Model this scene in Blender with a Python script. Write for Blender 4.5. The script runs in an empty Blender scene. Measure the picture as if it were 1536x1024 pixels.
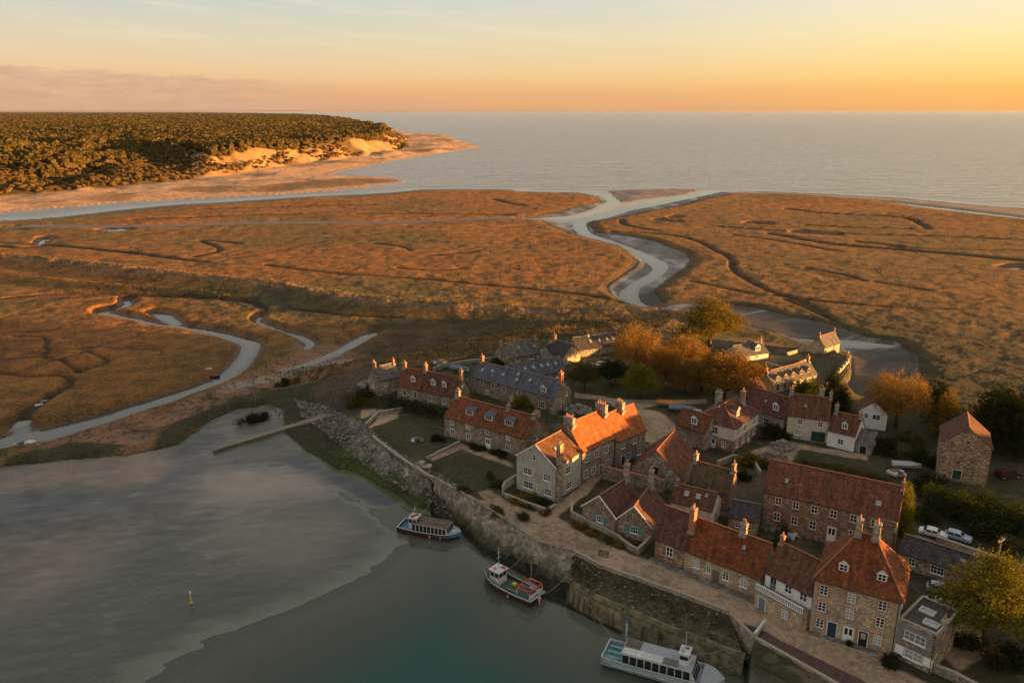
import bpy, math, random
import numpy as np
from mathutils import Vector, Matrix
R_ = math.radians
scene = bpy.context.scene
COL = scene.collection
# ------------------------------------------------------------------ camera
F = 1190.0; HC = 75.0; PIT = math.atan(346 / F); CP, SP = math.cos(PIT), math.sin(PIT)
cam = bpy.data.cameras.new('camera'); cam.sensor_width = 36.0; cam.lens = 36.0 * F / 1536.0
cam.clip_start = 1.0; cam.clip_end = 200000.0
cam_o = bpy.data.objects.new('camera', cam); COL.objects.link(cam_o)
cam_o.location = (0, 0, HC); cam_o.rotation_euler = (math.pi / 2 - PIT, 0, 0)
scene.camera = cam_o

def P(px, py, z=0.0):
    "where the sight line of a point of the photograph meets the level z (used to survey the ground plan)"
    u = (px - 768) / F; v = (512 - py) / F
    dy = CP + v * SP; dz = -SP + v * CP
    t = (z - HC) / dz
    return (u * t, dy * t)
def P3(px, py, z=0.0):
    a = P(px, py, z); return Vector((a[0], a[1], z))
def PL(pts, z=0.0):
    return np.array([P(x, y, z) for x, y in pts], dtype=np.float64)

# ------------------------------------------------------------------ object helpers
def tag(o, label=None, cat=None, group=None, kind=None):
    if label: o['label'] = label
    if cat: o['category'] = cat
    if group: o['group'] = group
    if kind: o['kind'] = kind
    return o
def empty(name, loc=(0, 0, 0), rz=0.0, label=None, cat=None, group=None):
    o = bpy.data.objects.new(name, None); COL.objects.link(o)
    o.location = loc; o.rotation_euler = (0, 0, rz); o.empty_display_size = .3
    return tag(o, label, cat, group)
def link(name, me, parent=None, loc=(0, 0, 0), rz=0.0, scale=None):
    o = bpy.data.objects.new(name, me); COL.objects.link(o)
    o.location = loc; o.rotation_euler = (0, 0, rz)
    if scale is not None: o.scale = scale
    if parent is not None: o.parent = parent
    return o

class MB:
    "collects faces with a material slot and uv, then makes one mesh"
    def __init__(s): s.v = []; s.f = []; s.m = []; s.uv = []; s.mats = []; s.sm = []
    def slot(s, m):
        if m not in s.mats: s.mats.append(m)
        return s.mats.index(m)
    def face(s, pts, m, uv=None, smooth=False):
        n = len(s.v); s.v.extend([tuple(p) for p in pts]); s.f.append(tuple(range(n, n + len(pts))))
        s.m.append(s.slot(m)); s.uv.append(uv or [(0, 0)] * len(pts)); s.sm.append(smooth)
    def mesh_part(s, vs, fs, m, smooth=False):
        n = len(s.v); s.v.extend([tuple(p) for p in vs]); k = s.slot(m)
        for f in fs:
            s.f.append(tuple(n + i for i in f)); s.m.append(k); s.uv.append([(0, 0)] * len(f)); s.sm.append(smooth)
    def box(s, x0, x1, y0, y1, z0, z1, m, bottom=True):
        v = [(x0, y0, z0), (x1, y0, z0), (x1, y1, z0), (x0, y1, z0), (x0, y0, z1), (x1, y0, z1), (x1, y1, z1), (x0, y1, z1)]
        f = [(0, 1, 5, 4), (1, 2, 6, 5), (2, 3, 7, 6), (3, 0, 4, 7), (4, 5, 6, 7)]
        if bottom: f.append((3, 2, 1, 0))
        s.mesh_part(v, f, m)
    def taper(s, x0, x1, y0, y1, z0, z1, k, m):
        cx, cy = (x0 + x1) / 2, (y0 + y1) / 2; hx, hy = (x1 - x0) / 2, (y1 - y0) / 2
        v = [(cx + a * hx, cy + b * hy, z0) for a, b in ((-1, -1), (1, -1), (1, 1), (-1, 1))] + \
            [(cx + a * hx * k, cy + b * hy * k, z1) for a, b in ((-1, -1), (1, -1), (1, 1), (-1, 1))]
        s.mesh_part(v, [(0, 1, 5, 4), (1, 2, 6, 5), (2, 3, 7, 6), (3, 0, 4, 7), (4, 5, 6, 7), (3, 2, 1, 0)], m)
    def prism(s, poly, z0, z1, m, mtop=None):
        n = len(poly); v = [(x, y, z0) for x, y in poly] + [(x, y, z1) for x, y in poly]
        s.mesh_part(v, [(i, (i + 1) % n, n + (i + 1) % n, n + i) for i in range(n)], m)
        s.mesh_part(v[n:], [tuple(range(n))], mtop or m)
        s.mesh_part(v[:n], [tuple(range(n - 1, -1, -1))], m)
    def loft(s, rings, m, cap=True, closed=True, smooth=False):
        n = len(rings[0]); v = [p for r in rings for p in r]; f = []
        for i in range(len(rings) - 1):
            for j in range(n if closed else n - 1):
                k = (j + 1) % n
                f.append((i * n + j, i * n + k, (i + 1) * n + k, (i + 1) * n + j))
        if cap and closed:
            f.append(tuple(range(n - 1, -1, -1))); f.append(tuple((len(rings) - 1) * n + j for j in range(n)))
        s.mesh_part(v, f, m, smooth)
    def tube(s, p0, p1, r0, r1, m, n=8, smooth=True):
        p0, p1 = Vector(p0), Vector(p1); d = (p1 - p0).normalized()
        a = d.orthogonal().normalized(); b = d.cross(a)
        rings = [[p + (a * math.cos(2 * math.pi * i / n) + b * math.sin(2 * math.pi * i / n)) * r for i in range(n)] for p, r in ((p0, r0), (p1, r1))]
        s.loft(rings, m, smooth=smooth)
    def path(s, pts, r, m, n=6):
        pts = [Vector(p) for p in pts]; rings = []
        for i, p in enumerate(pts):
            d = (pts[min(i + 1, len(pts) - 1)] - pts[max(i - 1, 0)]).normalized()
            a = d.cross(Vector((0, 0, 1)))
            if a.length < .05: a = d.cross(Vector((1, 0, 0)))
            a.normalize(); b = d.cross(a); rr = r[i] if isinstance(r, (list, tuple)) else r
            rings.append([p + (a * math.cos(2 * math.pi * k / n) + b * math.sin(2 * math.pi * k / n)) * rr for k in range(n)])
        s.loft(rings, m, smooth=True)
    def mesh(s, name):
        me = bpy.data.meshes.new(name); me.from_pydata(s.v, [], s.f)
        for m in s.mats: me.materials.append(m)
        me.polygons.foreach_set('material_index', s.m); me.polygons.foreach_set('use_smooth', s.sm)
        uvl = me.uv_layers.new(name='UVMap')
        uvl.data.foreach_set('uv', [c for u in s.uv for p in u for c in p])
        me.update(); return me
    def build(s, name, parent=None, loc=(0, 0, 0), rz=0.0):
        return link(name, s.mesh(name), parent, loc, rz)

def np_mesh(name, V, Fq, smooth=True, mats=(), attrs=None):
    "mesh from numpy arrays; Fq is (n,4) or (n,3)"
    V = np.ascontiguousarray(V, dtype=np.float32); Fq = np.ascontiguousarray(Fq, dtype=np.int32)
    me = bpy.data.meshes.new(name); k = Fq.shape[1]; nf = len(Fq)
    me.vertices.add(len(V)); me.vertices.foreach_set('co', V.ravel())
    me.loops.add(nf * k); me.loops.foreach_set('vertex_index', Fq.ravel())
    me.polygons.add(nf); me.polygons.foreach_set('loop_start', np.arange(0, nf * k, k, dtype=np.int32))
    me.polygons.foreach_set('use_smooth', np.full(nf, smooth, dtype=bool))
    for m in mats: me.materials.append(m)
    for an, arr in (attrs or {}).items():
        if arr.ndim == 2:
            a = me.attributes.new(an, 'FLOAT_COLOR', 'POINT')
            a.data.foreach_set('color', np.ascontiguousarray(np.c_[arr, np.ones(len(arr))], dtype=np.float32).ravel())
        else:
            a = me.attributes.new(an, 'FLOAT', 'POINT'); a.data.foreach_set('value', np.ascontiguousarray(arr, dtype=np.float32))
    me.update(calc_edges=True); me.validate(); return me

# ------------------------------------------------------------------ numpy noise
def _hash(ix, iy, seed):
    h = (ix.astype(np.int64) * 374761393 + iy.astype(np.int64) * 668265263 + seed * 974634721) & 0x7fffffff
    h = ((h ^ (h >> 13)) * 1274126177) & 0x7fffffff
    return ((h ^ (h >> 16)) & 0xffff).astype(np.float32) / 65535.0
def vnoise(x, y, seed=0):
    ix = np.floor(x); iy = np.floor(y); fx = (x - ix).astype(np.float32); fy = (y - iy).astype(np.float32)
    fx = fx * fx * (3 - 2 * fx); fy = fy * fy * (3 - 2 * fy)
    a = _hash(ix, iy, seed); b = _hash(ix + 1, iy, seed); c = _hash(ix, iy + 1, seed); d = _hash(ix + 1, iy + 1, seed)
    return (a + (b - a) * fx) * (1 - fy) + (c + (d - c) * fx) * fy - .5
def fbm(x, y, wl, octv=4, seed=0, gain=.5):
    s = 0; a = 1.0; t = 0
    for o in range(octv):
        s = s + a * vnoise(x / wl + 17.3 * o, y / wl - 9.1 * o, seed + o); t += a; a *= gain; wl *= .5
    return s / t * 2          # about -1..1
def sstep(a, b, x):
    t = np.clip((x - a) / (b - a), 0, 1); return t * t * (3 - 2 * t)

# ------------------------------------------------------------------ materials
def newmat(name):
    m = bpy.data.materials.new(name); m.use_nodes = True; nt = m.node_tree; nt.nodes.clear(); return m, nt
class NT:
    def __init__(s, nt): s.nt = nt
    def n(s, t, **kw):
        nd = s.nt.nodes.new(t)
        for k, v in kw.items():
            if k.startswith('i_'):
                key = k[2:]; key = int(key) if key.isdigit() else key.replace('_', ' ')
                sock = nd.inputs[key]
                if hasattr(v, 'is_linked'): s.nt.links.new(v, sock)
                else: sock.default_value = v
            else: setattr(nd, k, v)
        return nd
    def math(s, op, a, b=0.0, c=0.0):
        nd = s.nt.nodes.new('ShaderNodeMath'); nd.operation = op
        for i, v in enumerate((a, b, c)):
            if hasattr(v, 'is_linked'): s.nt.links.new(v, nd.inputs[i])
            else: nd.inputs[i].default_value = v
        return nd.outputs[0]
    def mix(s, f, a, b, bt='MIX'):
        nd = s.nt.nodes.new('ShaderNodeMix'); nd.data_type = 'RGBA'; nd.blend_type = bt
        for sk, v in ((nd.inputs[0], f), (nd.inputs[6], a), (nd.inputs[7], b)):
            if hasattr(v, 'is_linked'): s.nt.links.new(v, sk)
            else: sk.default_value = v if not isinstance(v, (tuple, list)) or len(v) == 4 else (*v, 1)
        return nd.outputs[2]
    def ramp(s, f, stops, interp='LINEAR'):
        nd = s.nt.nodes.new('ShaderNodeValToRGB'); cr = nd.color_ramp; cr.interpolation = interp
        while len(cr.elements) < len(stops): cr.elements.new(.5)
        for e, (p, c) in zip(cr.elements, stops):
            e.position = p; e.color = (*c, 1) if isinstance(c, (tuple, list)) else (c, c, c, 1)
        s.nt.links.new(f, nd.inputs[0]); return nd.outputs[0]
    def noise(s, vec, scale, detail=4, rough=.55, out=0):
        nd = s.n('ShaderNodeTexNoise', i_Scale=scale, i_Detail=detail, i_Roughness=rough)
        s.nt.links.new(vec, nd.inputs['Vector']); return nd.outputs[out]
    def scale(s, vec, sc):
        nd = s.nt.nodes.new('ShaderNodeMapping'); nd.inputs['Scale'].default_value = sc
        s.nt.links.new(vec, nd.inputs['Vector']); return nd.outputs[0]
    def bsdf(s, color, rough=.8, normal=None, spec=.3, metal=0.0):
        nd = s.nt.nodes.new('ShaderNodeBsdfPrincipled')
        for k, v in (('Base Color', color), ('Roughness', rough), ('Specular IOR Level', spec), ('Metallic', metal), ('Normal', normal)):
            if v is None: continue
            sk = nd.inputs[k]
            if hasattr(v, 'is_linked'): s.nt.links.new(v, sk)
            elif k == 'Base Color': sk.default_value = (*v, 1)
            else: sk.default_value = v
        out = s.nt.nodes.new('ShaderNodeOutputMaterial'); s.nt.links.new(nd.outputs[0], out.inputs[0]); return nd
    def bump(s, h, strength=.5, dist=.1):
        nd = s.n('ShaderNodeBump', i_Strength=strength, i_Distance=dist); s.nt.links.new(h, nd.inputs['Height']); return nd.outputs[0]
# ------------------------------------------------------------------ the ground plan, surveyed from the photograph
POLY = lambda pts, z=0.8: PL(pts, z)
HEADLAND = POLY([(-2600, 420), (-700, 345), (-300, 334), (0, 318), (100, 309), (180, 303), (260, 299), (384, 293), (484, 286), (571, 277), (611, 271.5),
    (584, 265), (520, 261.8), (496, 261), (534, 252), (584, 242), (659, 230), (700, 223), (716, 220.5), (700, 214), (684, 209), (659, 202), (640, 200),
    (618, 200), (584, 194), (540, 183), (496, 177), (440, 172), (384, 170.2), (300, 169), (-300, 168), (-2600, 168)])
M1 = POLY([(-2600, 520), (-700, 363), (0, 334), (62, 329), (87, 327), (175, 317), (275, 308), (384, 302), (484, 296), (509, 296.5), (584, 291), (634, 286), (684, 285),
    (768, 286), (780, 289), (868, 290.5), (897, 296), (904, 303), (843, 318), (805, 324), (768, 326), (560, 332), (400, 333), (150, 338), (75, 336.5), (-700, 372), (-2600, 540)])
M2 = POLY([(-2600, 560), (-700, 385), (0, 343), (75, 341), (150, 341.5), (400, 337), (560, 335.5), (768, 329.5), (812, 330), (823, 338), (850, 347), (870, 355),
    (900, 362), (933, 371), (963, 394), (960, 402), (918, 430), (918, 438), (934, 453), (950, 458), (1000, 466), (1020, 472), (1094, 481), (1160, 497), (1190, 512),
    (1229, 523), (1252, 528), (1279, 540), (1279, 562), (1268, 580), (1290, 592), (1330, 564), (1379, 560), (1400, 600), (1536, 640), (2600, 900), (2600, 2300), (1500, 1230),
    (1117, 1030), (1117, 985), (1037, 962), (950, 928), (931, 943), (861, 908), (818, 891), (796, 861), (723, 826), (685, 787), (640, 764), (617, 759), (573, 731),
    (535, 709), (502, 704), (456, 674), (426, 644), (423, 614), (398, 606), (385, 611), (355, 614), (316, 630), (300, 645), (270, 666), (227, 676), (190, 684), (100, 690),
    (60, 695), (0, 700), (-700, 790), (-2600, 1000)])
M3 = POLY([(1068, 294), (1100, 290.5), (1152, 291), (1252, 296), (1312, 301), (1377, 312), (1460, 321), (1536, 329), (1900, 366), (2600, 450), (2600, 920), (1536, 660), (1400, 620),
    (1380, 600), (1379, 556), (1374, 531), (1338, 511), (1298, 506), (1260, 492), (1230, 483), (1176, 473), (1130, 462), (1094, 459), (1018, 457), (993, 456), (985, 437),
    (1005, 420), (1033, 403), (1035, 390), (1018, 377), (980, 362), (930, 353), (893, 350), (879, 337), (888, 331), (918, 326), (980, 315), (1018, 307)])
ISLE = POLY([(913, 285), (943, 283), (1018, 282), (1062, 284.5), (993, 295), (931, 303), (924, 297), (919, 290)])
BAR = POLY([(1090, 288.5), (1152, 288.5), (1252, 292.5), (1352, 298.5), (1477, 309.5), (1536, 314), (1900, 345), (2600, 410), (2600, 420), (1900, 356), (1536, 325), (1432, 312), (1340, 302.5), (1272, 297), (1180, 291), (1100, 290)])
SEA = POLY([(-2600, 480), (-700, 352), (0, 331), (87, 326), (175, 315), (275, 306), (384, 300), (484, 294), (584, 289), (634, 284), (684, 283), (768, 284), (780, 287),
    (868, 288.5), (900, 294), (912, 301), (918, 308), (935, 310), (1068, 291), (1085, 288), (1152, 287), (1252, 291), (1352, 297), (1477, 308), (1536, 312), (1900, 340), (2600, 400), (2600, 166.6), (-2600, 166.6)], 0)
RIVA = POLY([(900, 284), (912, 284), (918, 293), (928, 305), (995, 297), (1064, 286), (1075, 289), (1000, 305), (950, 315), (905, 328), (882, 333), (875, 342), (862, 341), (858, 336),
    (838, 334), (800, 329), (770, 327.5), (770, 326.8), (812, 327), (850, 324.5), (890, 314), (910, 303)], 0)
RIVB = POLY([(863, 333), (859, 341), (868, 351), (885, 357), (928, 367.5), (943, 377), (963, 390), (980, 400), (983, 405), (975, 412), (948, 427), (930, 440), (930, 447), (943, 456),
    (965, 463), (985, 464), (975, 462), (960, 452), (958, 442), (963, 432), (993, 417), (1005, 405), (1003, 397), (980, 385), (948, 372), (930, 365.5), (890, 352), (880, 344), (880, 333)], 0)
RIVC = POLY([(1178, 505), (1240, 519), (1300, 524), (1330, 520), (1352, 522), (1368, 532), (1372, 548), (1366, 530), (1335, 517), (1300, 512), (1262, 510), (1240, 512)], 0)
TIDAL = POLY([(1272, 298), (1340, 303), (1432, 313), (1536, 326), (1900, 357), (1900, 362), (1536, 328.6), (1460, 320), (1377, 310), (1312, 301)], 0)
INLET = POLY([(-700, 352), (0, 331), (62, 328), (80, 332), (60, 336), (20, 341), (0, 342), (-700, 380)], 0)
HARB = POLY([(622, 767), (640, 800), (560, 866), (470, 908), (340, 962), (200, 1050), (0, 1250), (1600, 1300), (1130, 1030), (1117, 985), (1037, 962), (950, 930), (931, 945), (861, 910), (818, 893), (796, 863), (723, 828), (685, 789), (650, 772)], 0)
VILL = POLY([(588, 680), (560, 655), (540, 625), (545, 575), (580, 556), (640, 546), (700, 535), (740, 520), (800, 505), (900, 496), (1000, 497), (1100, 512), (1180, 522), (1240, 520), (1271, 536), (1272, 552), (1262, 568),
    (1240, 592), (1275, 600), (1320, 600), (1400, 610), (1536, 640), (2600, 860), (2600, 2300), (1600, 1400), (1290, 1080), (1126, 1000), (1131, 957), (1095, 921), (1000, 885), (900, 850), (861, 829), (811, 817), (760, 784), (698, 745), (652, 720), (620, 700)], 5.0)
CLIFF = POLY([(-2600, 360), (-700, 320), (-200, 306), (0, 296), (100, 289), (200, 279), (300, 268), (384, 257), (430, 250), (500, 241), (560, 233), (598, 227), (618, 220), (612, 211), (590, 201), (545, 187), (496, 178.5), (440, 173), (384, 170.8), (300, 169.4), (-300, 168.3), (-2600, 168.3)], 2)

QUAYZ = PL([(650, 715), (698, 735), (760, 775), (861, 820), (1000, 875), (1095, 912), (1129, 950), (1300, 1050), (1600, 1300), (1300, 1300), (1100, 1040), (1080, 990), (931, 952), (861, 918), (818, 905), (780, 870), (715, 835), (672, 795), (645, 765)], 2)
def seg_dist(px, py, poly, closed=True, lim=None):
    "distance to a polyline and, for a closed one, the inside mask"
    n = len(poly); best = np.full(px.shape, 1e18, dtype=np.float64); inside = np.zeros(px.shape, bool)
    for i in range(n if closed else n - 1):
        ax, ay = poly[i]; bx, by = poly[(i + 1) % n]; dx, dy = bx - ax, by - ay; L2 = dx * dx + dy * dy + 1e-12
        t = np.clip(((px - ax) * dx + (py - ay) * dy) / L2, 0, 1)
        ex = px - (ax + t * dx); ey = py - (ay + t * dy); np.minimum(best, ex * ex + ey * ey, out=best)
        if closed:
            c = (ay > py) != (by > py)
            if c.any():
                xi = ax + (py - ay) * dx / (dy if dy != 0 else 1e-12); inside ^= c & (px < xi)
    return np.sqrt(best), inside
def sdf(X, Y, poly, lim=90.0):
    out = np.full(X.shape, 1e6)
    x0, y0 = poly.min(0) - lim; x1, y1 = poly.max(0) + lim
    idx = np.nonzero((X > x0) & (X < x1) & (Y > y0) & (Y < y1))[0]
    d, ins = seg_dist(X[idx], Y[idx], poly); out[idx] = np.where(ins, -d, d); return out
def line_d(X, Y, pts, hw, lim=40.0):
    "distance minus local half width, for a line whose half width varies"
    out = np.full(X.shape, 1e6); x0, y0 = pts.min(0) - lim; x1, y1 = pts.max(0) + lim
    idx = np.nonzero((X > x0) & (X < x1) & (Y > y0) & (Y < y1))[0]; px, py = X[idx], Y[idx]; b = np.full(px.shape, 1e6)
    for i in range(len(pts) - 1):
        ax, ay = pts[i]; dx, dy = pts[i + 1][0] - ax, pts[i + 1][1] - ay; L2 = dx * dx + dy * dy + 1e-9
        t = np.clip(((px - ax) * dx + (py - ay) * dy) / L2, 0, 1)
        d = np.hypot(px - ax - t * dx, py - ay - t * dy) - (hw[i] + (hw[i + 1] - hw[i]) * t); np.minimum(b, d, out=b)
    out[idx] = b; return out
def smooth_pts(pts, k=3):
    "Catmull-Rom through the surveyed points"
    pts = [np.array(p, float) for p in pts]; out = []
    for i in range(len(pts) - 1):
        p0 = pts[max(i - 1, 0)]; p1 = pts[i]; p2 = pts[i + 1]; p3 = pts[min(i + 2, len(pts) - 1)]
        for j in range(k):
            t = j / k
            out.append(.5 * ((2 * p1) + (-p0 + p2) * t + (2 * p0 - 5 * p1 + 4 * p2 - p3) * t * t + (-p0 + 3 * p1 - 3 * p2 + p3) * t ** 3))
    out.append(pts[-1]); return out
def creek(pts, z=.5, k=3):
    "pts: (px, py, half width in metres)"
    q = smooth_pts([(*P(x, y, z), w) for x, y, w in pts], k); q = np.array(q); return q[:, :2], np.maximum(q[:, 2], .05)

WET = [creek(c) for c in (
    [(190, 448, .8), (191, 455, 1.2), (180, 462, 1.5), (158, 465, 1.8), (155, 469, 1.8), (175, 473, 1.6), (205, 478, 1.2), (232, 486, 1.2), (265, 489, 1.6), (300, 494, 2.2), (340, 503, 2.4), (370, 512, 2.8), (376, 518, 3), (368, 535, 2.8), (350, 555, 2.6), (325, 570, 3), (270, 590, 3.2), (200, 612, 3.6), (150, 628, 4), (75, 648, 4.6), (0, 664, 5.2), (-120, 690, 6)],
    [(228, 468, 1), (240, 471, 2.2), (250, 477, 2.4), (262, 485, 1.8)],
    [(392, 472, .6), (386, 481, .7), (405, 490, .8), (437, 499, 1), (455, 507, 1.3), (465, 514, 1.4), (459, 521, 1.1)],
    [(558, 498, 2.2), (537, 510, 2.4), (507, 527, 2.2), (455, 546, 1.6), (420, 553, .6)],
    [(165, 344, 5), (180, 345.5, 5)], [(1125, 335, 3), (1140, 336, 4)], [(66, 358, .9), (61, 366, 1.2)], [(72, 357, 1.2), (74, 360, 1.2)],
    [(1198, 349, 4), (1240, 352, 5)], [(1512, 403, 2.2), (1530, 400, 2.2)], [(990, 331, 2), (1016, 334, 2.4)], [(1012, 327, 2), (1020, 326, 2)],
    [(22, 640, 1.6), (35, 632, 1), (30, 650, 2.2)])]
DRY = [creek(c) for c in (
    [(-60, 560, .5), (0, 563, .6), (50, 568, .7), (100, 567, .9), (105, 580, 1.2), (80, 595, 1.5), (50, 615, 1.8), (30, 632, 2)],
    [(20, 508, .4), (60, 509, .5), (72, 514, .6), (68, 524, .6), (75, 528, .6), (66, 537, .7), (80, 543, .6), (95, 544, .6), (112, 555, .8), (122, 562, 1)],
    [(135, 532, .4), (155, 540, .5), (162, 545, .6), (150, 552, .5), (122, 560, .8)], [(15, 500, .3), (70, 500, .5), (88, 495, .4)],
    [(0, 366, 1.2), (80, 370, 1.5), (180, 380, 1.5), (270, 392, 1.6), (310, 396, 1)], [(290, 387, .6), (330, 377, .7), (300, 363, .6), (360, 368, .7)],
    [(400, 400, .7), (500, 412, .7), (620, 420, .8), (700, 428, .8), (780, 436, .9), (850, 442, 1.2), (900, 450, 1.6), (935, 456, 2)],
    [(600, 404, .5), (640, 408, .5), (700, 406, .5)], [(640, 385, .5), (700, 381, .6), (720, 378, .4)],
    [(0, 452, .5), (60, 446, .8), (120, 444, 1), (200, 446, 1.4), (300, 450, 1.6), (370, 455, 1.8), (394, 466, 1.4)], [(394, 466, 1), (450, 468, 1.3), (520, 476, 1.4), (600, 480, 1)],
    [(920, 350, 1), (970, 352, 1), (1020, 357, 1), (1055, 368, 1.1), (1075, 380, 1.2), (1095, 390, 1), (1100, 405, 1.1), (1120, 420, 1.2), (1152, 438, 1.3), (1200, 455, 1.5), (1230, 470, 1.6)],
    [(930, 331, 1), (935, 340, 1.2), (985, 348, 1)], [(1152, 353, 2), (1240, 368, 2.4), (1340, 376, 3), (1440, 384, 3), (1536, 393, 3), (1700, 405, 3)], [(1210, 349, 1.6), (1280, 353, 2), (1400, 356, 2.4), (1536, 361, 2.6), (1700, 366, 2)],
    [(1205, 339, 1.4), (1280, 343, 1.6), (1360, 345, 1.4)], [(1180, 315, 1.2), (1250, 322, 1.4), (1350, 328, 1.2), (1390, 345, 1)], [(1080, 342, 1), (1150, 347, 1.4), (1205, 352, 1.2)],
    [(1160, 445, .8), (1230, 455, 1), (1330, 463, .9), (1430, 468, .6)], [(1176, 452, .8), (1215, 468, 1), (1250, 483, 1.2)], [(1285, 365, 1), (1350, 372, 1.2)], [(1330, 372, .7), (1400, 375, .9), (1536, 378, 1)],
    [(1210, 405, .7), (1270, 415, .6), (1300, 424, .5)], [(1040, 425, .7), (1090, 436, .9), (1140, 446, .8)], [(1315, 425, .5), (1400, 440, .6)], [(1100, 355, .6), (1150, 362, .7), (1260, 380, .5)], [(75, 340, 2), (40, 345, 2.4), (0, 343, 2)],
    [(62, 372, .8), (30, 374, .9), (0, 371, .9)], [(560, 367, .5), (600, 372, .6), (615, 378, .4)], [(540, 322, 1.5), (640, 322.5, 2), (768, 324, 1.6)], [(200, 331, 2), (384, 324, 2), (450, 323, 1.5)], [(740, 300, 1.4), (765, 306, 1.6), (790, 310, 1.2)], [(300, 315, 1), (420, 312, 1.2), (560, 308, 1)])]
LEVEE = creek([(-700, 350, 2), (-200, 376, 2), (0, 389, 2), (120, 399, 2), (250, 414, 2), (400, 431, 2), (520, 450, 2), (620, 461, 2), (700, 465, 1.5), (800, 470, 1.4), (900, 473, 1.2), (1000, 474, 1), (1060, 484, 1)], 2)
LEVEE_B = creek([(-300, 400, 1.5), (0, 417, 1.5), (120, 427, 1.2), (250, 436, 1), (330, 443, .8)], 2)
LEVEE_C = creek([(600, 545, 1.5), (650, 532, 2), (720, 517, 2.4), (800, 503, 2.4), (900, 494, 2), (1000, 488, 1.4)], 4)
BANKLET = creek([(420, 556, 1), (440, 546, 1.4), (470, 549, 1.2), (500, 551, .8)], 3)
DRAINS = [creek(c, 0) for c in (
    [(318, 615, 2), (300, 640, 2), (285, 665, 1.8), (283, 690, 1.8), (270, 715, 1.6), (235, 735, 1.6), (160, 752, 2), (60, 762, 3.5), (-60, 770, 5)],
    [(330, 685, .5), (370, 696, .7), (430, 697, 1), (480, 706, 1.4), (530, 728, 2), (580, 752, 2.5), (620, 775, 3)], [(300, 660, 1.2), (318, 672, 1.6), (326, 682, 1)])]
# surfaces of the village, surveyed at the level of the quay
V5 = lambda pts: PL(pts, 5.0)
ROADS = [V5(p) for p in (
    [(652, 722), (700, 748), (762, 786), (812, 820), (862, 832), (900, 853), (1000, 888), (1095, 924), (1150, 948), (1250, 1000), (1420, 1100), (1540, 1100), (1400, 1030), (1330, 990), (1215, 946), (1140, 905), (1020, 862), (970, 838), (900, 812), (858, 790), (830, 770), (800, 768), (760, 752), (735, 735), (718, 737), (728, 752), (700, 740), (660, 718)],
    [(800, 768), (832, 775), (850, 765), (880, 740), (905, 712), (895, 705), (862, 735), (838, 754), (822, 760)],
    [(862, 588), (930, 598), (1000, 600), (1060, 598), (1060, 604), (1000, 607), (960, 612), (990, 618), (1020, 640), (1010, 655), (970, 668), (950, 660), (946, 640), (938, 620), (905, 600), (862, 596)],
    [(640, 684), (675, 668), (684, 660), (700, 668), (770, 694), (770, 700), (700, 676), (690, 673), (650, 690)],
    [(540, 650), (560, 640), (600, 625), (598, 618), (560, 612), (520, 618), (500, 628), (505, 636), (540, 628), (560, 622), (565, 630)],
    [(1180, 668), (1300, 690), (1300, 682), (1240, 672), (1180, 660)], [(1120, 680), (1180, 700), (1200, 672), (1185, 660), (1150, 668)],
    [(1375, 800), (1330, 780), (1340, 790), (1390, 822), (1480, 860), (1480, 845), (1420, 820)], [(1395, 960), (1420, 930), (1470, 945), (1480, 985), (1440, 1005)])]
LAWNS = [V5(p) for p in ([(645, 690), (690, 676), (765, 700), (745, 742), (720, 735)], [(612, 668), (640, 655), (672, 668), (640, 684)], [(545, 640), (600, 625), (660, 655), (610, 668), (640, 684), (620, 695), (585, 672)],
    [(1190, 672), (1320, 695), (1310, 715), (1180, 690)], [(870, 590), (1060, 605), (1100, 560), (1000, 540), (880, 550)], [(960, 612), (1000, 620), (1060, 630), (1060, 606)])]
RIPRAP = PL([(652, 720), (600, 692), (560, 655), (520, 628), (480, 600), (440, 590), (450, 615), (475, 632), (500, 655), (520, 672), (570, 705), (640, 745), (690, 770), (700, 748)], 3)
ALGAE = [PL(p, 1) for p in ([(480, 668), (515, 672), (560, 705), (640, 752), (690, 785), (640, 770), (560, 730), (500, 704), (456, 678)], [(225, 678), (236, 652), (262, 632), (310, 612), (350, 594), (395, 580), (450, 588), (490, 612), (520, 640), (535, 668), (500, 690), (456, 674), (426, 646), (423, 620), (398, 610), (355, 618), (316, 635), (270, 666)],
    [(0, 690), (60, 676), (110, 666), (185, 670), (186, 684), (100, 690), (0, 702)])]
SANDS = [PL(p, 1) for p in ([(0, 700), (60, 660), (150, 640), (250, 608), (330, 585), (370, 560), (430, 548), (500, 552), (480, 575), (400, 590), (330, 612), (240, 645), (225, 676), (186, 684), (185, 670), (110, 666), (60, 676), (0, 690)],
    [(395, 548), (440, 530), (430, 512), (470, 520), (510, 515), (540, 500), (560, 500), (520, 530), (560, 535), (500, 556), (440, 556), (400, 575)])]
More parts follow.
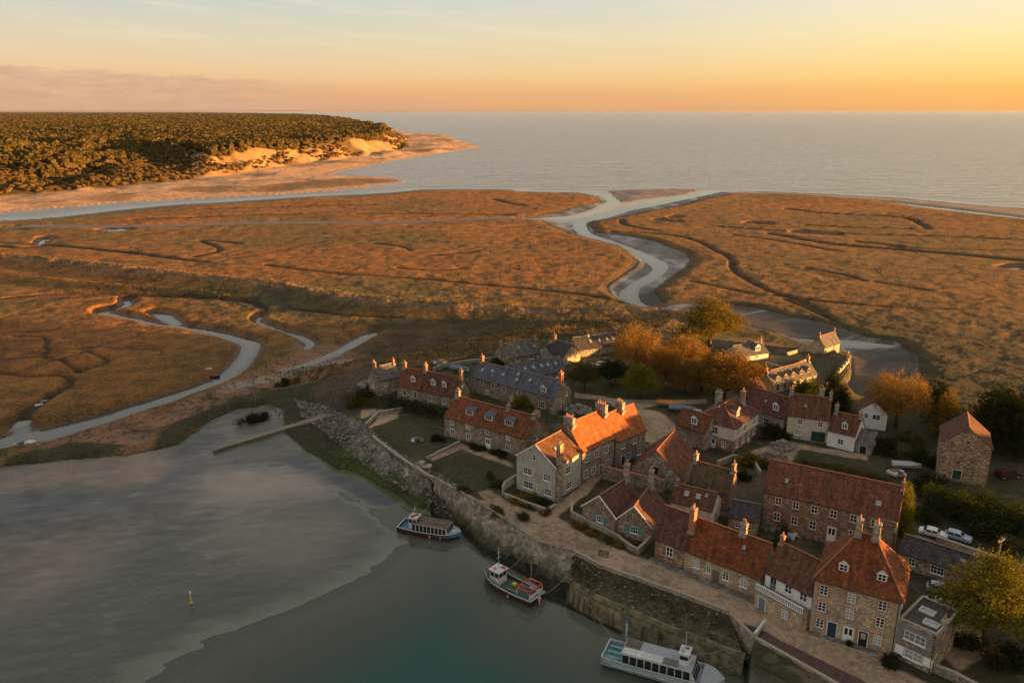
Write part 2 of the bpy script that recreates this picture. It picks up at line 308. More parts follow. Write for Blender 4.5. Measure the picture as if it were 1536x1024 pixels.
# ------------------------------------------------------------------ the ground: one sheet, fine near the viewer and coarse towards the horizon
az = np.concatenate([np.linspace(-75, -38, 60, endpoint=False), np.linspace(-38, 38, 770, endpoint=False), np.linspace(38, 86, 110)])
ys = np.concatenate([np.arange(1260, 490, -1.5), np.arange(490, 300, -.95), np.arange(300, 180, -.7), np.arange(180, 167, -.4), [166.8, 166.4]])
rr = np.array([P(768, y, 0)[1] for y in ys]); rr[-1] = 120000.0
rr = np.concatenate([np.arange(-110, rr[0] - 3, 5.0), rr]); rx = np.maximum(rr, 66.0)
AZ, RR = np.meshgrid(np.radians(az), rr)
RX = np.repeat(rx[:, None], len(az), 1); GX = RX * np.tan(np.clip(AZ, -R_(60), R_(60))); GY = RR.copy()
ext = np.abs(AZ) > R_(60)
GX[ext] = np.sign(AZ[ext]) * (RX[ext] * math.tan(R_(60)) + (np.abs(AZ[ext]) - R_(60)) * 5 * np.maximum(RX[ext], 90.0))
GX = GX.ravel(); GY = GY.ravel(); GD = np.hypot(GX, GY)
nr, nc = AZ.shape
def land_height(X, Y, want=False):
    D = np.hypot(X, Y); far = sstep(170, 520, D); vfar = sstep(700, 2500, D)
    wx = fbm(X, Y, 9, 3, 1) * .55 + far * (fbm(X, Y, 60, 4, 5) * 5.5) + vfar * fbm(X, Y, 260, 3, 9) * 30
    wy = fbm(X, Y, 9, 3, 31) * .55 + far * (fbm(X, Y, 60, 4, 35) * 7.5) + vfar * fbm(X, Y, 260, 3, 39) * 40
    U, V = X + wx, Y + wy
    s_head = sdf(U, V, HEADLAND, 200); s_isle = sdf(U, V, ISLE); s_bar = sdf(X, V, BAR)
    s_marsh = np.minimum(np.minimum(sdf(U, V, M1), sdf(U, V, M2)), sdf(U, V, M3))
    s_water = sdf(X + wx * .5, Y + wy * .5, SEA, 200)
    for w in (RIVA, RIVB, RIVC, TIDAL, INLET): s_water = np.minimum(s_water, sdf(X + wx * .4, Y + wy * .4, w))
    s_harb = sdf(X, Y, HARB)
    s_land = np.minimum(s_marsh, np.minimum(np.minimum(s_head, s_isle), s_bar))
    dl = np.maximum(s_land, 0); dw = np.maximum(s_water, 0); dh = np.maximum(s_harb, 0)
    harbz = sdf(X, Y, PL([(-1500, 760), (0, 690), (227, 670), (300, 640), (400, 600), (450, 640), (520, 695), (640, 760), (800, 850), (1130, 960), (1300, 1100), (2000, 1800), (-1500, 1800)], 0)) < 0
    harbz &= s_marsh > 0
    # bare mud, from the water's edge up to the edge of the marsh
    wl = np.minimum(dw, 200); t = np.clip(wl / (wl + np.minimum(dl, 200) + .01), 0, 1)
    h = -.02 + 1.0 * t + .04 * fbm(X, Y, 6, 3, 60)
    hm = .10 + .10 * fbm(X, Y, 40, 4, 70) + .06 * fbm(X * .45 + Y * .3, Y * 1.1 - X * .3, 1.9, 2, 75) + .14 * sstep(5, 60, dh) + .6 * (1 - sstep(0, 7, dl))
    hm = -.01 + (hm + .01) * sstep(-1, 14, dh)
    hm = np.where(s_harb < 0, -.01 - .0085 * np.clip(-s_harb, 0, 55) ** 1.5 + .5 * (fbm(X, Y, 60, 3, 71) - .05) * sstep(4, 30, -s_harb), hm)
    h = np.where(harbz, hm, h)
    h = np.where((s_water < 0) & (s_land > 0) & ~harbz, -.02 - .12 * np.minimum(-s_water, 30), h)
    # marsh
    e = np.maximum(-s_marsh, 0); rel = 1 + .35 * far
    tuss = fbm(X, Y, 22, 3, 80) * (.30 - .22 * far) + fbm(X, Y, 5, 3, 81) * (.26 - .12 * far) + np.abs(fbm(X, Y, 2.2, 2, 82)) * .22 * (1 - far) + far * fbm(X * .5, Y, 34, 3, 83) * .10
    hmarsh = .75 + .85 * sstep(0, 3 + 5 * far, e) + tuss * sstep(.5, 6, e) * rel
    h = np.where(s_marsh < 0, hmarsh, h)
    # headland: beach, dunes, cliff, wooded plateau
    b = np.maximum(-s_head, 0); s_cl = sdf(X + wx * 1.2, Y + wy * 1.2, CLIFF, 250); c = np.maximum(-s_cl, 0)
    wcl = 62 + 280 * (1 - sstep(-.45, -.36, X / np.maximum(Y, 1)))
    beach = .02 + np.minimum(b, 60) * .035 + sstep(10, 40, b) * fbm(X, Y, 45, 4, 90) * 1.5
    rise = 22 * sstep(0, 1, c / wcl) * (1 + .1 * fbm(X, Y, 300, 3, 91)) + np.clip(c / 900, 0, 1) * 4 + sstep(0, 60, c) * (fbm(X, Y, 190, 4, 92) * 6 + fbm(X, Y, 50, 3, 93) * 2.5)
    gull = sstep(3, 20, c) * (1 - sstep(.8, 1.5, c / wcl)) * fbm(X * 1.0, Y * .35, 30, 3, 95) * 11
    dune = sstep(6, 25, b) * np.maximum(fbm(X, Y, 70, 3, 97), 0) * 6 * (1 - sstep(0, 10, c)) * (X > -.16 * Y) * (Y > 1300)
    h = np.where(s_head < 0, beach + np.where(c > 0, rise + gull, 0) + dune, h)
    spit = (s_head < 0) & (c <= 0) & (Y < 1010) & (b > 8)
    h = np.where(s_isle < 0, .1 + .8 * sstep(0, 30, -s_isle) + .15 * fbm(X, Y, 20, 3, 99), h)
    h = np.where((s_bar < 0) & (s_marsh > 0), np.maximum(h, .1 + .7 * sstep(0, 12, -s_bar)), h)
    # banks and dykes across the marsh
    for (pts, hw), hh, ww in ((LEVEE, 2.2, 6.5), (LEVEE_B, 1.1, 4), (LEVEE_C, 2.6, 7), (BANKLET, 1.6, 4)):
        d = line_d(X + wx, Y + wy * .5, pts, hw); k = np.exp(-(np.maximum(d, 0) / ww) ** 2)
        h = np.where(s_marsh < 0, h + hh * k * (1 + .5 * fbm(X, Y, 7, 3, 101)) + k * np.abs(fbm(X, Y, 3, 2, 102)) * .9, h)
    # sandy foreshore on the near marsh
    s_sand = np.minimum(sdf(X + wx, Y + wy, SANDS[0]), sdf(X + wx, Y + wy, SANDS[1]))
    h = np.where((s_sand < 0) & (s_marsh < 0), h + (.55 + .06 * fbm(X, Y, 9, 3, 103) - h) * sstep(0, 3, -s_sand), h)
    # the village terrace and its slopes
    s_v = sdf(X, Y, VILL); dv = np.maximum(s_v, 0); q = dv / (dv + np.maximum(e, .05))
    hv = 5 * np.clip(1 - q, 0, 1) ** 1.1 + .15 * fbm(X, Y, 3, 3, 105) * (dv > 0)
    h = np.where((dv < 22) & (s_marsh < 0), np.maximum(h, hv * (1 - sstep(10, 22, dv)) + h * sstep(10, 22, dv)), h)
    h = np.where(s_v < 0, 4.95 + .10 * fbm(X, Y, 12, 3, 106) * sstep(2, 8, -s_v), h)
    qz = sdf(X, Y, QUAYZ); qk = (qz < 0) & (s_v > 0)
    h = np.where(qk, np.where(s_marsh < 0, np.minimum(h, np.maximum(5 * np.clip(1 - dv / (dv + np.maximum(e, .05)), 0, 1) ** 1.3 - .9, -.15)), h), h)
    # creeks
    s_wet = np.full(X.shape, 1e6); s_dry = np.full(X.shape, 1e6)
    for pts, hw in WET: s_wet = np.minimum(s_wet, line_d(X + wx * .6, Y + wy * .3, pts, hw))
    for pts, hw in DRY: s_dry = np.minimum(s_dry, line_d(X + wx * .8, Y + wy * .4, pts, hw))
    s_dry = s_dry - np.where(D > 250, 1.5 * (D / 450) ** 2 * far * .6, 0)
    inland = (s_marsh < 0) & (s_v > 4)
    bank = 2.5 + 2 * far
    h = np.where(inland & (s_wet < bank), np.minimum(h, np.where(s_wet < 0, -.12 - .25 * np.minimum(-s_wet, 2), .02 + .55 * (s_wet / bank) ** 1.0 + (h - .55) * sstep(.35, 1, s_wet / bank))), h)
    h = np.where(inland & (s_dry < 1.2), h - (1.0 - .1 * far) * (1 - sstep(-.6 - 1.4 * far, 1.2, s_dry)), h)
    s_dr = np.full(X.shape, 1e6)
    for pts, hw in DRAINS: s_dr = np.minimum(s_dr, line_d(X + wx * .8, Y + wy * .6, pts, hw))
    h = np.where(harbz & (s_dr < 5), h - .20 * (1 - sstep(-1.5, 5, s_dr)), h)
    # unseen rise added right of the view, crest shaped to cast the foreground shade
    cy = np.interp(Y, [-100, -60, 30, 64, 76, 104, 110, 120, 127, 150, 160, 168], [0, 16, 20, 19, 15.5, 15.5, 19, 19, 15.5, 15, 6, 0])
    cx = sstep(176, 206, X) * (1 - sstep(245, 330, X))
    shade_hill = cy * cx * (1 + .05 * fbm(X, Y, 30, 3, 110)) * (X > 150)
    h = h + shade_hill
    if not want: return h
    return h, dict(s_head=s_head, b=b, c=c, wcl=wcl, s_marsh=s_marsh, e=e, s_water=s_water, s_harb=s_harb, harbz=harbz, s_isle=s_isle, s_bar=s_bar, s_sand=s_sand, s_v=s_v, s_wet=s_wet, s_dry=s_dry, s_dr=s_dr, far=far, wx=wx, wy=wy, D=D, shade_hill=shade_hill, spit=spit)
GZ, G = land_height(GX, GY, True); ZLOW = float(GZ.min())
def gz(x, y): return float(land_height(np.array([float(x)]), np.array([float(y)]))[0])
def lay(base, col, w): w = np.clip(w, 0, 1)[:, None]; return base * (1 - w) + np.array(col, dtype=np.float64) * w
N_ = lambda wl, o, s: fbm(GX, GY, wl, o, s)
A = np.tile(np.array([.125, .11, .10]), (len(GX), 1))                    # mud
A = lay(A, (.20, .15, .115), .5 + N_(25, 4, 200)); A = lay(A, (.09, .085, .085), .35 + N_(9, 4, 201) * .9)
ro = np.full(len(GX), .62)
gp = ((G['D'] > 340) & (GX < 30)).astype(float); A = lay(A, (.19, .115, .068), gp * .85); st_ = fbm(GX * .9 + GY * .2, GY * .35 - GX * .2, 7, 4, 263); A = lay(A, (.035, .033, .032), (1 - gp) * sstep(.0, .4, st_) * .8); A = lay(A, (.20, .19, .18), (1 - gp) * sstep(.05, .45, -st_) * .7); ro = ro - .25 * sstep(.1, .5, -st_) * (1 - gp)
m = G['harbz'].astype(float)
A = lay(A, (.104, .096, .082), m); ro = np.where(m > 0, .46 + .12 * N_(30, 3, 206), ro)
hw = m * (1 - sstep(0, 75, G['s_harb'] + 20 * N_(40, 3, 207))); A = lay(A, (.066, .075, .054), hw * .85); ro = np.where(m > 0, ro * (1 - .6 * hw), ro)
rip_ = fbm(GX * .45 + GY * .3, GY * 1.1 - GX * .3, 1.9, 2, 208) * (1 - .8 * hw); A = lay(A, (.055, .055, .055), m * sstep(.0, .4, rip_) * .85 * sstep(-.3, .25, N_(50, 2, 209))); ro = ro + m * np.clip(rip_, -.5, .5) * .3; A = lay(A, (.24, .21, .185), m * sstep(.1, .45, -rip_) * .7 * sstep(-.3, .25, N_(50, 2, 209)))
ek = ((GX > 45) & (GY < 330) & (GY > 150)).astype(float); A = lay(A, (.070, .060, .052), ek * .88); sk_ = fbm(GX * .25 + GY * .2, GY * .9 - GX * .55, 7, 4, 199); A = lay(A, (.24, .22, .20), ek * sstep(.25, .6, sk_) * .6); A = lay(A, (.04, .036, .032), ek * sstep(.1, .5, -sk_) * .7); ro = np.where(ek > .5, .88 - .5 * sstep(.25, .6, sk_), ro)
jm, jn = GX + 2.5 * N_(14, 3, 261), GY + 3.5 * N_(14, 3, 262)
for pg, cl, wt in (([(165, 700), (215, 680), (272, 692), (262, 715), (205, 728), (160, 735)], (.27, .19, .14), .8), ([(300, 712), (340, 698), (420, 700), (478, 708), (505, 730), (478, 748), (420, 752), (360, 765), (300, 760), (284, 735)], (.29, .23, .185), .85), ([(0, 705), (90, 702), (165, 695), (150, 725), (60, 735), (0, 742)], (.26, .18, .135), .7),
    ([(330, 770), (400, 762), (520, 770), (560, 800), (500, 850), (420, 880), (340, 850), (310, 810)], (.165, .155, .115), .7), ([(0, 830), (120, 800), (200, 790), (180, 850), (80, 900), (0, 915)], (.20, .15, .12), .6), ([(0, 745), (160, 735), (250, 742), (180, 770), (60, 790), (0, 795)], (.060, .064, .078), .8)):
    A = lay(A, cl, m * wt * sstep(5, -7, sdf(jm, jn, PL(pg, 0))))
A = lay(A, (.045, .05, .06), m * sstep(4, -2, G['s_dr']) * .9); ro = np.where(m > 0, ro - .2 * sstep(4, -2, G['s_dr']), ro)
# marsh vegetation
mm = sstep(-.4, 1.6, G['e'] + .4 * N_(4, 3, 210)) * (G['s_marsh'] < 0)
veg = np.tile(np.array([.305, .124, .023]), (len(GX), 1))
veg = lay(veg, (.135, .105, .026), sstep(-.2, .5, N_(80, 5, 211)) * .8); veg = lay(veg, (.36, .175, .040), sstep(.05, .8, N_(28, 5, 212)) * .6)
veg = lay(veg, (.20, .075, .018), sstep(.0, .6, N_(45, 4, 213)) * .45); veg = lay(veg, (.065, .055, .018), sstep(.15, .65, N_(6, 4, 214)) * .35)
near = 1 - sstep(190, 260, G['D'])
veg = lay(veg, (.10, .088, .024), near * (GX < -40) * sstep(-.3, .5, N_(22, 4, 215)) * .8)
east = sstep(.10, .5, GX / np.maximum(GY, 1)) * (1 - sstep(500, 700, G['D']))
veg = lay(veg, (.24, .125, .034), east * .6)
veg = lay(veg, (.048, .046, .016), east * (1 - sstep(240, 400, G['D'] + 60 * N_(35, 4, 216))) * .85)
edge = (1 - sstep(1, 9, G['e'])) * (G['s_marsh'] < 0); veg = lay(veg, (.055, .052, .018), edge * .75 * (GX > 20))
bank = (line_d(GX, GY + 14, LEVEE[0], LEVEE[1] + 13) < 0).astype(float) * (GY < 330)
veg = lay(veg, (.060, .062, .020), bank * sstep(-.6, .3, N_(14, 4, 217)) * .85)
lv = np.exp(-(np.maximum(line_d(GX, GY, *LEVEE), 0) / 5) ** 2); veg = lay(veg, (.23, .15, .085), lv * .8)
mid = sdf(GX, GY, PL([(560, 480), (700, 478), (900, 482), (1000, 484), (900, 497), (760, 515), (620, 545), (540, 555), (500, 540), (570, 500)], 1)); veg = lay(veg, (.062, .05, .02), sstep(3, -5, mid) * .85)
lc = np.exp(-(np.maximum(line_d(GX, GY, *LEVEE_C), 0) / 7) ** 2); veg = lay(veg, (.15, .115, .055), lc * (.6 + .6 * N_(5, 3, 219)))
neck = sdf(GX + 2 * N_(9, 3, 264), GY + 3 * N_(9, 3, 265), PL([(385, 580), (440, 556), (500, 556), (545, 548), (600, 540), (600, 560), (560, 600), (545, 660), (500, 690), (455, 640), (430, 600)], 3)); veg = lay(veg, (.085, .062, .04), sstep(2, -3, neck)); veg = lay(veg, (.045, .046, .018), sstep(2, -3, neck) * sstep(-.1, .4, N_(12, 4, 266)))
A = A * (1 - mm[:, None]) + veg * mm[:, None]; ro = ro + (.92 - ro) * mm
w = (1 - sstep(-.8, 1.0, G['s_dry'])) * mm; A = lay(A, (.05, .036, .022), w * .9)
w = (1 - sstep(.2, 2.2 + 2 * G['far'], G['s_wet'])) * mm * (G['s_v'] > 4); A = lay(A, (.13, .085, .06), w)
ro = np.where(w > .5, .5, ro)
# sand
w = sstep(1, -2, G['s_sand'] + N_(5, 3, 220)) * (G['s_marsh'] < 0) * (G['s_v'] > 1)
A = lay(A, (.30, .165, .095), w); A = lay(A, (.20, .13, .09), w * sstep(0, .6, N_(8, 4, 221)) * .7); A = lay(A, (.06, .05, .025), w * sstep(.38, .6, N_(3, 3, 222)) * .8)
pale = line_d(GX, GY, *creek([(250, 604, 1), (330, 583, 2), (400, 566, 2.2), (455, 552, 2), (500, 541, 1.6), (540, 538, 1)], 1)); A = lay(A, (.33, .29, .25), w * sstep(1.5, -.5, pale + N_(6, 3, 223)) * .8)
for wq in ((.5 * sstep(0, -4, sdf(GX, GY, ISLE))),): A = lay(A, (.27, .15, .085), wq * 1.6)
w = (G['s_isle'] < 0) * sstep(-.2, .5, N_(30, 3, 225)); A = lay(A, (.17, .095, .05), w * .7)
w = sstep(2, -4, G['s_bar']) * (G['s_marsh'] > -3); A = lay(A, (.34, .20, .115), w)
# headland
hd = (G['s_head'] < 0)
A[hd] = np.array([.47, .28, .15]); ro[hd] = .8
A = lay(A, (.25, .155, .10), hd * (1 - sstep(2, 14, G['b'])))
cc = G['c'] / G['wcl']; crest = sstep(0, 14, G['c'] + 6 * N_(40, 3, 230))
bluff = hd * crest
A = lay(A, (.40, .23, .09), bluff); A = lay(A, (.22, .125, .05), bluff * sstep(-.1, .5, N_(24, 4, 231))); A = lay(A, (.10, .065, .025), bluff * sstep(.05, .4, N_(60, 4, 229)) * .9)
left = 1 - sstep(-.43, -.35, GX / np.maximum(GY, 1))
scrub = bluff * np.clip(left * sstep(-.9, -.3, N_(60, 4, 232) + .35) + sstep(.75, 1.2, cc + .35 * N_(50, 3, 233)), 0, 1)
A = lay(A, (.095, .056, .020), scrub); A = lay(A, (.05, .040, .016), scrub * sstep(0, .6, N_(26, 4, 234)))
A = lay(A, (.24, .14, .06), scrub * sstep(.5, .75, N_(90, 4, 236)) * .7)
A = lay(A, (.21, .115, .04), hd * (1 - crest) * sstep(8, 22, G['b']) * sstep(.12, .3, N_(60, 4, 235) + .2 * (G['D'] > 1500)) * .85)
spit = sdf(GX, GY, PL([(384, 281), (450, 273), (520, 267), (590, 267.5), (604, 271), (560, 275), (480, 283), (400, 288)], 1)); A = lay(A, (.17, .095, .03), sstep(2, -6, spit + 6 * N_(20, 3, 237)) * .9)
A = lay(A, (.07, .06, .02), sstep(2, -6, spit + 14) * .5 * sstep(-.2, .3, N_(24, 3, 238)))
# village surfaces
vv = G['s_v']; vm = sstep(.6, -.6, vv)
gr = np.tile(np.array([.040, .038, .015]), (len(GX), 1)); gr = lay(gr, (.08, .058, .032), sstep(.0, .6, N_(6, 4, 240))); gr = lay(gr, (.028, .034, .010), sstep(.0, .5, N_(14, 4, 241)))
gr = lay(gr, (.15, .115, .075), sstep(.3, .65, N_(3.5, 4, 242)) * .6)
A = A * (1 - vm[:, None]) + gr * vm[:, None]; ro = ro + (.9 - ro) * vm
jx, jy = GX + .5 * N_(2.5, 3, 243), GY + .5 * N_(2.5, 3, 244)
for p in LAWNS: A = lay(A, (.046, .046, .015), sstep(.4, -.4, sdf(jx, jy, p)) * vm * .9)
A = lay(A, (.10, .075, .045), sstep(.1, .6, N_(7, 3, 245)) * vm * .5)
for i, p in enumerate(ROADS):
    w = sstep(.35, -.35, sdf(jx, jy, p)) * vm; A = lay(A, (.35, .25, .165), w); A = lay(A, (.25, .175, .115), w * sstep(-.1, .6, N_(7, 3, 246)) * .7); A = lay(A, (.31, .23, .155), w * sstep(.1, .6, N_(9, 3, 247)) * .4)
    A = lay(A, (.13, .095, .06), w * sstep(.34, .55, N_(1.2, 2, 248)) * .35)
# stony slope and weed
slope = (vv > .3) & (vv < 14) & (G['s_marsh'] < 0) & (GY < 235) & (GX < 40)
rp = sstep(1.2, -1.2, sdf(jx, jy, RIPRAP)) * (vv > .2)
A = lay(A, (.17, .15, .125), rp); A = lay(A, (.30, .275, .24), rp * sstep(.05, .5, N_(1.0, 2, 250))); A = lay(A, (.06, .05, .04), rp * sstep(.1, .5, N_(1.6, 3, 251)))
for i, p in enumerate(ALGAE):
    w = sstep(1, -1.4, sdf(jx, jy, p) + 1.6 * N_(5, 3, 252)) * (vv > .2)
    A = lay(A, [(.045, .075, .009), (.038, .040, .015), (.05, .048, .02)][i], w * .93); A = lay(A, [(.10, .14, .014), (.05, .052, .02), (.05, .06, .02)][i], w * sstep(.1, .6, N_(4, 4, 253)) * .8)
w = (G['shade_hill'] > 1.5); A = lay(A, (.05, .05, .02), w)
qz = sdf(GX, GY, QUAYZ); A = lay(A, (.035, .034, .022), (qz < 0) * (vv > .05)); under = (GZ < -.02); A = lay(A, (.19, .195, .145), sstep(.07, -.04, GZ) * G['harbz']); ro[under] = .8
bm = np.where(mm > .5, 3.0, .3); bm = np.where(hd, 2.0, bm); bm = np.where(vm > .5, .55, bm); bm = np.where(rp > .5, 1.3, bm); bm = np.where(G['harbz'], (.2 + .55 * sstep(-.1, .5, N_(45, 3, 260))) * (1 - .9 * hw), bm)
jj, ii = np.meshgrid(np.arange(nc - 1), np.arange(nr - 1)); q0 = (ii * nc + jj).ravel()
FQ = np.stack([q0, q0 + 1, q0 + nc + 1, q0 + nc], 1)
ground_m, nt = newmat('ground'); k = NT(nt)
co = k.n('ShaderNodeTexCoord').outputs['Object']
alb = k.n('ShaderNodeAttribute', attribute_name='albedo').outputs['Color']; rgh = k.n('ShaderNodeAttribute', attribute_name='rough').outputs['Fac']; bma = k.n('ShaderNodeAttribute', attribute_name='relief').outputs['Fac']
n1 = k.noise(co, 1.3, 6, .65); n2 = k.noise(co, .16, 5, .6)
v1 = k.math('ADD', k.math('MULTIPLY', n1, 1.1), k.math('MULTIPLY', n2, .9))
n3 = k.noise(co, .8, 6, .75)
vcol = k.mix(k.math('MULTIPLY', bma, .8), alb, k.mix(1.0, alb, k.ramp(n3, [(.34, (.72, .72, .72)), (.5, (1, 1, 1)), (.68, (1.25, 1.22, 1.18))]), 'MULTIPLY'))
vcol = k.mix(bma, vcol, k.mix(1.0, vcol, k.ramp(v1, [(.62, (.45, .45, .45)), (1.0, (1, 1, 1)), (1.35, (1.6, 1.5, 1.4))]), 'MULTIPLY'))
wp = k.n('ShaderNodeTexNoise', i_Scale=.018, i_Detail=5.0, i_Roughness=.6); nt.links.new(co, wp.inputs['Vector'])
wv = k.n('ShaderNodeVectorMath', operation='MULTIPLY_ADD'); nt.links.new(wp.outputs['Color'], wv.inputs[0]); wv.inputs[1].default_value = (60, 60, 0); nt.links.new(k.scale(co, (1, 1, 0)), wv.inputs[2])
crk = None
for sc_, wd_, th_ in ((.014, .016, .50), (.034, .030, .54)):
    vo = k.n('ShaderNodeTexVoronoi', feature='DISTANCE_TO_EDGE', i_Scale=sc_); nt.links.new(wv.outputs[0], vo.inputs['Vector'])
    ln = k.math('MULTIPLY', k.ramp(vo.outputs['Distance'], [(0, 1), (wd_, 0)]), k.ramp(k.noise(co, sc_ * .6, 3, .5), [(th_ - .06, 0), (th_ + .04, 1)]))
    crk = ln if crk is None else k.math('MAXIMUM', crk, ln)
crk = k.math('MULTIPLY', crk, k.math('GREATER_THAN', bma, 2.5))
vcol = k.mix(k.math('MULTIPLY', crk, .8), vcol, (.045, .03, .018))
hgt = k.math('ADD', k.math('MULTIPLY', n1, .42), k.math('MULTIPLY', n2, .75))
hgt = k.math('ADD', hgt, k.math('MULTIPLY', k.noise(co, 4.0, 4, .65), .30))
hgt = k.math('SUBTRACT', k.math('MULTIPLY', hgt, bma), k.math('MULTIPLY', crk, 1.2))
k.bsdf(vcol, rgh, k.bump(hgt, 1.0, 1.0), .35)
g_me = np_mesh('ground', np.c_[GX, GY, GZ], FQ, True, [ground_m], {'albedo': A, 'rough': ro, 'relief': bm})
tag(link('ground', g_me), kind='structure')
# ------------------------------------------------------------------ the water: one level sheet wherever the ground lies below it
hmin = GZ[FQ].min(1); fw = FQ[hmin < .04]
used = np.zeros(len(GX), bool); used[fw.ravel()] = True; remap = np.cumsum(used) - 1
water_m, nt = newmat('water'); k = NT(nt)
co = k.n('ShaderNodeTexCoord').outputs['Object']
dep = k.n('ShaderNodeAttribute', attribute_name='depth').outputs['Fac']
swl = k.noise(k.scale(co, (.012, .045, 1)), 1.0, 5, .6); rip = k.noise(k.scale(co, (.5, 1.1, 1)), 1.0, 3, .5)
silt = k.n('ShaderNodeAttribute', attribute_name='silt').outputs['Fac']; sea = k.n('ShaderNodeAttribute', attribute_name='open').outputs['Fac']
hw_ = k.math('ADD', k.math('MULTIPLY', swl, k.math('MULTIPLY', sea, 6.5)), k.math('MULTIPLY', rip, k.math('ADD', k.math('MULTIPLY', sea, .28), .012)))
nrm = k.bump(hw_, 1.0, 1.0)
body = k.n('ShaderNodeBsdfDiffuse'); nt.links.new(k.mix(sea, k.mix(k.ramp(dep, [(0, 0), (.4, .35), (.85, 1)]), k.mix(silt, (.085, .092, .068), (.21, .21, .195)), k.mix(silt, (.020, .098, .078), (.20, .205, .19))), k.mix(k.noise(k.scale(co, (.002, .012, 1)), 1.0, 4, .6), (.09, .115, .13), (.24, .245, .235))), body.inputs['Color'])
clear = k.n('ShaderNodeBsdfTransparent', i_Color=(.97, .98, .94, 1))
mx = k.n('ShaderNodeMixShader'); nt.links.new(k.math('SUBTRACT', 1.0, k.math('POWER', 2.718, k.math('MULTIPLY', dep, -1.5))), mx.inputs[0]); nt.links.new(clear.outputs[0], mx.inputs[1]); nt.links.new(body.outputs[0], mx.inputs[2])
gl = k.n('ShaderNodeBsdfGlossy', i_Color=(.9, .9, .9, 1)); nt.links.new(k.math('ADD', k.math('MULTIPLY', sea, .22), .05), gl.inputs['Roughness']); nt.links.new(nrm, gl.inputs['Normal'])
fr = k.n('ShaderNodeFresnel', i_IOR=1.33); nt.links.new(nrm, fr.inputs['Normal'])
m2 = k.n('ShaderNodeMixShader'); nt.links.new(fr.outputs[0], m2.inputs[0]); nt.links.new(mx.outputs[0], m2.inputs[1]); nt.links.new(gl.outputs[0], m2.inputs[2])
nt.links.new(m2.outputs[0], k.n('ShaderNodeOutputMaterial').inputs[0])
opn = sstep(2, -60, G['s_water']) * (G['D'] > 480) * sstep(470, 620, G['D'])
w_me = np_mesh('water', np.c_[GX, GY, np.zeros(len(GX))][used], remap[fw], True, [water_m], {'depth': np.clip(-GZ, 0, 20)[used], 'open': opn[used], 'silt': (~G['harbz'] & (G['s_harb'] > 3)).astype(float)[used]})
tag(link('water', w_me), kind='structure')
# ------------------------------------------------------------------ materials of the village
def m_plain(name, col, rough=.7, spec=.3, metal=0.0, var=.25, sc=3.0, bump=.0):
    m, nt = newmat(name); k = NT(nt); co = k.n('ShaderNodeTexCoord').outputs['Object']
    n = k.noise(co, sc, 5, .65); lo = tuple(c * (1 - var) for c in col); hi = tuple(min(c * (1 + var), .95) for c in col)
    k.bsdf(k.ramp(n, [(.3, lo), (.7, hi)]), rough, k.bump(n, .6, bump) if bump else None, spec, metal); return m
def m_stone(name, cols, sc=2.6, mortar=(.21, .18, .145), mw=.06, stain=.45, rough=.92, squash=1.7):
    m, nt = newmat(name); k = NT(nt); co = k.n('ShaderNodeTexCoord').outputs['Object']
    wob = k.n('ShaderNodeTexNoise', i_Scale=3.0, i_Detail=2.0); nt.links.new(co, wob.inputs['Vector'])
    vv = k.n('ShaderNodeVectorMath', operation='MULTIPLY_ADD'); nt.links.new(wob.outputs['Color'], vv.inputs[0]); vv.inputs[1].default_value = (.16, .16, .10); nt.links.new(co, vv.inputs[2])
    mp = k.scale(vv.outputs[0], (1, 1, squash))
    v1 = k.n('ShaderNodeTexVoronoi', i_Scale=sc); nt.links.new(mp, v1.inputs['Vector'])
    v2 = k.n('ShaderNodeTexVoronoi', feature='DISTANCE_TO_EDGE', i_Scale=sc); nt.links.new(mp, v2.inputs['Vector'])
    sp = k.n('ShaderNodeSeparateColor'); nt.links.new(v1.outputs['Color'], sp.inputs[0])
    n = len(cols); col = k.ramp(sp.outputs[0], [(i / n, c) for i, c in enumerate(cols)], 'CONSTANT')
    col = k.mix(k.ramp(v2.outputs['Distance'], [(mw * .35, 1), (mw, 0)]), col, mortar)
    big = k.noise(co, .45, 5, .62); col = k.mix(1.0, col, k.ramp(big, [(.30, (1 - stain, 1 - stain, 1 - stain * 1.05)), (.62, (1.08, 1.06, 1.04))]), 'MULTIPLY')
    fine = k.noise(co, 9.0, 3, .6); h = k.math('ADD', k.math('MULTIPLY', k.ramp(v2.outputs['Distance'], [(0, 0), (mw * 1.6, 1)]), .8), k.math('MULTIPLY', fine, .5))
    k.bsdf(col, rough, k.bump(h, .9, .05), .2); return m
def m_render(name, col, dirt=.35):
    m, nt = newmat(name); k = NT(nt); co = k.n('ShaderNodeTexCoord').outputs['Object']
    n = k.noise(k.scale(co, (1, 1, .45)), 1.1, 6, .68); f = k.noise(co, 14.0, 3, .6)
    c = k.ramp(n, [(.32, tuple(x * (1 - dirt) for x in col)), (.58, col), (.8, tuple(min(x * 1.08, .9) for x in col))])
    k.bsdf(c, .85, k.bump(f, .4, .02), .25); return m
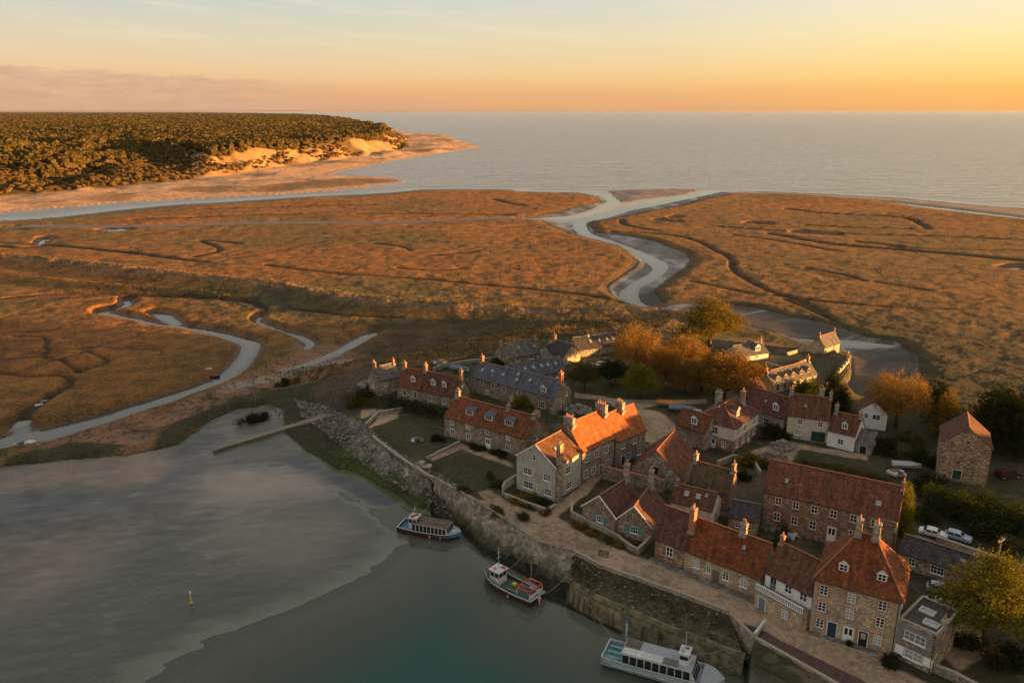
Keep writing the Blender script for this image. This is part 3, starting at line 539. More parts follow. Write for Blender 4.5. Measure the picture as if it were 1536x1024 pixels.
def m_tile(name, c1, c2, c3, moss=(.10, .09, .035), mossy=.3, tw=.27, th=.34, dep=.05, rough=.85):
    m, nt = newmat(name); k = NT(nt); uv = k.n('ShaderNodeTexCoord').outputs['UV']; co = k.n('ShaderNodeTexCoord').outputs['Object']
    s = k.n('ShaderNodeSeparateXYZ'); nt.links.new(uv, s.inputs[0])
    row = k.math('DIVIDE', s.outputs[1], th); rf = k.math('FLOOR', row); half = k.math('MULTIPLY', k.math('MODULO', rf, 2.0), .5)
    cl = k.math('ADD', k.math('DIVIDE', s.outputs[0], tw), half); cf = k.math('FLOOR', cl)
    cb = k.n('ShaderNodeCombineXYZ'); nt.links.new(cf, cb.inputs[0]); nt.links.new(rf, cb.inputs[1])
    wn = k.n('ShaderNodeTexWhiteNoise', noise_dimensions='2D'); nt.links.new(cb.outputs[0], wn.inputs['Vector'])
    col = k.ramp(wn.outputs['Value'], [(0, c1), (.35, c2), (.72, c3), (.94, tuple(min(.9, x * 1.3) for x in c2)), (1, tuple(x * .6 for x in c1))])
    big = k.noise(co, .35, 6, .66); col = k.mix(k.ramp(big, [(.46, 0), (.68, mossy)]), col, moss)
    st = k.noise(k.scale(uv, (1.4, .16, 1)), 1.0, 5, .65); col = k.mix(1.0, col, k.ramp(st, [(.34, (.60, .58, .57)), (.6, (1.12, 1.1, 1.08))]), 'MULTIPLY'); b2 = k.noise(co, 1.1, 5, .7, 0); col = k.mix(1.0, col, k.ramp(b2, [(.3, (.55, .53, .53)), (.7, (1.3, 1.27, 1.25))]), 'MULTIPLY')
    sp = k.noise(co, 4.5, 2, .5); col = k.mix(k.ramp(sp, [(.68, 0), (.76, .3)]), col, (.30, .28, .22))
    fr = k.math('FRACT', row); fc = k.math('ABSOLUTE', k.math('SUBTRACT', k.math('FRACT', cl), .5))
    h = k.math('ADD', k.math('MULTIPLY', k.math('SUBTRACT', 1.0, fr), .7), k.math('ADD', k.math('MULTIPLY', k.math('POWER', k.math('MULTIPLY', fc, 2.0), 2.0), -.7), k.math('MULTIPLY', wn.outputs['Value'], .4)))
    k.bsdf(col, rough, k.bump(h, .9, dep), .25); return m
M = {}
M['stone_brown'] = m_stone('brown_rubble_stone', [(0.275, 0.210, 0.155), (0.421, 0.328, 0.236), (0.178, 0.144, 0.117), (0.518, 0.421, 0.308), (0.340, 0.219, 0.163), (0.243, 0.219, 0.199)])
M['stone_grey'] = m_stone('grey_rubble_stone', [(0.275, 0.243, 0.202), (0.405, 0.356, 0.292), (0.194, 0.178, 0.154), (0.502, 0.454, 0.373), (0.324, 0.275, 0.211)])
M['stone_tan'] = m_stone('tan_coursed_stone', [(0.437, 0.348, 0.235), (0.535, 0.429, 0.283), (0.356, 0.275, 0.186), (0.598, 0.486, 0.340), (0.421, 0.308, 0.211), (0.308, 0.235, 0.170)], 2.9, (0.437, 0.365, 0.267), .05, .38)
M['stone_red'] = m_stone('reddish_rubble_stone', [(.270, .149, .106), (.369, .256, .177), (.185, .121, .092), (.454, .312, .213), (.312, .170, .114), (.227, .185, .142)], 2.3)
M['stone_slab'] = m_stone('rough_bedded_stone', [(0.389, 0.275, 0.162), (0.502, 0.365, 0.219), (0.243, 0.162, 0.113), (0.583, 0.437, 0.275), (0.324, 0.194, 0.130)], 1.9, (0.162, 0.121, 0.089), .09, .4, squash=2.6)
M['stone_wall'] = m_stone('field_wall_stone', [(0.356, 0.308, 0.243), (0.486, 0.429, 0.340), (0.243, 0.219, 0.178), (0.421, 0.356, 0.275)], 3.2, (0.194, 0.162, 0.130), .1)
M['quay'] = m_stone('quay_stone', [(.283, .247, .194), (.373, .329, .261), (.202, .179, .142), (.329, .269, .194), (.255, .224, .179)], 1.25, (.165, .150, .120), .045, .36, squash=1.5)
M['render_cream'] = m_render('cream_render', (.58, .51, .40)); M['render_white'] = m_render('white_render', (.76, .75, .72), .25)
M['render_grey'] = m_render('grey_stone_render', (.42, .395, .34), .42); M['render_pale'] = m_render('pale_render', (.64, .56, .46), .3)
M['slatehung'] = m_tile('hung_slate', (.17, .17, .17), (.21, .21, .21), (.14, .145, .15), mossy=0.05, tw=.3, th=.25, dep=.02)
M['tile_red'] = m_tile('red_clay_tile', (.166, .048, .018), (.218, .067, .024), (.134, .040, .018), mossy=.25)
M['tile_orange'] = m_tile('orange_clay_tile', (.320, .096, .028), (.384, .124, .040), (.264, .076, .026), mossy=.2)
M['tile_redmoss'] = m_tile('mossy_red_tile', (.190, .058, .022), (.224, .071, .027), (.143, .048, .020), (.084, .068, .024), .8)
M['tile_brown'] = m_tile('brown_clay_tile', (.128, .054, .032), (.160, .068, .036), (.096, .044, .029), mossy=.35)
M['tile_plum'] = m_tile('plum_clay_tile', (.116, .050, .037), (.144, .062, .044), (.088, .040, .032), mossy=.2)
M['tile_rust'] = m_tile('rusty_clay_tile', (.160, .058, .031), (.197, .078, .041), (.102, .041, .027), (.088, .072, .048), .4)
M['tile_moss'] = m_tile('green_brown_tile', (.104, .076, .040), (.128, .092, .048), (.080, .060, .034), (.068, .068, .024), .7)
M['tile_grey'] = m_tile('stone_slate', (.135, .125, .115), (.165, .15, .135), (.10, .095, .09), mossy=.3)
M['slate'] = m_tile('blue_slate', (.085, .098, .118), (.105, .12, .145), (.062, .072, .088), (.10, .10, .09), .2, .3, .26, .03, .55)
M['slate_dark'] = m_tile('dark_slate', (.05, .048, .05), (.065, .062, .062), (.038, .037, .04), (.07, .065, .05), .3, .3, .26, .03, .7)
M['ridge'] = m_plain('ridge_tile', (.30, .13, .065), .85, sc=2.5); M['ridge_grey'] = m_plain('ridge_lead', (.18, .175, .17), .7)
M['brick'] = m_plain('old_brick', (.36, .16, .085), .9, var=.45, sc=6); M['stone_trim'] = m_plain('dressed_stone', (.36, .31, .24), .9, var=.25)
M['white'] = m_plain('white_paint', (.72, .72, .70), .45, var=.08); M['offwhite'] = m_plain('worn_white_paint', (.55, .54, .50), .6, var=.15)
M['glass'] = m_plain('window_glass', (.018, .022, .027), .07, .6, var=.3); M['curtain'] = m_plain('curtained_glass', (.30, .30, .29), .15, .5, var=.5, sc=2.0)
M['lead'] = m_plain('lead_sheet', (.22, .225, .23), .6, var=.2); M['iron'] = m_plain('black_iron', (.03, .03, .032), .5)
M['pot'] = m_plain('terracotta_pot', (.42, .19, .09), .8, var=.3); M['felt'] = m_plain('roof_felt', (.075, .07, .066), .9, var=.35, sc=1.2)
M['teal'] = m_plain('teal_paint', (.045, .24, .25), .5); M['blue'] = m_plain('navy_paint', (.022, .045, .095), .45); M['black'] = m_plain('black_paint', (.016, .018, .026), .4)
M['greydoor'] = m_plain('grey_paint', (.16, .175, .185), .55); M['darkgreen'] = m_plain('dark_green_paint', (.02, .055, .045), .5); M['wood'] = m_plain('weathered_timber', (.17, .13, .09), .85, var=.4, sc=2.2)
M['step'] = m_plain('stone_step', (.22, .19, .155), .9, var=.3, sc=2)

# ------------------------------------------------------------------ windows and doors
_win = {}
def win_mesh(w, h, nv=2, nh=2, trim=None, frame='white', glass='glass', arch=False, sill=True):
    key = (round(w, 2), round(h, 2), nv, nh, trim, frame, glass, arch, sill)
    if key in _win: return _win[key]
    b = MB(); fm = M[frame]; t = .075
    def shape(w, h, grow=0):
        a = w / 2 + grow
        if not arch: return [(-a, -grow), (a, -grow), (a, h + grow), (-a, h + grow)]
        r = w / 2; return [(-a, -grow)] + [(a, -grow)] + [(a * math.cos(q), h - r + (r + grow) * math.sin(q)) for q in [math.pi * i / 8 for i in range(9)]]
    def ring(o, i, y, m):
        for j in range(len(o)):
            q = (j + 1) % len(o); b.face([(o[j][0], y, o[j][1]), (o[q][0], y, o[q][1]), (i[q][0], y, i[q][1]), (i[j][0], y, i[j][1])], m)
    def side(o, y0, y1, m):
        for j in range(len(o)):
            q = (j + 1) % len(o); b.face([(o[j][0], y0, o[j][1]), (o[j][0], y1, o[j][1]), (o[q][0], y1, o[q][1]), (o[q][0], y0, o[q][1])], m)
    o = shape(w, h); i = shape(w - 2 * t, h - 2 * t); i = [(x, z + t) for x, z in i]
    if trim:
        g = shape(w, h, .17); ring(g, o, -.035, M[trim]); side(g, .0, -.035, M[trim])
    ring(o, i, -.07, fm); side(o, -.03, -.07, fm); side(i, -.07, -.02, fm)
    b.face([(x, -.025, z) for x, z in i], M[glass])
    for q in range(1, nv):
        x = -w / 2 + w * q / nv; tt = .045 if q * 2 == nv else .025; b.box(x - tt, x + tt, -.065, -.02, t * .6, h - t * .6, fm)
    for q in range(1, nh):
        z = h * q / nh; b.box(-w / 2 + t * .6, w / 2 - t * .6, -.06, -.021, z - .028, z + .028, fm)
    if sill: b.box(-w / 2 - .12, w / 2 + .12, -.16, -.0, -.13, -.005, M['stone_trim'] if trim else fm)
    _win[key] = b.mesh('window'); return _win[key]
_door = {}
def door_mesh(w, h, m, style='plank', trim=None):
    key = (w, h, m, style, trim)
    if key in _door: return _door[key]
    b = MB(); fr = M['white'] if style != 'garage' else M['wood']; t = .09
    b.box(-w / 2 - t, -w / 2, -.08, 0, 0, h + t, fr); b.box(w / 2, w / 2 + t, -.08, 0, 0, h + t, fr); b.box(-w / 2, w / 2, -.08, 0, h, h + t, fr)
    b.box(-w / 2, w / 2, -.045, 0, 0, h, M[m])
    if style == 'glazed':
        for sx in (-1, 1): b.box(sx * w * .24 - w * .17, sx * w * .24 + w * .17, -.052, -.044, h * .48, h * .92, M['glass'])
        b.box(-w * .42, w * .42, -.06, -.045, .15, h * .4, M[m])
    elif style == 'light': b.box(-w * .28, w * .28, -.055, -.044, h * .5, h * .88, M['curtain'])
    else:
        n = 4 if style == 'plank' else 8
        for q in range(n): b.box(-w / 2 + w * q / n + .012, -w / 2 + w * (q + 1) / n - .012, -.062, -.045, .03, h - .03, M[m])
    if trim: b.box(-w / 2 - t - .18, -w / 2 - t, -.04, 0, 0, h + .3, M[trim]); b.box(w / 2 + t, w / 2 + t + .18, -.04, 0, 0, h + .3, M[trim]); b.box(-w / 2 - t, w / 2 + t, -.04, 0, h + t, h + .3, M[trim])
    b.box(w * .36, w * .42, -.11, -.06, h * .46, h * .5, M['iron'])
    b.box(-w / 2 - .2, w / 2 + .2, -.55, .0, -.5, -.02, M['step'])
    _door[key] = b.mesh('door'); return _door[key]

# ------------------------------------------------------------------ houses
def grid_quad(b, p, m, thick=.13, nu=10, nv=6, seed=0, sag=.09, side=None):
    "a roof slope as a slab: p = eave left, eave right, ridge right, ridge left; slightly uneven"
    p = [Vector(q) for q in p]; nrm = (p[1] - p[0]).cross(p[3] - p[0])
    if nrm.length < 1e-6: nrm = (p[1] - p[0]).cross(p[2] - p[0])
    nrm.normalize(); rg = random.Random(seed); L = (p[1] - p[0]).length; H = ((p[3] + p[2]) / 2 - (p[0] + p[1]) / 2).length
    eu = (p[1] - p[0]).normalized(); rows = []; uvs = []
    for j in range(nv + 1):
        v = j / nv; r = []; ur = []
        for i in range(nu + 1):
            u = i / nu; q = (p[0] * (1 - u) + p[1] * u) * (1 - v) + (p[3] * (1 - u) + p[2] * u) * v
            d = -sag * math.sin(math.pi * u) * (.4 + .6 * v) + (rg.random() - .5) * .05 * (0 if (i in (0, nu)) else 1)
            r.append(q + nrm * d * (.5 if j == 0 else 1)); ur.append(((q - p[0]).dot(eu), H * v))
        rows.append(r); uvs.append(ur)
    for j in range(nv):
        for i in range(nu):
            b.face([rows[j][i], rows[j][i + 1], rows[j + 1][i + 1], rows[j + 1][i]], m, [uvs[j][i], uvs[j][i + 1], uvs[j + 1][i + 1], uvs[j + 1][i]])
    low = [[q - nrm * thick for q in r] for r in rows]; sm = side or m
    for i in range(nu): b.face([low[0][i], low[0][i + 1], rows[0][i + 1], rows[0][i]], sm)
    for j in range(nv):
        b.face([low[j + 1][0], low[j][0], rows[j][0], rows[j + 1][0]], sm); b.face([low[j][nu], low[j + 1][nu], rows[j + 1][nu], rows[j][nu]], sm)
    b.face([low[0][nu], low[0][0], low[nv][0], low[nv][nu]], sm)
    return rows
def ridge_line(b, a, c, m, r=.13):
    a, c = Vector(a), Vector(c); n = max(2, int((c - a).length / .5)); pts = [a + (c - a) * i / n + Vector((0, 0, .02 * math.sin(i * 1.7))) for i in range(n + 1)]
    b.path(pts, r, m, 6)
class House:
    def __init__(s, name, label, cat, A=None, B=None, eave=3.5, ridge=6.5, D=6.0, roof='x', wall='stone_brown', tile='tile_red', z0=5.0, o=.28, g=.12, verge=None, W=None, ang=None, group=None, inset=None, rcap='ridge', A0=None, quoin=None, seed=1, gw=None, rw=None):
        a = Vector(A0) if A0 else Vector(P(*A, z0))
        if B is not None: d = Vector(P(*B, z0)) - a; W = W or d.length; ang = math.atan2(d.y, d.x)
        else: ang = math.radians(ang)
        s.W, s.D, s.e, s.rz, s.z0, s.roof = W, D, eave, ridge, z0, roof; s.ang = ang; s.seed = seed; s.tile = M[tile]; s.rcap = M[rcap]
        s.root = empty(name, (a.x, a.y, z0), ang, label, cat, group)
        wm = M[wall]; b = MB(); zb = -1.2
        def gx(x): # closed wall box with gables
            pass
        if roof == 'x':
            L = [(0, 0, zb), (0, 0, eave), (0, D / 2, ridge), (0, D, eave), (0, D, zb)]; Rr = [(W, y, z) for _, y, z in L]
        elif roof == 'y':
            L = [(W, 0, zb), (W, 0, eave), (W / 2, 0, ridge), (0, 0, eave), (0, 0, zb)]; Rr = [(x, D, z) for x, _, z in L]
        else:
            L = [(0, 0, zb), (0, 0, eave), (0, D, eave), (0, D, zb)]; Rr = [(W, y, z) for _, y, z in L]
        n = len(L)
        for i in range(n):
            if roof in ('x', 'y') and i in (1, 2): continue          # the slopes themselves are the roof
            j = (i + 1) % n; b.face([L[i], Rr[i], Rr[j], L[j]][::-1], wm)
        b.face(L, wm); b.face(Rr[::-1], wm)
        if quoin:
            q = M[quoin]
            for (cx, cy) in ((0, 0), (W, 0), (W, D), (0, D)):
                for kz in range(int(eave / .38)):
                    e1 = .42 if kz % 2 else .26; e2 = .26 if kz % 2 else .42
                    x0, x1 = (cx - .025, cx + e1) if cx == 0 else (cx - e1, cx + .025); y0, y1 = (cy - .025, cy + e2) if cy == 0 else (cy - e2, cy + .025)
                    b.box(x0, x1, y0, y1, kz * .38 + .02, kz * .38 + .37, q)
        s.wall = b.build('wall', s.root)
        b = MB(); t = .13; sd = seed * 7
        vm = M[verge] if verge else None
        if roof == 'x':
            k = (ridge - eave) / (D / 2); zl = eave - o * k + t; zr = ridge + t
            grid_quad(b, [(-g, -o, zl), (W + g, -o, zl), (W + g, D / 2, zr), (-g, D / 2, zr)], s.tile, seed=sd, nu=max(6, int(W)), side=vm)
            grid_quad(b, [(W + g, D + o, zl), (-g, D + o, zl), (-g, D / 2, zr), (W + g, D / 2, zr)], s.tile, seed=sd + 1, nu=max(6, int(W)), side=vm)
            ridge_line(b, (-g, D / 2, zr + .02), (W + g, D / 2, zr + .02), s.rcap)
            if vm:
                for x in (-g - .03, W + g + .03):
                    for y0, y1 in ((-o, D / 2), (D + o, D / 2)):
                        b.mesh_part([(x - .05, y0, zl - .22), (x + .05, y0, zl - .22), (x + .05, y0, zl + .03), (x - .05, y0, zl + .03), (x - .05, y1, zr - .22), (x + .05, y1, zr - .22), (x + .05, y1, zr + .03), (x - .05, y1, zr + .03)],
                                    [(0, 1, 2, 3), (4, 7, 6, 5), (0, 4, 5, 1), (1, 5, 6, 2), (2, 6, 7, 3), (3, 7, 4, 0)], vm)
        elif roof == 'y':
            k = (ridge - eave) / (W / 2); zl = eave - o * k + t; zr = ridge + t
            grid_quad(b, [(W + o, -g, zl), (W + o, D + g, zl), (W / 2, D + g, zr), (W / 2, -g, zr)], s.tile, seed=sd, nu=max(6, int(D)), side=vm)
            grid_quad(b, [(-o, D + g, zl), (-o, -g, zl), (W / 2, -g, zr), (W / 2, D + g, zr)], s.tile, seed=sd + 1, nu=max(6, int(D)), side=vm)
            ridge_line(b, (W / 2, -g, zr + .02), (W / 2, D + g, zr + .02), s.rcap)
            if vm:
                for y in (-g - .03,):
                    for x0 in (-o, W + o):
                        b.mesh_part([(x0, y - .05, zl - .24), (x0, y + .05, zl - .24), (x0, y + .05, zl + .03), (x0, y - .05, zl + .03), (W / 2, y - .05, zr - .24), (W / 2, y + .05, zr - .24), (W / 2, y + .05, zr + .03), (W / 2, y - .05, zr + .03)],
                                    [(0, 1, 2, 3), (4, 7, 6, 5), (0, 4, 5, 1), (1, 5, 6, 2), (2, 6, 7, 3), (3, 7, 4, 0)], vm)
        elif roof == 'hip':
            i1, i2 = inset if isinstance(inset, tuple) else (inset, inset); zl = eave - .06; zr = ridge + t
            A_, B_, C_, D_ = (-o, -o, zl), (W + o, -o, zl), (W + o, D + o, zl), (-o, D + o, zl); r1 = (i1, D / 2, zr); r2 = (W - i2, D / 2, zr)
            grid_quad(b, [A_, B_, r2, r1], s.tile, seed=sd, nu=12); grid_quad(b, [C_, D_, r1, r2], s.tile, seed=sd + 1, nu=12)
            grid_quad(b, [B_, C_, r2, r2], s.tile, seed=sd + 2, nu=8); grid_quad(b, [D_, A_, r1, r1], s.tile, seed=sd + 3, nu=8)
            for p, q in ((r1, r2), (A_, r1), (D_, r1), (B_, r2), (C_, r2)): ridge_line(b, (p[0], p[1], p[2] + .02), (q[0], q[1], q[2] + .02), s.rcap, .11)
        elif roof == 'mono':   # slopes up from the front to the back
            zl = eave + t; grid_quad(b, [(-g, -o, zl - o * (ridge - eave) / D), (W + g, -o, zl - o * (ridge - eave) / D), (W + g, D, ridge + t), (-g, D, ridge + t)], s.tile, seed=sd)
        elif roof == 'flat':
            b.box(.22, W - .22, .22, D - .22, eave - .02, eave + .06, M['felt']); pw = wm
            for x0, x1, y0, y1 in ((0, W, 0, .22), (0, W, D - .22, D), (0, .22, .22, D - .22), (W - .22, W, .22, D - .22)): b.box(x0 - .003, x1 + .003, y0 - .003, y1 + .003, eave - .01, eave + .38, pw); b.box(x0 - .05, x1 + .05, y0 - .05, y1 + .05, eave + .38, eave + .47, M['stone_trim'])
        if roof in ('x', 'y', 'hip'): pass
        s.roofo = b.build('roof', s.root)
        if roof in ('x', 'hip') and W > 5:
            b = MB(); z = (eave - o * (ridge - eave) / (D / 2) + .06) if roof == 'x' else eave - .16
            b.path([(-.05, -o - .06, z), (W + .05, -o - .06, z)], .06, M['iron'], 6); b.build('gutter', s.root)
    # --- placement on a face: u along the face from its left end as seen from outside, z above the ground
    def _at(s, face, u, z, off=0.0):
        W, D = s.W, s.D
        return {'f': ((u, -off, z), 0.0), 'r': ((W + off, u, z), math.pi / 2), 'b': ((W - u, D + off, z), math.pi), 'l': ((-off, D - u, z), -math.pi / 2)}[face]
    def win(s, face, u, z, w=.95, h=1.3, nv=2, nh=2, trim=None, frame='white', glass='glass', arch=False, sill=True, shutters=None, label=None):
        loc, rz = s._at(face, u, z); o = link('window', win_mesh(w, h, nv, nh, trim, frame, glass, arch, sill), s.root, loc, rz)
        if shutters:
            for sx in (-1, 1):
                b = MB(); b.box(-w * .24, w * .24, -.07, -.005, 0, h, M[shutters])
                for q in range(6): b.box(-w * .19, w * .19, -.085, -.07, h * (.06 + .155 * q), h * (.06 + .155 * q + .1), M[shutters])
                l2, r2 = s._at(face, u + sx * w * .78, z); b.build('shutter', s.root, l2, r2)
        return o
    def wins(s, face, us, z, **kw):
        for i, u in enumerate(us): s.win(face, u, z, **kw)
    def door(s, face, u, w=1.0, h=2.05, m='blue', style='plank', trim=None, z=0.05):
        loc, rz = s._at(face, u, z); return link('door', door_mesh(w, h, m, style, trim), s.root, loc, rz)
    def zroof(s, x, y):
        if s.roof == 'x': return s.e + (s.rz - s.e) * (1 - abs(y - s.D / 2) / (s.D / 2))
        if s.roof == 'y': return s.e + (s.rz - s.e) * (1 - abs(x - s.W / 2) / (s.W / 2))
        return s.rz - (s.rz - s.e) * abs(y - s.D / 2) / (s.D / 2)
    def chimney(s, x, y, w=.9, d=.6, top=None, pots=2, m='stone_grey', base=None, cap=True, potm='pot'):
        zr = s.zroof(min(max(x, 0), s.W), y); top = top if top is not None else s.rz + 1.5; zb = base if base is not None else zr - 1.0
        b = MB(); b.box(-w / 2, w / 2, -d / 2, d / 2, zb, top - .25, M[m])
        if cap: b.box(-w / 2 - .09, w / 2 + .09, -d / 2 - .09, d / 2 + .09, top - .25, top - .1, M[m]); b.box(-w / 2 - .03, w / 2 + .03, -d / 2 - .03, d / 2 + .03, top - .1, top, M['stone_trim'])
        b.box(-w / 2 - .12, w / 2 + .12, -d / 2 - .3, d / 2 + .1, zr - .35, zr - .0, M['lead'])
        c = b.build('chimney', s.root, (x, y, 0))
        for i in range(pots):
            b = MB(); ax = w >= d; L = (w if ax else d) - .3; t = (-L / 2 + L * (i + .5) / pots)
            h = .42 + .12 * ((i * 7 + s.seed) % 3)
            px, py = (t, 0) if ax else (0, t)
            b.tube((px, py, top - .02), (px, py, top + h), .15, .11, M[potm], 8); b.tube((px, py, top + h), (px, py, top + h + .05), .14, .14, M[potm], 8); b.build('chimney_pot', c)
        return c
    def dormer(s, x, y, w=1.3, h=1.2, style='gable', tile=None, nv=2, nh=2, frame='white', face='f', cheek='lead', z=None):
        "a dormer whose front stands at depth y on the front (or right) slope"
        tl = M[tile] if tile else s.tile; b = MB(); rt = .45
        if face == 'f': z0 = (s.e + (s.rz - s.e) * y / (s.D / 2)) if z is None else z; k = (s.rz - s.e) / (s.D / 2)
        else: z0 = z; k = (s.rz - s.e) / max(s.inset_r, .1)
        dp = (h + rt + .3) / k; zt = h
        b.box(-w / 2, w / 2, 0, .10, -.35, h, M[frame]); cm = M[cheek]
        b.mesh_part([(-w / 2, .1, -.35), (-w / 2, dp, h), (-w / 2, .1, h), (-w / 2 + .06, .1, -.35), (-w / 2 + .06, dp, h), (-w / 2 + .06, .1, h)], [(0, 2, 1), (3, 4, 5), (0, 1, 4, 3), (1, 2, 5, 4), (2, 0, 3, 5)], cm)
        b.mesh_part([(w / 2 - .06, .1, -.35), (w / 2 - .06, dp, h), (w / 2 - .06, .1, h), (w / 2, .1, -.35), (w / 2, dp, h), (w / 2, .1, h)], [(0, 2, 1), (3, 4, 5), (0, 1, 4, 3), (1, 2, 5, 4), (2, 0, 3, 5)], cm)
        if style == 'flat':
            b.mesh_part([(-w / 2 - .12, -.15, h), (w / 2 + .12, -.15, h), (w / 2 + .12, dp + .3, h + .12), (-w / 2 - .12, dp + .3, h + .12), (-w / 2 - .12, -.15, h + .12), (w / 2 + .12, -.15, h + .12), (w / 2 + .12, dp + .3, h + .26), (-w / 2 - .12, dp + .3, h + .26)],
                        [(0, 1, 5, 4), (1, 2, 6, 5), (2, 3, 7, 6), (3, 0, 4, 7), (4, 5, 6, 7), (3, 2, 1, 0)], tl)
        else:
            rh = w * .42; b.face([(-w / 2, .0, h), (w / 2, .0, h), (0, .0, h + rh)], M[frame]); q = dp + rh / k + .2
            grid_quad(b, [(w / 2 + .14, -.16, h - .1), (w / 2 + .14, q, h - .1), (0, q, h + rh + .06), (0, -.16, h + rh + .06)], tl, thick=.08, nu=3, nv=2, sag=0, side=M[frame])
            grid_quad(b, [(-w / 2 - .14, q, h - .1), (-w / 2 - .14, -.16, h - .1), (0, -.16, h + rh + .06), (0, q, h + rh + .06)], tl, thick=.08, nu=3, nv=2, sag=0, side=M[frame])
        if face == 'f': loc, rz = (x, y, z0 + .13), 0.0
        else: loc, rz = (x, y, z0 + .13), math.pi / 2
        o = b.build('dormer', s.root, loc, rz)
        link('window', win_mesh(w * .82, h * .82, nv, nh, None, frame, 'glass', False, False), o, (0, -.0, h * .1)); return o
    def skylight(s, x, y, w=.7, h=.9):
        z = s.zroof(x, y); k = (s.rz - s.e) / (s.D / 2) if s.roof != 'y' else (s.rz - s.e) / (s.W / 2); a = math.atan(k); b = MB()
        b.box(-w / 2, w / 2, -h / 2, h / 2, 0, .09, M['lead']); b.box(-w / 2 + .08, w / 2 - .08, -h / 2 + .08, h / 2 - .08, .088, .1, M['curtain'])
        o = b.build('skylight', s.root, (x, y, z + .16)); 
        if s.roof != 'y': o.rotation_euler = (a if y < s.D / 2 else -a, 0, 0)
        else: o.rotation_euler = (0, -a if x < s.W / 2 else a, 0)
        return o
    def pipe(s, face, u, z1=None):
        b = MB(); z1 = z1 or s.e - .1; b.tube((0, -.09, 0), (0, -.09, z1), .05, .05, M['iron'], 6); b.box(-.11, .11, -.2, 0, z1 - .1, z1 + .12, M['iron']); loc, rz = s._at(face, u, 0); return b.build('downpipe', s.root, loc, rz)
# ------------------------------------------------------------------ the houses along the quay
h = House('town_house', 'tall three-storey tan stone house with hipped red roof and two dormers facing the quay', 'house', (1214, 945), (1340, 983), 8.4, 14.2, 9.4, 'hip', 'stone_tan', 'tile_red', inset=(4.2, 4.4), o=.4, quoin='stone_trim', seed=1)
BIG = h; W = h.W; h.inset_r = 4.4
for u, z, g in ((.115, 6.2, 'glass'), (.115, 3.6, 'glass'), (.115, 1.0, 'glass'), (.445, 6.15, 'curtain'), (.445, 3.7, 'curtain'), (.80, 6.25, 'glass'), (.80, 3.7, 'glass'), (.80, 1.0, 'curtain')):
    h.win('f', W * u, z, 1.05, 1.45, 2, 3, 'brick', glass=g)
h.door('f', W * .265, 1.15, 2.3, 'blue', trim='stone_trim'); h.door('f', W * .46, 1.2, 2.25, 'white', 'glazed', 'stone_trim'); h.door('f', W * .635, 1.1, 2.3, 'black', 'light', 'brick')
h.dormer(W * .30, 1.05, 1.25, 1.25); h.dormer(W * .745, 1.05, 1.25, 1.25)
h.chimney(4.2, 4.7, .75, 1.1, 16.3, 3, 'stone_tan', potm='brick'); h.chimney(W - 4.3, 4.7, .85, 1.1, 16.3, 3, 'stone_tan', potm='brick')
h.win('r', 2.4, 6.3, .9, 1.2); h.pipe('f', W - .25)
h = House('annexe', 'flat-roofed two-storey annexe with shuttered window and slate-hung upper wall beside the tall hipped house', 'house', A0=P(1340.5, 983.5, 5), B=(1396, 1010), eave=5.5, ridge=5.5, D=7.4, roof='flat', wall='stone_brown', seed=2)
b = MB(); b.box(.02, h.W - .30, -.05, -.004, 2.75, 5.45, M['slatehung']); b.build('slate_cladding', h.root)
h.win('f', h.W * .47, 3.35, 2.7, 1.35, 4, 2, glass='curtain'); h.win('f', h.W * .5, .75, 2.3, 1.3, 4, 2, glass='curtain', shutters='white')
for x, y in ((1.8, 4.6), (3.2, 2.2)):
    b = MB(); b.box(-.95, .95, -.6, .6, 0, .28, M['white']); b.box(-.85, .85, -.5, .5, .275, .30, M['curtain']); b.build('skylight', h.root, (x, y, h.e + .06))
h.chimney(h.W - .15, 2.6, .5, .8, 6.9, 1, 'stone_tan', base=4); h.pipe('f', h.W - .18)
h = House('balcony_house', 'narrow house with white upper wall and railed balcony, left of the tall hipped house', 'house', (1143, 901), (1213, 940), 5.2, 8.7, 6.6, 'x', 'render_white', 'tile_brown', A0=None, seed=3)
W = h.W
b = MB(); b.box(0.02, W - .02, -2.0, -.01, -1.0, 2.75, M['stone_tan']); b.box(0.0, W, -2.05, 0, 2.75, 2.87, M['step']); b.build('balcony', h.root)
bal = MB(); n = 26
for i in range(n + 1):
    x = .12 + (W - .24) * i / n; bal.box(x - .045, x + .045, -1.98, -1.9, 2.87, 3.75, M['white'])
bal.box(0.02, W - .02, -2.02, -1.86, 3.75, 3.87, M['white']); bal.box(0.02, W - .02, -2.0, -1.88, 2.90, 2.98, M['white']); bal.build('balcony_railing', h.root)
h.door('f', W * .2, 1.0, 2.0, 'greydoor', 'glazed', z=2.88); h.win('f', W * .52, 3.55, 1.1, 1.35); h.win('f', W * .83, 3.55, 1.1, 1.35)
o = link('door', door_mesh(1.1, 2.05, 'greydoor', 'plank', 'stone_trim'), h.root, (W * .17, -2.005, .05)); o = link('window', win_mesh(1.1, 1.4, 2, 3, 'brick', 'white', 'curtain'), h.root, (W * .66, -2.005, .8))
h.chimney(.2, 3.4, .6, .5, 9.9, 1, 'brick'); h.pipe('f', .1)
h = House('row_cottage', 'long low stone cottage with bright red roof and arched white windows on the quay road', 'house', (1026, 854), (1139, 899), 3.75, 8.0, 5.8, 'x', 'stone_tan', 'tile_red', quoin='stone_trim', seed=4)
W = h.W
h.win('f', W * .16, 1.2, 1.05, 1.35, 2, 3, glass='curtain'); h.win('f', W * .33, 1.15, .75, 1.35, 2, 3); h.win('f', W * .56, 1.1, .95, 1.6, 2, 3, arch=True); h.win('f', W * .79, 1.1, 1.15, 1.6, 2, 3, arch=True, glass='curtain')
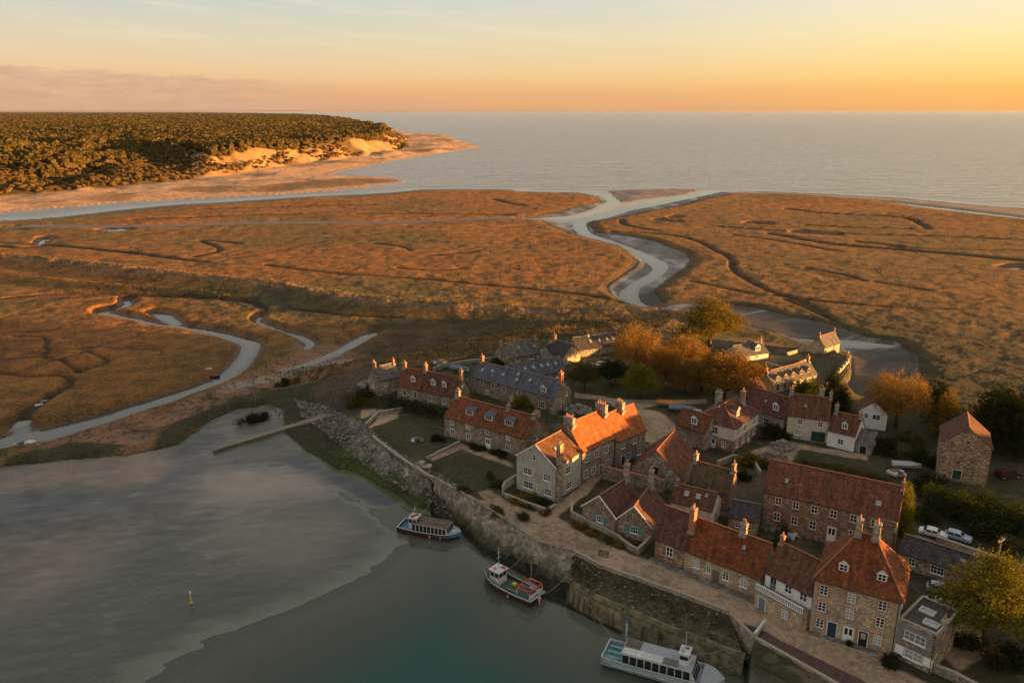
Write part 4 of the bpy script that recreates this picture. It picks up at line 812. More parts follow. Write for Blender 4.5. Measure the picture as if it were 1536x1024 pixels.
h.door('f', W * .43, 1.0, 1.95, 'wood', 'garage', 'stone_trim'); h.chimney(W * .64, 2.9, .95, .7, 9.9, 3); h.skylight(W * .70, 1.8, .5, .7); h.pipe('f', W - .1)
h.chimney(.1, 1.7, .85, 1.0, 10.2, 2, 'brick')
h = House('end_cottage', 'short stone cottage with a plum-brown roof at the left end of the quay row', 'house', (980.5, 836), (1025, 854), 3.9, 8.3, 5.6, 'x', 'stone_red', 'tile_plum', seed=5)
h.win('f', h.W * .52, 1.4, 1.15, 1.6, 2, 2, 'stone_trim'); h.pipe('f', .1)
# twin gabled cottage: two roofs side by side
for i, (A, B, lab) in enumerate((((873.4, 781), (924, 801), 'left gabled half of the twin cottage with teal shutters behind the curved garden wall'), ((924.3, 801.2), (976, 814), 'right gabled half of the twin cottage with teal shutters, next to the quay row'))):
    h = House('gabled_cottage', lab, 'house', A, B, 3.1, 6.2, 8.4, 'y', 'stone_brown', 'tile_plum', verge='white', seed=6 + i, group='twin gabled cottages', o=.2, g=.25)
    h.win('f', h.W * .52, 1.1, 1.35, 1.25, 3, 2, shutters='teal'); h.chimney(h.W / 2 + .2, 8.1, .7, .95, 9.4, 2)
    b = MB(); b.path([(h.W / 2 + .28 * math.cos(a), -.03, 4.1 + .28 * math.sin(a)) for a in np.linspace(0, 6.29, 13)], .06, M['stone_trim'], 5); b.build('gable_roundel', h.root); h.pipe('f', .12 if i else h.W - .1)
# the terrace running back from the cream gable
h = House('gable_house', 'tall grey-rendered gable house with white windows and a great side chimney, above the road junction', 'house', (774.8, 732), (832, 752), 7.0, 10.3, 9.0, 'y', 'render_grey', 'tile_brown', verge='white', seed=10, o=.25)
W = h.W; GAB = h
h.win('f', W * .30, 3.75, 1.9, 1.35, 4, 2); h.win('f', W * .80, 3.75, 1.6, 1.35, 4, 2); h.win('f', W * .32, .9, 2.2, 1.4, 4, 2); h.win('f', W * .83, .8, 1.6, 1.4, 4, 2, arch=False)
h.win('f', W * .47, 7.1, .7, 1.15, 1, 2, 'stone_trim', arch=True); h.win('f', W * .58, .8, .8, 1.6, 1, 2, 'stone_trim', glass='curtain')
h.win('r', 4.2, 4.2, 1.7, 1.3, 3, 2); h.win('r', 4.6, .9, 1.8, 1.3, 3, 2)
b = MB(); b.box(W - .15, W + .85, .25, 1.6, -1.2, 5.2, M['stone_brown']); b.taper(W - .15, W + .85, .25, 1.6, 5.2, 6.4, .8, M['stone_brown']); b.box(W - .05, W + .75, .38, 1.47, 6.4, 11.2, M['stone_brown']); b.box(W - .14, W + .84, .29, 1.56, 11.2, 11.45, M['stone_trim']); c = b.build('chimney', h.root)
for y in (.7, 1.15): b = MB(); b.tube((W + .35, y, 11.4), (W + .35, y, 12.0), .15, .12, M['pot']); b.build('chimney_pot', c)
b = MB(); b.path([(W * .55 + .5 * math.cos(a), -.03, 3.9 + .7 * math.sin(a)) for a in np.linspace(0, 6.29, 17)], .07, M['stone_trim'], 5); b.build('wall_crest', h.root); h.skylight(W * .74, 3.4, .7, .8); h.pipe('r', 8.9)
dx, dy = math.cos(GAB.ang), math.sin(GAB.ang)
def along(hs, x, y): a = hs.ang; return (hs.root.location.x + math.cos(a) * x - math.sin(a) * y, hs.root.location.y + math.sin(a) * x + math.cos(a) * y)
a0 = along(GAB, W, 9.02); a1 = along(GAB, W + 1.3, 19.4)
h = House('terrace_house', 'middle house of the terrace with the bright orange roof, behind the grey-rendered gable', 'house', A0=a0, B=None, W=10.4, ang=math.degrees(math.atan2(a1[1] - a0[1], a1[0] - a0[0])), eave=6.9, ridge=11.6, D=7.4, roof='x', wall='stone_brown', tile='tile_orange', seed=11); MID = h
h.wins('f', (1.6, 4.6, 7.6), 4.3, w=1.3, h=1.4, trim='stone_trim'); h.wins('f', (1.4, 3.8, 8.4), 1.0, w=1.2, h=1.5, trim='stone_trim'); h.door('f', 6.1, 1.0, 2.1, 'greydoor'); h.chimney(.5, 3.7, .75, 2.3, 12.9, 4, 'stone_grey'); h.pipe('f', 10.3)
h.chimney(10.2, 3.5, .8, 2.6, 13.1, 5, 'stone_grey')
a0 = along(MID, 10.42, -.5); a1 = along(MID, 20.2, -.9)
h = House('terrace_end_house', 'far end house of the orange-roofed terrace with a broad chimney, by the sandy lane', 'house', A0=a0, W=9.4, ang=math.degrees(math.atan2(a1[1] - a0[1], a1[0] - a0[0])), eave=6.0, ridge=10.6, D=7.2, roof='x', wall='stone_brown', tile='tile_orange', seed=12)
h.wins('f', (2.0, 5.8), 3.9, w=1.1, h=1.3); h.wins('f', (3.9, 7.4), .9, w=1.2, h=1.4); h.door('f', 2.2, 1.0, 2.1, 'black'); h.chimney(5.0, 3.6, .8, 2.0, 12.3, 4, 'stone_grey'); h.win('r', 3.0, 1.0); h.win('r', 3.3, 3.9)
h = House('dormer_house', 'long stone house with three flat-topped grey dormers in its mossy red roof, behind the lawns', 'house', (667, 652.6), (789, 688), 4.6, 8.0, 8.6, 'x', 'stone_brown', 'tile_redmoss', seed=13)
W = h.W
for x in (.275, .515, .755): h.dormer(W * x, 1.35, 2.1, 1.25, 'flat', 'slate', 3, 2, 'offwhite')
for u, g in ((.10, 'glass'), (.30, 'curtain'), (.54, 'glass'), (.79, 'curtain')): h.win('f', W * u, 3.1, 1.0, 1.0, 2, 2, 'stone_trim', glass=g)
h.wins('f', [W * .105, W * .31, W * .79], .7, w=1.2, h=1.4, nh=3, trim='stone_trim'); h.door('f', W * .55, 1.2, 2.1, 'white', 'glazed')
h.chimney(.6, 4.3, 1.0, .7, 9.6, 3, 'stone_brown'); h.chimney(W * .66, 4.3, .6, .6, 9.2, 1, 'stone_brown'); h.chimney(W - .5, 4.4, .8, 2.2, 8.9, 4, 'stone_brown'); h.win('r', 4.0, 3.0, .8, 1)
h = House('slate_house', 'long stone house under a blue slate roof with a rounded dormer and sunlit end gable', 'house', (708, 588), (831, 621), 4.3, 7.3, 7.4, 'x', 'stone_brown', 'slate', rcap='ridge_grey', seed=14)
W = h.W
for u in (.13, .27, .41, .60): h.win('f', W * u, 2.6, 1.0, 1.2, 1, 2, 'stone_trim', arch=True)
h.win('f', W * .86, .9, 1.7, 1.5, 3, 2, 'stone_trim'); h.wins('f', [W * .2, W * .5, W * .7], .6, w=1.2, h=1.2, trim='brick', glass='curtain'); h.dormer(W * .865, .4, 1.6, 1.3)
h.chimney(W - .4, 3.4, .8, 1.1, 9.6, 2, 'brick'); h.chimney(.5, 3.7, .8, .8, 9.0, 2, 'brick')
for x, y in ((.08, 1.9), (.2, 2.2), (.34, 2.0), (.52, 1.6), (.5, 2.9), (.66, 2.2)): h.skylight(W * x, y, .8, .9)
h.door('r', 3.6, 1.0, 2.0, 'wood'); h.win('r', 5.4, 3.2, .8, 1)
h = House('slate_barn', 'low slate-roofed range set at an angle just behind the long blue slate house', 'house', A0=P(767, 583, 5), B=(849, 568), eave=2.6, ridge=5.4, D=6.6, roof='x', wall='stone_brown', tile='slate', rcap='ridge_grey', seed=15)
W = h.W
for x in (.3, .45, .6, .72, .86): h.skylight(W * x, 1.8, .9, 1.0)
h.wins('f', [W * .7, W * .86], .8, w=1.0, h=1.2, arch=True, trim='stone_trim')
h = House('stone_barn', 'plain stone house with stone slate roof, nearest the rough bank behind the village', 'house', (757, 548), (812, 539), 2.2, 5.4, 6.4, 'x', 'stone_brown', 'tile_grey', rcap='ridge_grey', seed=16)
W = h.W; h.win('f', W * .36, .7, 1.1, 1.3); h.win('f', W * .72, .7, 1.4, 1.2, 3, 2); h.win('f', W * .9, .9, .7, 1.0); h.skylight(W * .88, 1.6); h.skylight(W * .45, 1.8); h.chimney(.3, 3.2, .5, .8, 6.4, 1, 'brick'); h.chimney(W - .3, 3.2, .6, .6, 6.3, 1, 'brick'); h.win('l', 3.2, .9, .8, 1.2)
h = House('gable_cottage', 'small dark-roofed cottage whose sunlit end gable faces the old trees', 'house', (844, 549), (870, 541), 2.6, 5.6, 7.2, 'y', 'stone_tan', 'slate_dark', seed=17, rcap='ridge_grey')
h.win('f', h.W * .5, 2.9, .6, 1.2, 1, 2); h.wins('f', [h.W * .2, h.W * .8], .7, w=.9, h=1.0); h.chimney(h.W / 2, 6.8, .9, .7, 7.1, 2, 'brick')
h = House('side_cottage', 'low dark-slated wing behind the small cottage with the sunlit gable', 'house', A0=P(830, 546, 5), B=(846, 541), eave=2.4, ridge=4.9, D=6.5, roof='x', wall='stone_grey', tile='slate_dark', rcap='ridge_grey', seed=18); h.win('f', 1.6, .8)
h = House('long_range', 'long low dark-roofed range of cottages at the back, left of the orange trees', 'house', (865, 536), (932, 527.5), 2.3, 5.2, 6.2, 'x', 'stone_brown', 'slate_dark', rcap='ridge_grey', seed=19)
W = h.W
for x in (.35, .55, .72, .86): h.skylight(W * x, 1.7, .8, 1.1)
h.wins('f', [W * u for u in (.2, .36, .6, .76, .9)], .7, w=1.0, h=1.2, trim='stone_trim'); h.door('f', W * .48, 1.0, 1.9, 'wood'); h.chimney(W - .3, 3.1, .7, .7, 6.5, 2, 'brick'); h.chimney(W * .35, 3.1, .4, .4, 5.9, 1, 'offwhite')
h = House('corner_house', 'small stone house with a grey slate roof at the far left end of the village', 'house', (569, 594), (601, 586), 4.2, 7.0, 5.2, 'x', 'stone_grey', 'tile_grey', rcap='ridge_grey', seed=20)
h.chimney(.4, 2.6, .8, .7, 8.4, 2, 'brick'); h.chimney(h.W - .3, 2.6, .5, .7, 7.9, 1, 'brick'); h.win('f', 2.0, 2.2, .9, 1.1); h.win('f', 4.4, .8, 1.0, 1.2); h.win('l', 2.4, 1.6, .8, 1)
h = House('red_terrace', 'red-roofed house with one dormer, left half of the pair above the dark hedge', 'house', (596, 597), (631, 602.5), 3.5, 7.0, 6.8, 'x', 'stone_brown', 'tile_rust', seed=21)
h.win('f', h.W * .33, 1.0, 1.0, 1.6, 1, 3, arch=True); h.win('f', h.W * .78, .9, 1.0, 1.6, 1, 3, 'stone_trim'); h.dormer(h.W * .62, 1.0, 1.3, 1.2, cheek='felt'); h.chimney(.4, 3.4, .9, .8, 8.6, 2, 'brick'); h.chimney(h.W - .2, 3.4, .7, 1.1, 8.8, 3, 'brick')
h = House('brown_terrace', 'brown-roofed house with two dormers, right half of the pair above the dark hedge', 'house', (631.3, 602.6), (683, 613), 3.2, 6.9, 6.8, 'x', 'stone_brown', 'tile_plum', seed=22)
W = h.W; h.dormer(W * .3, 1.2, 1.3, 1.2); h.dormer(W * .62, 1.2, 1.3, 1.2, cheek='felt'); h.win('f', W * .27, .8, 1.2, 1.4, 3, 2); h.win('f', W * .68, .8, 1.0, 1.2); h.chimney(W - .3, 3.4, .8, .8, 8.8, 2, 'brick'); h.win('r', 3.4, 4.3, .6, .6, 1, 1, 'white')
# the houses of the middle
h = House('hipped_house', 'hipped brown-roofed house with a pale sunlit upper storey, in the middle of the village', 'house', A0=P(1099, 679, 5), B=(1135, 652), eave=5.6, ridge=8.6, D=9.6, roof='hip', wall='render_pale', tile='tile_plum', inset=(4.6, 4.4), o=.35, seed=23); HIP = h
W = h.W; h.inset_r = 4.4
b = MB(); b.box(-.035, W + .035, -.035, 9.63, -.6, 2.6, M['stone_red']); b.box(-.07, W + .07, -.07, 9.67, 2.6, 2.75, M['stone_trim']); b.build('stone_base', h.root)
h.win('l', 5.2, 3.3, 1.4, 1.5, 2, 2); h.door('l', 4.6, 1.9, 2.1, 'white', 'glazed'); h.win('l', 7.4, .8, .9, 1.3)
h.wins('f', [W * .16, W * .42, W * .82], 3.4, w=1.1, h=1.4, shutters='offwhite'); h.wins('f', [W * .14, W * .40, W * .84], .8, w=1.2, h=1.5); h.door('f', W * .62, 1.0, 2.0, 'white', 'glazed')
h.dormer(W * .38, 1.5, 1.3, 1.5, cheek='lead'); h.chimney(W * .80, 2.9, .9, .9, 10.6, 3, 'stone_brown'); h.chimney(W * .7, 8.0, .9, 1.4, 9.6, 3, 'stone_grey'); h.skylight(W * .12, 4.8, .6, .8)
h = House('red_wing', 'red-roofed wing built against the hipped house on its seaward side', 'house', A0=P(1012, 662, 5), B=(1057, 676), eave=4.3, ridge=7.2, D=5.0, roof='x', wall='stone_brown', tile='tile_rust', seed=24)
h.dormer(h.W * .55, .6, 1.5, 1.4); h.win('f', h.W * .3, 1.2); h.win('r', 2.4, 1.5, .9, 1.2); h.win('r', 2.4, 4.2, .7, .9)
h = House('gabled_barn', 'stone barn with wide rust-tiled gable roof and two stacked windows in its end', 'barn', (947, 722), (1018, 738), 3.2, 7.6, 11.6, 'y', 'stone_brown', 'tile_rust', seed=25)
h.win('f', h.W * .5, 3.0, .95, 1.2, 2, 2, frame='black'); h.win('f', h.W * .5, 1.2, 1.0, 1.2, 2, 2, frame='white')
h = House('moss_cottage', 'small cottage with green-brown mossy roof and a chimney at each end, mid village', 'house', A0=P(1031, 748, 5), B=(1090, 765), eave=3.6, ridge=6.8, D=5.0, roof='x', wall='stone_red', tile='tile_moss', seed=26)
h.chimney(.2, 2.5, .6, 1.0, 8.4, 2, 'stone_grey'); h.chimney(h.W - .15, 2.5, .55, 1.1, 8.3, 1, 'brick'); h.win('f', 2, 1.2)
h = House('skylight_cottage', 'little dark-roofed cottage with skylights and sunlit orange end wall, behind the quay row', 'house', A0=P(1004, 776, 5), B=(1066, 792), eave=3.4, ridge=5.5, D=5.6, roof='x', wall='render_pale', tile='tile_brown', seed=27)
h.skylight(h.W * .32, 1.5, .9, 1.1); h.skylight(h.W * .60, 1.5, .9, 1.1); h.skylight(h.W * .78, 1.9, .5, .7); h.chimney(.2, 2.8, .5, .5, 6.4, 1, 'brick'); h.door('r', 2.4, .9, 2, 'greydoor')
h = House('link_shed', 'low dark-roofed shed tucked between the mossy cottage and the long barn', 'shed', A0=P(1092, 794, 5), B=(1135, 803), eave=2.6, ridge=4.3, D=6.2, roof='x', wall='stone_brown', tile='slate_dark', seed=28, rcap='ridge_grey'); h.win('f', 1.6, .8, .9, 1.1, arch=True, trim='brick'); h.win('f', 3.4, .8, .9, 1.1, trim='brick')
h = House('long_barn', 'long two-storey stone house with rust-red roof and double row of windows, behind the quay', 'house', (1140, 789), (1338, 838), 7.0, 11.2, 7.6, 'x', 'stone_red', 'tile_rust', seed=29)
W = h.W
h.wins('f', [W * u for u in (.125, .262, .405, .548, .695, .845)], 4.9, w=1.05, h=1.35, nh=2, trim='brick'); h.wins('f', [W * u for u in (.125, .262, .405, .70, .85)], 1.9, w=1.05, h=1.5, nh=2, trim='brick'); h.door('f', W * .55, 1.2, 2.6, 'white', 'glazed', 'brick', z=.5)
h.skylight(W * .16, 1.6, .6, .8); h.skylight(W * .85, 1.3, .9, .9); h.pipe('f', .1); h.pipe('f', W - .15); h.chimney(W - .05, 3.6, .4, .5, 12.2, 1, 'brick')
h = House('rear_outhouse', 'low dark-roofed outhouse with a white window behind the tall hipped house', 'shed', A0=P(1345, 848, 5), B=(1452, 884), eave=2.7, ridge=4.4, D=5.4, roof='x', wall='stone_brown', tile='slate_dark', rcap='ridge_grey', seed=30)
W = h.W; h.win('f', W * .56, .9, 1.9, 1.3, 4, 2); h.win('f', W * .2, .9, 1.0, 1.3); h.skylight(W * .85, 1.4, .8, .5)
h = House('barn_tower', 'tall narrow stone barn with a teal hatch, standing alone at the right among dark trees', 'barn', (1404, 717), (1478, 730), 7.9, 11.4, 9.4, 'y', 'stone_slab', 'tile_plum', seed=31, o=.3)
h.door('f', h.W * .40, 1.5, 1.9, 'darkgreen', 'plank', z=.6); b = MB(); b.tube((h.W * .52, .02, 8.6), (h.W * .52, -.012, 8.6), .26, .26, M['black'], 10, False); b.build('owl_hole', h.root)
h = House('cream_house', 'cream-rendered house with dark garage doors on the right side of the village', 'house', (1178.5, 655.4), (1240, 664), 5.4, 9.2, 6.6, 'x', 'render_cream', 'tile_brown', seed=32)
W = h.W; h.win('f', W * .31, 3.5, 1.0, 1.2); h.win('f', W * .80, 3.5, 1.0, 1.2); h.win('f', W * .28, 1.0, 1.4, 1.4, 3, 3, glass='curtain'); h.door('f', W * .78, 2.7, 2.2, 'darkgreen', 'garage'); h.chimney(.2, 3.3, .8, .6, 10.6, 1, 'stone_grey'); h.chimney(W * .75, 3.6, 1.2, .6, 11.2, 2, 'stone_grey'); h.chimney(W - .2, 3.3, .6, .6, 10.6, 1, 'stone_grey'); h.skylight(W * .4, 1.6, .6, .6)
h = House('white_cottage', 'small whitewashed cottage with a single dormer, attached to the right of the cream house', 'house', (1239.5, 667.5), (1280, 677.5), 3.7, 6.8, 6.8, 'x', 'render_white', 'tile_brown', seed=33)
W = h.W; h.win('f', W * .5, 1.0, 1.2, 1.2, 2, 2); h.dormer(W * .55, .7, 1.2, 1.2); h.chimney(.4, 3.3, .6, .8, 8.6, 2, 'stone_grey'); h.chimney(W - .2, 3.4, .5, .5, 7.8, 1, 'brick'); h.win('r', 2, 1)
h = House('lean_to', 'little stone lean-to with a dark arch at the right end of the white cottage', 'shed', A0=P(1282, 677, 5), B=(1305, 683), eave=2.2, ridge=4.2, D=3.4, roof='mono', wall='stone_wall', tile='tile_grey', seed=34); h.door('f', 1.6, 1.4, 1.7, 'black')
h = House('white_gable_house', 'white-painted house whose gable stands in front of the big orange tree', 'house', (1286, 640), (1328, 646.5), 4.2, 6.6, 8.0, 'y', 'render_white', 'tile_plum', seed=35, o=.3)
h.win('f', h.W * .62, 2.4, 1.6, 1.2, 2, 2); h.win('f', h.W * .26, 2.5, .7, 1.1, 1, 2); h.win('f', h.W * .55, 5.0, .4, .5, 1, 1)
h = House('dark_house', 'shadowed stone house with steep brown roof and slim gabled dormer, left of the cream house', 'house', A0=P(1117, 632, 5), B=(1174, 652), eave=4.0, ridge=7.6, D=6.6, roof='x', wall='stone_grey', tile='tile_plum', seed=36)
h.dormer(h.W * .72, .7, 1.5, 1.4); h.wins('f', (1.4, 3.4), 1.0, w=.9, h=1.2); h.wins('f', (5.6,), .9, w=1.2, h=1.7, frame='offwhite'); h.chimney(h.W - .2, 3.2, .7, .6, 9.0, 1, 'stone_grey'); h.skylight(h.W * .4, 1.6, .5, .7)
h = House('dark_wing', 'brown-roofed wing with a stone slate gable, behind the shadowed house near the trees', 'house', A0=P(1118, 612, 5), B=(1150, 601), eave=2.4, ridge=5.4, D=6.0, roof='x', wall='stone_grey', tile='tile_plum', seed=37)
h = House('sunlit_row', 'long sunlit row of almshouses with arched dormer lights, above the creek at the back right', 'house', (1159, 590), (1224, 572), 2.3, 5.0, 6.0, 'x', 'stone_tan', 'tile_grey', seed=38)
W = h.W
for x in (.12, .3, .47, .66, .84): h.dormer(W * x, .6, 1.1, 1.0, 'gable', nv=1, frame='stone_trim', cheek='stone_trim')
h.wins('f', [W * u for u in (.1, .26, .42, .58, .74, .9)], .6, w=.9, h=1.2, trim='stone_trim', frame='wood'); h.chimney(.3, 3, .5, .8, 6.2, 1, 'brick'); h.chimney(W - .3, 3, .5, .8, 6.4, 1, 'brick')
h = House('creek_hut', 'tiny stone hut with a sunlit roof on the bend of the sea wall', 'hut', A0=P(1236, 531, 5), B=(1259, 523), eave=2.2, ridge=4.9, D=4.4, roof='x', wall='stone_tan', tile='tile_grey', seed=39); h.door('f', h.W * .6, 1.2, 1.8, 'wood'); h.chimney(.2, 2.2, .3, .4, 6.0, 1, 'brick'); h.chimney(h.W - .2, 2.2, .3, .4, 5.9, 1, 'brick'); h.win('l', 2.2, 2.6, .5, .5, 1, 1)
h = House('white_lodge', 'small whitewashed lodge with a grey slate roof and golden gable, right of the old trees', 'house', (1108, 545), (1152, 538), 2.0, 4.3, 6.6, 'x', 'render_pale', 'tile_grey', seed=40, rcap='ridge_grey'); h.dormer(h.W * .68, .8, 1.8, 1.3); h.win('f', h.W * .3, .7, 1, 1); h.win('f', h.W * .6, .7, 1, 1); h.chimney(h.W - .3, 3.3, .4, .4, 5.5, 1, 'brick')
# ------------------------------------------------------------------ quay, walls and jetty
M['weed'] = m_plain('weedy_stone', (.085, .085, .04), .85, var=.6, sc=.8, bump=.08)
def m_quaywall():
    m = M['quay']; nt = m.node_tree; k = NT(nt); bs = [n for n in nt.nodes if n.type == 'BSDF_PRINCIPLED'][0]; old = bs.inputs['Base Color'].links[0].from_socket
    geo = k.n('ShaderNodeNewGeometry'); sp = k.n('ShaderNodeSeparateXYZ'); nt.links.new(geo.outputs['Position'], sp.inputs[0]); co = geo.outputs['Position']
    lvl = k.math('ADD', sp.outputs[2], k.math('MULTIPLY', k.math('SUBTRACT', k.noise(co, .5, 5, .65), .5), 2.6))
    c = k.mix(k.ramp(k.math('DIVIDE', lvl, 6.0), [(.22, .92), (.52, .0)]), old, k.mix(k.noise(co, 1.4, 4, .6), (.03, .034, .014), (.085, .085, .035)))
    c = k.mix(k.ramp(k.math('DIVIDE', lvl, 6.0), [(.05, .85), (.16, 0)]), c, (.022, .022, .016))
    st = k.noise(k.scale(co, (1.1, 1.1, .12)), 1.0, 5, .65); c = k.mix(1.0, c, k.ramp(st, [(.32, (.62, .61, .6)), (.62, (1.2, 1.18, 1.15))]), 'MULTIPLY')
    nt.links.new(c, bs.inputs['Base Color'])
m_quaywall()
def resample(pts, step):
    pts = [Vector(p) for p in pts]; out = [pts[0]]
    for a, b_ in zip(pts, pts[1:]):
        n = max(1, int((b_ - a).length / step)); out += [a + (b_ - a) * (i / n) for i in range(1, n + 1)]
    return out
def pairloft(top, base, n, zs):
    "stations between a top line and a base line, both lists of Vectors with the same count"
    T, B_ = [], []
    for i in range(len(top) - 1):
        for j in range(n):
            t = j / n; T.append(top[i].lerp(top[i + 1], t)); B_.append(base[i].lerp(base[i + 1], t))
    T.append(top[-1]); B_.append(base[-1]); return T, B_
def rough_face(b, T, B_, rows, m, amp=.12, seed=3):
    rg = random.Random(seed); G_ = []
    for t, q in zip(T, B_):
        G_.append([t.lerp(q, j / rows) + Vector(((rg.random() - .5) * amp, (rg.random() - .5) * amp, (rg.random() - .5) * amp * .6 if 0 < j else 0)) for j in range(rows + 1)])
    for i in range(len(G_) - 1):
        for j in range(rows): b.face([G_[i][j], G_[i][j + 1], G_[i + 1][j + 1], G_[i + 1][j]], m)
    return G_
# the battered quay wall
top = [P3(652, 720, 5), P3(698, 745, 5), P3(760, 784, 5), P3(811, 817, 5), P3(861, 829, 5)]
bas = [P3(648, 768, -.8), P3(684, 794, -.8), P3(722, 830, -.8), P3(795, 868, -.8), P3(852, 907, -.8)]
T, B_ = pairloft(top, bas, 9, None); b = MB(); rough_face(b, T, B_, 7, M['quay'], .16)
inn = [p + Vector((.35, .55, 0)) for p in T]
for i in range(len(T) - 1):
    a0, a1, c0, c1 = T[i], T[i + 1], inn[i], inn[i + 1]; h = Vector((0, 0, .48))
    b.face([a0 + h, a0, a1, a1 + h][::1], M['quay']); b.face([a0 + h, a1 + h, c1 + h, c0 + h], M['stone_wall']); b.face([c0 + h, c1 + h, c1 - h, c0 - h], M['stone_wall'])
for i in (1, 5, 8, 12, 15, 19, 22, 25, 28, 32):        # buttress ribs of old timber down the face
    a, q = T[i], B_[i]; d = (T[min(i + 1, len(T) - 1)] - T[i - 1]).normalized(); n = d.cross(Vector((0, 0, 1))); n = n if n.y < 0 else -n
    p0 = a.lerp(q, .42) + n * .05; p1 = q + n * .12; b.tube(p0, p1, .10, .14, M['weed'], 6)
tag(b.build('quay_wall'), 'high sloping stone quay wall with weed at its foot behind the two smaller boats', 'wall')
# lower wharf wall with the overgrown bank above it
top = [P3(861, 829, 5), P3(900, 850, 5), P3(1000, 885, 5), P3(1095, 921, 5)]
led = [P3(856, 872, 3.3), P3(893, 893, 3.3), P3(1000, 938, 3.2), P3(1117, 982, 3.2)]
bas = [p + Vector((-.7, -1.1, 0)) for p in led]
for p in bas: p.z = -1.2
T, L_ = pairloft(top, led, 14, None); _, Bq = pairloft(top, bas, 14, None)
bank_m, nt = newmat('overgrown_bank'); k = NT(nt); co = k.n('ShaderNodeTexCoord').outputs['Object']
c = k.ramp(k.noise(co, 1.6, 6, .7), [(.34, (.03, .027, .02)), (.48, (.085, .07, .048)), (.6, (.075, .07, .028)), (.72, (.21, .18, .13))]); c = k.mix(k.ramp(k.noise(co, 5.0, 3, .6), [(.62, 0), (.7, .9)]), c, (.36, .34, .30))
sz = k.n('ShaderNodeSeparateXYZ'); nt.links.new(co, sz.inputs[0]); lv_ = k.math('ADD', sz.outputs[2], k.math('MULTIPLY', k.math('SUBTRACT', k.noise(co, .5, 4, .6), .5), 1.6))
c = k.mix(k.ramp(k.math('DIVIDE', lv_, 6.0), [(.50, 1), (.63, 0)]), c, k.mix(k.noise(co, .9, 5, .65), (.075, .066, .03), (.24, .20, .125)))
k.bsdf(c, .95, k.bump(k.noise(co, 2.2, 5, .7), 1.0, .5), .15)
b = MB(); rg = random.Random(5); Gr = []
for t, q in zip(T, L_):
    Gr.append([t.lerp(q, j / 10) + Vector((0, 0, (-.35 * math.sin(math.pi * j / 10) - .2) + (rg.random() - .5) * .45 * (0 < j < 10))) for j in range(11)])
for i in range(len(Gr) - 1):
    for j in range(10): b.face([Gr[i][j], Gr[i][j + 1], Gr[i + 1][j + 1], Gr[i + 1][j]], bank_m, smooth=True)
tag(b.build('bank'), kind='structure')
M['apron'] = m_plain('weedy_apron_stone', (.155, .13, .075), .9, var=.75, sc=.7, bump=.06)
b = MB(); rough_face(b, L_, Bq, 5, M['apron'], .14, 8)
for i in range(len(L_) - 1):
    h = Vector((0, 0, .02)); k_ = Vector((.25, .4, .06)); b.face([L_[i] + h, L_[i + 1] + h, L_[i + 1] + k_, L_[i] + k_], M['apron'])
wh = b.build('wharf_wall'); tag(wh, 'low wharf wall with vertical timber piles below the dark overgrown bank', 'wall')
for i in range(0, len(L_) * 2 // 3, 3):
    b = MB(); p = Bq[i] + Vector((-.12, -.2, 0)); b.tube((p.x, p.y, -1.2), (L_[i].x - .35, L_[i].y - .55, 2.0 + .45 * ((i * 5) % 3)), .15, .12, M['weed'], 7); b.build('timber_pile', wh)
b = MB(); pts = [p + Vector((-.22, -.3, -.55)) for p in L_]; b.path(pts, .05, M['weed'], 5); b.build('waling', wh)
# parapet along the road above the bank
def wall_line(name, label, pts, h=1.0, t=.4, m='stone_wall', z0=5.0, cap='stone_trim', step=1.2, jit=.05, cat='wall', group=None, sink=.6, hs=None, world=False):
    q = [Vector((p[0], p[1], z0)) for p in pts] if world else [P3(x, y, z0) for x, y in pts]; r = resample(q, step); rg = random.Random(len(label)); b = MB(); L, Rr = [], []
    for i, p in enumerate(r):
        d = r[min(i + 1, len(r) - 1)] - r[max(i - 1, 0)]; n = Vector((-d.y, d.x, 0)).normalized(); hh = h if hs is None else float(np.interp(i / (len(r) - 1), np.linspace(0, 1, len(hs)), hs)); hh += (rg.random() - .5) * jit * 2
        L.append((p + n * t / 2, hh)); Rr.append((p - n * t / 2, hh))
    up = lambda v, z: Vector((v.x, v.y, z0 + z)); cm = M[cap]; o = .04
    for i in range(len(r) - 1):
        (a0, h0), (a1, h1), (c0, _), (c1, _) = L[i], L[i + 1], Rr[i], Rr[i + 1]
        b.face([up(c0, -sink), up(c1, -sink), up(c1, h1), up(c0, h0)], M[m]); b.face([up(a1, -sink), up(a0, -sink), up(a0, h0), up(a1, h1)], M[m]); b.face([up(c0, h0), up(c1, h1), up(a1, h1), up(a0, h0)], cm)
        e0 = (a0 - c0) * .12; e1 = (a1 - c1) * .12
        b.face([up(c0 - e0, h0 + .0), up(c1 - e1, h1 + .0), up(c1 - e1, h1 + .1), up(c0 - e0, h0 + .1)], cm); b.face([up(a1 + e1, h1), up(a0 + e0, h0), up(a0 + e0, h0 + .1), up(a1 + e1, h1 + .1)], cm); b.face([up(c0 - e0, h0 + .1), up(c1 - e1, h1 + .1), up(a1 + e1, h1 + .1), up(a0 + e0, h0 + .1)], cm)
    for i in (0, -1):
        (a0, h0), (c0, _) = L[i], Rr[i]; b.face([up(a0, -sink), up(c0, -sink), up(c0, h0 + .1), up(a0, h0 + .1)], M[m])
    return tag(b.build(name), label, cat, group)
wall_line('parapet_wall', 'low stone parapet along the quay road above the overgrown bank', [(861, 828.5), (900, 849), (1000, 884), (1094, 919.5)], .42, .35)
wall_line('parapet_wall', 'low crumbling parapet at the head of the stony slope left of the boats', [(560, 656), (590, 680), (620, 700), (652, 719.5)], .4, .45, jit=.15)
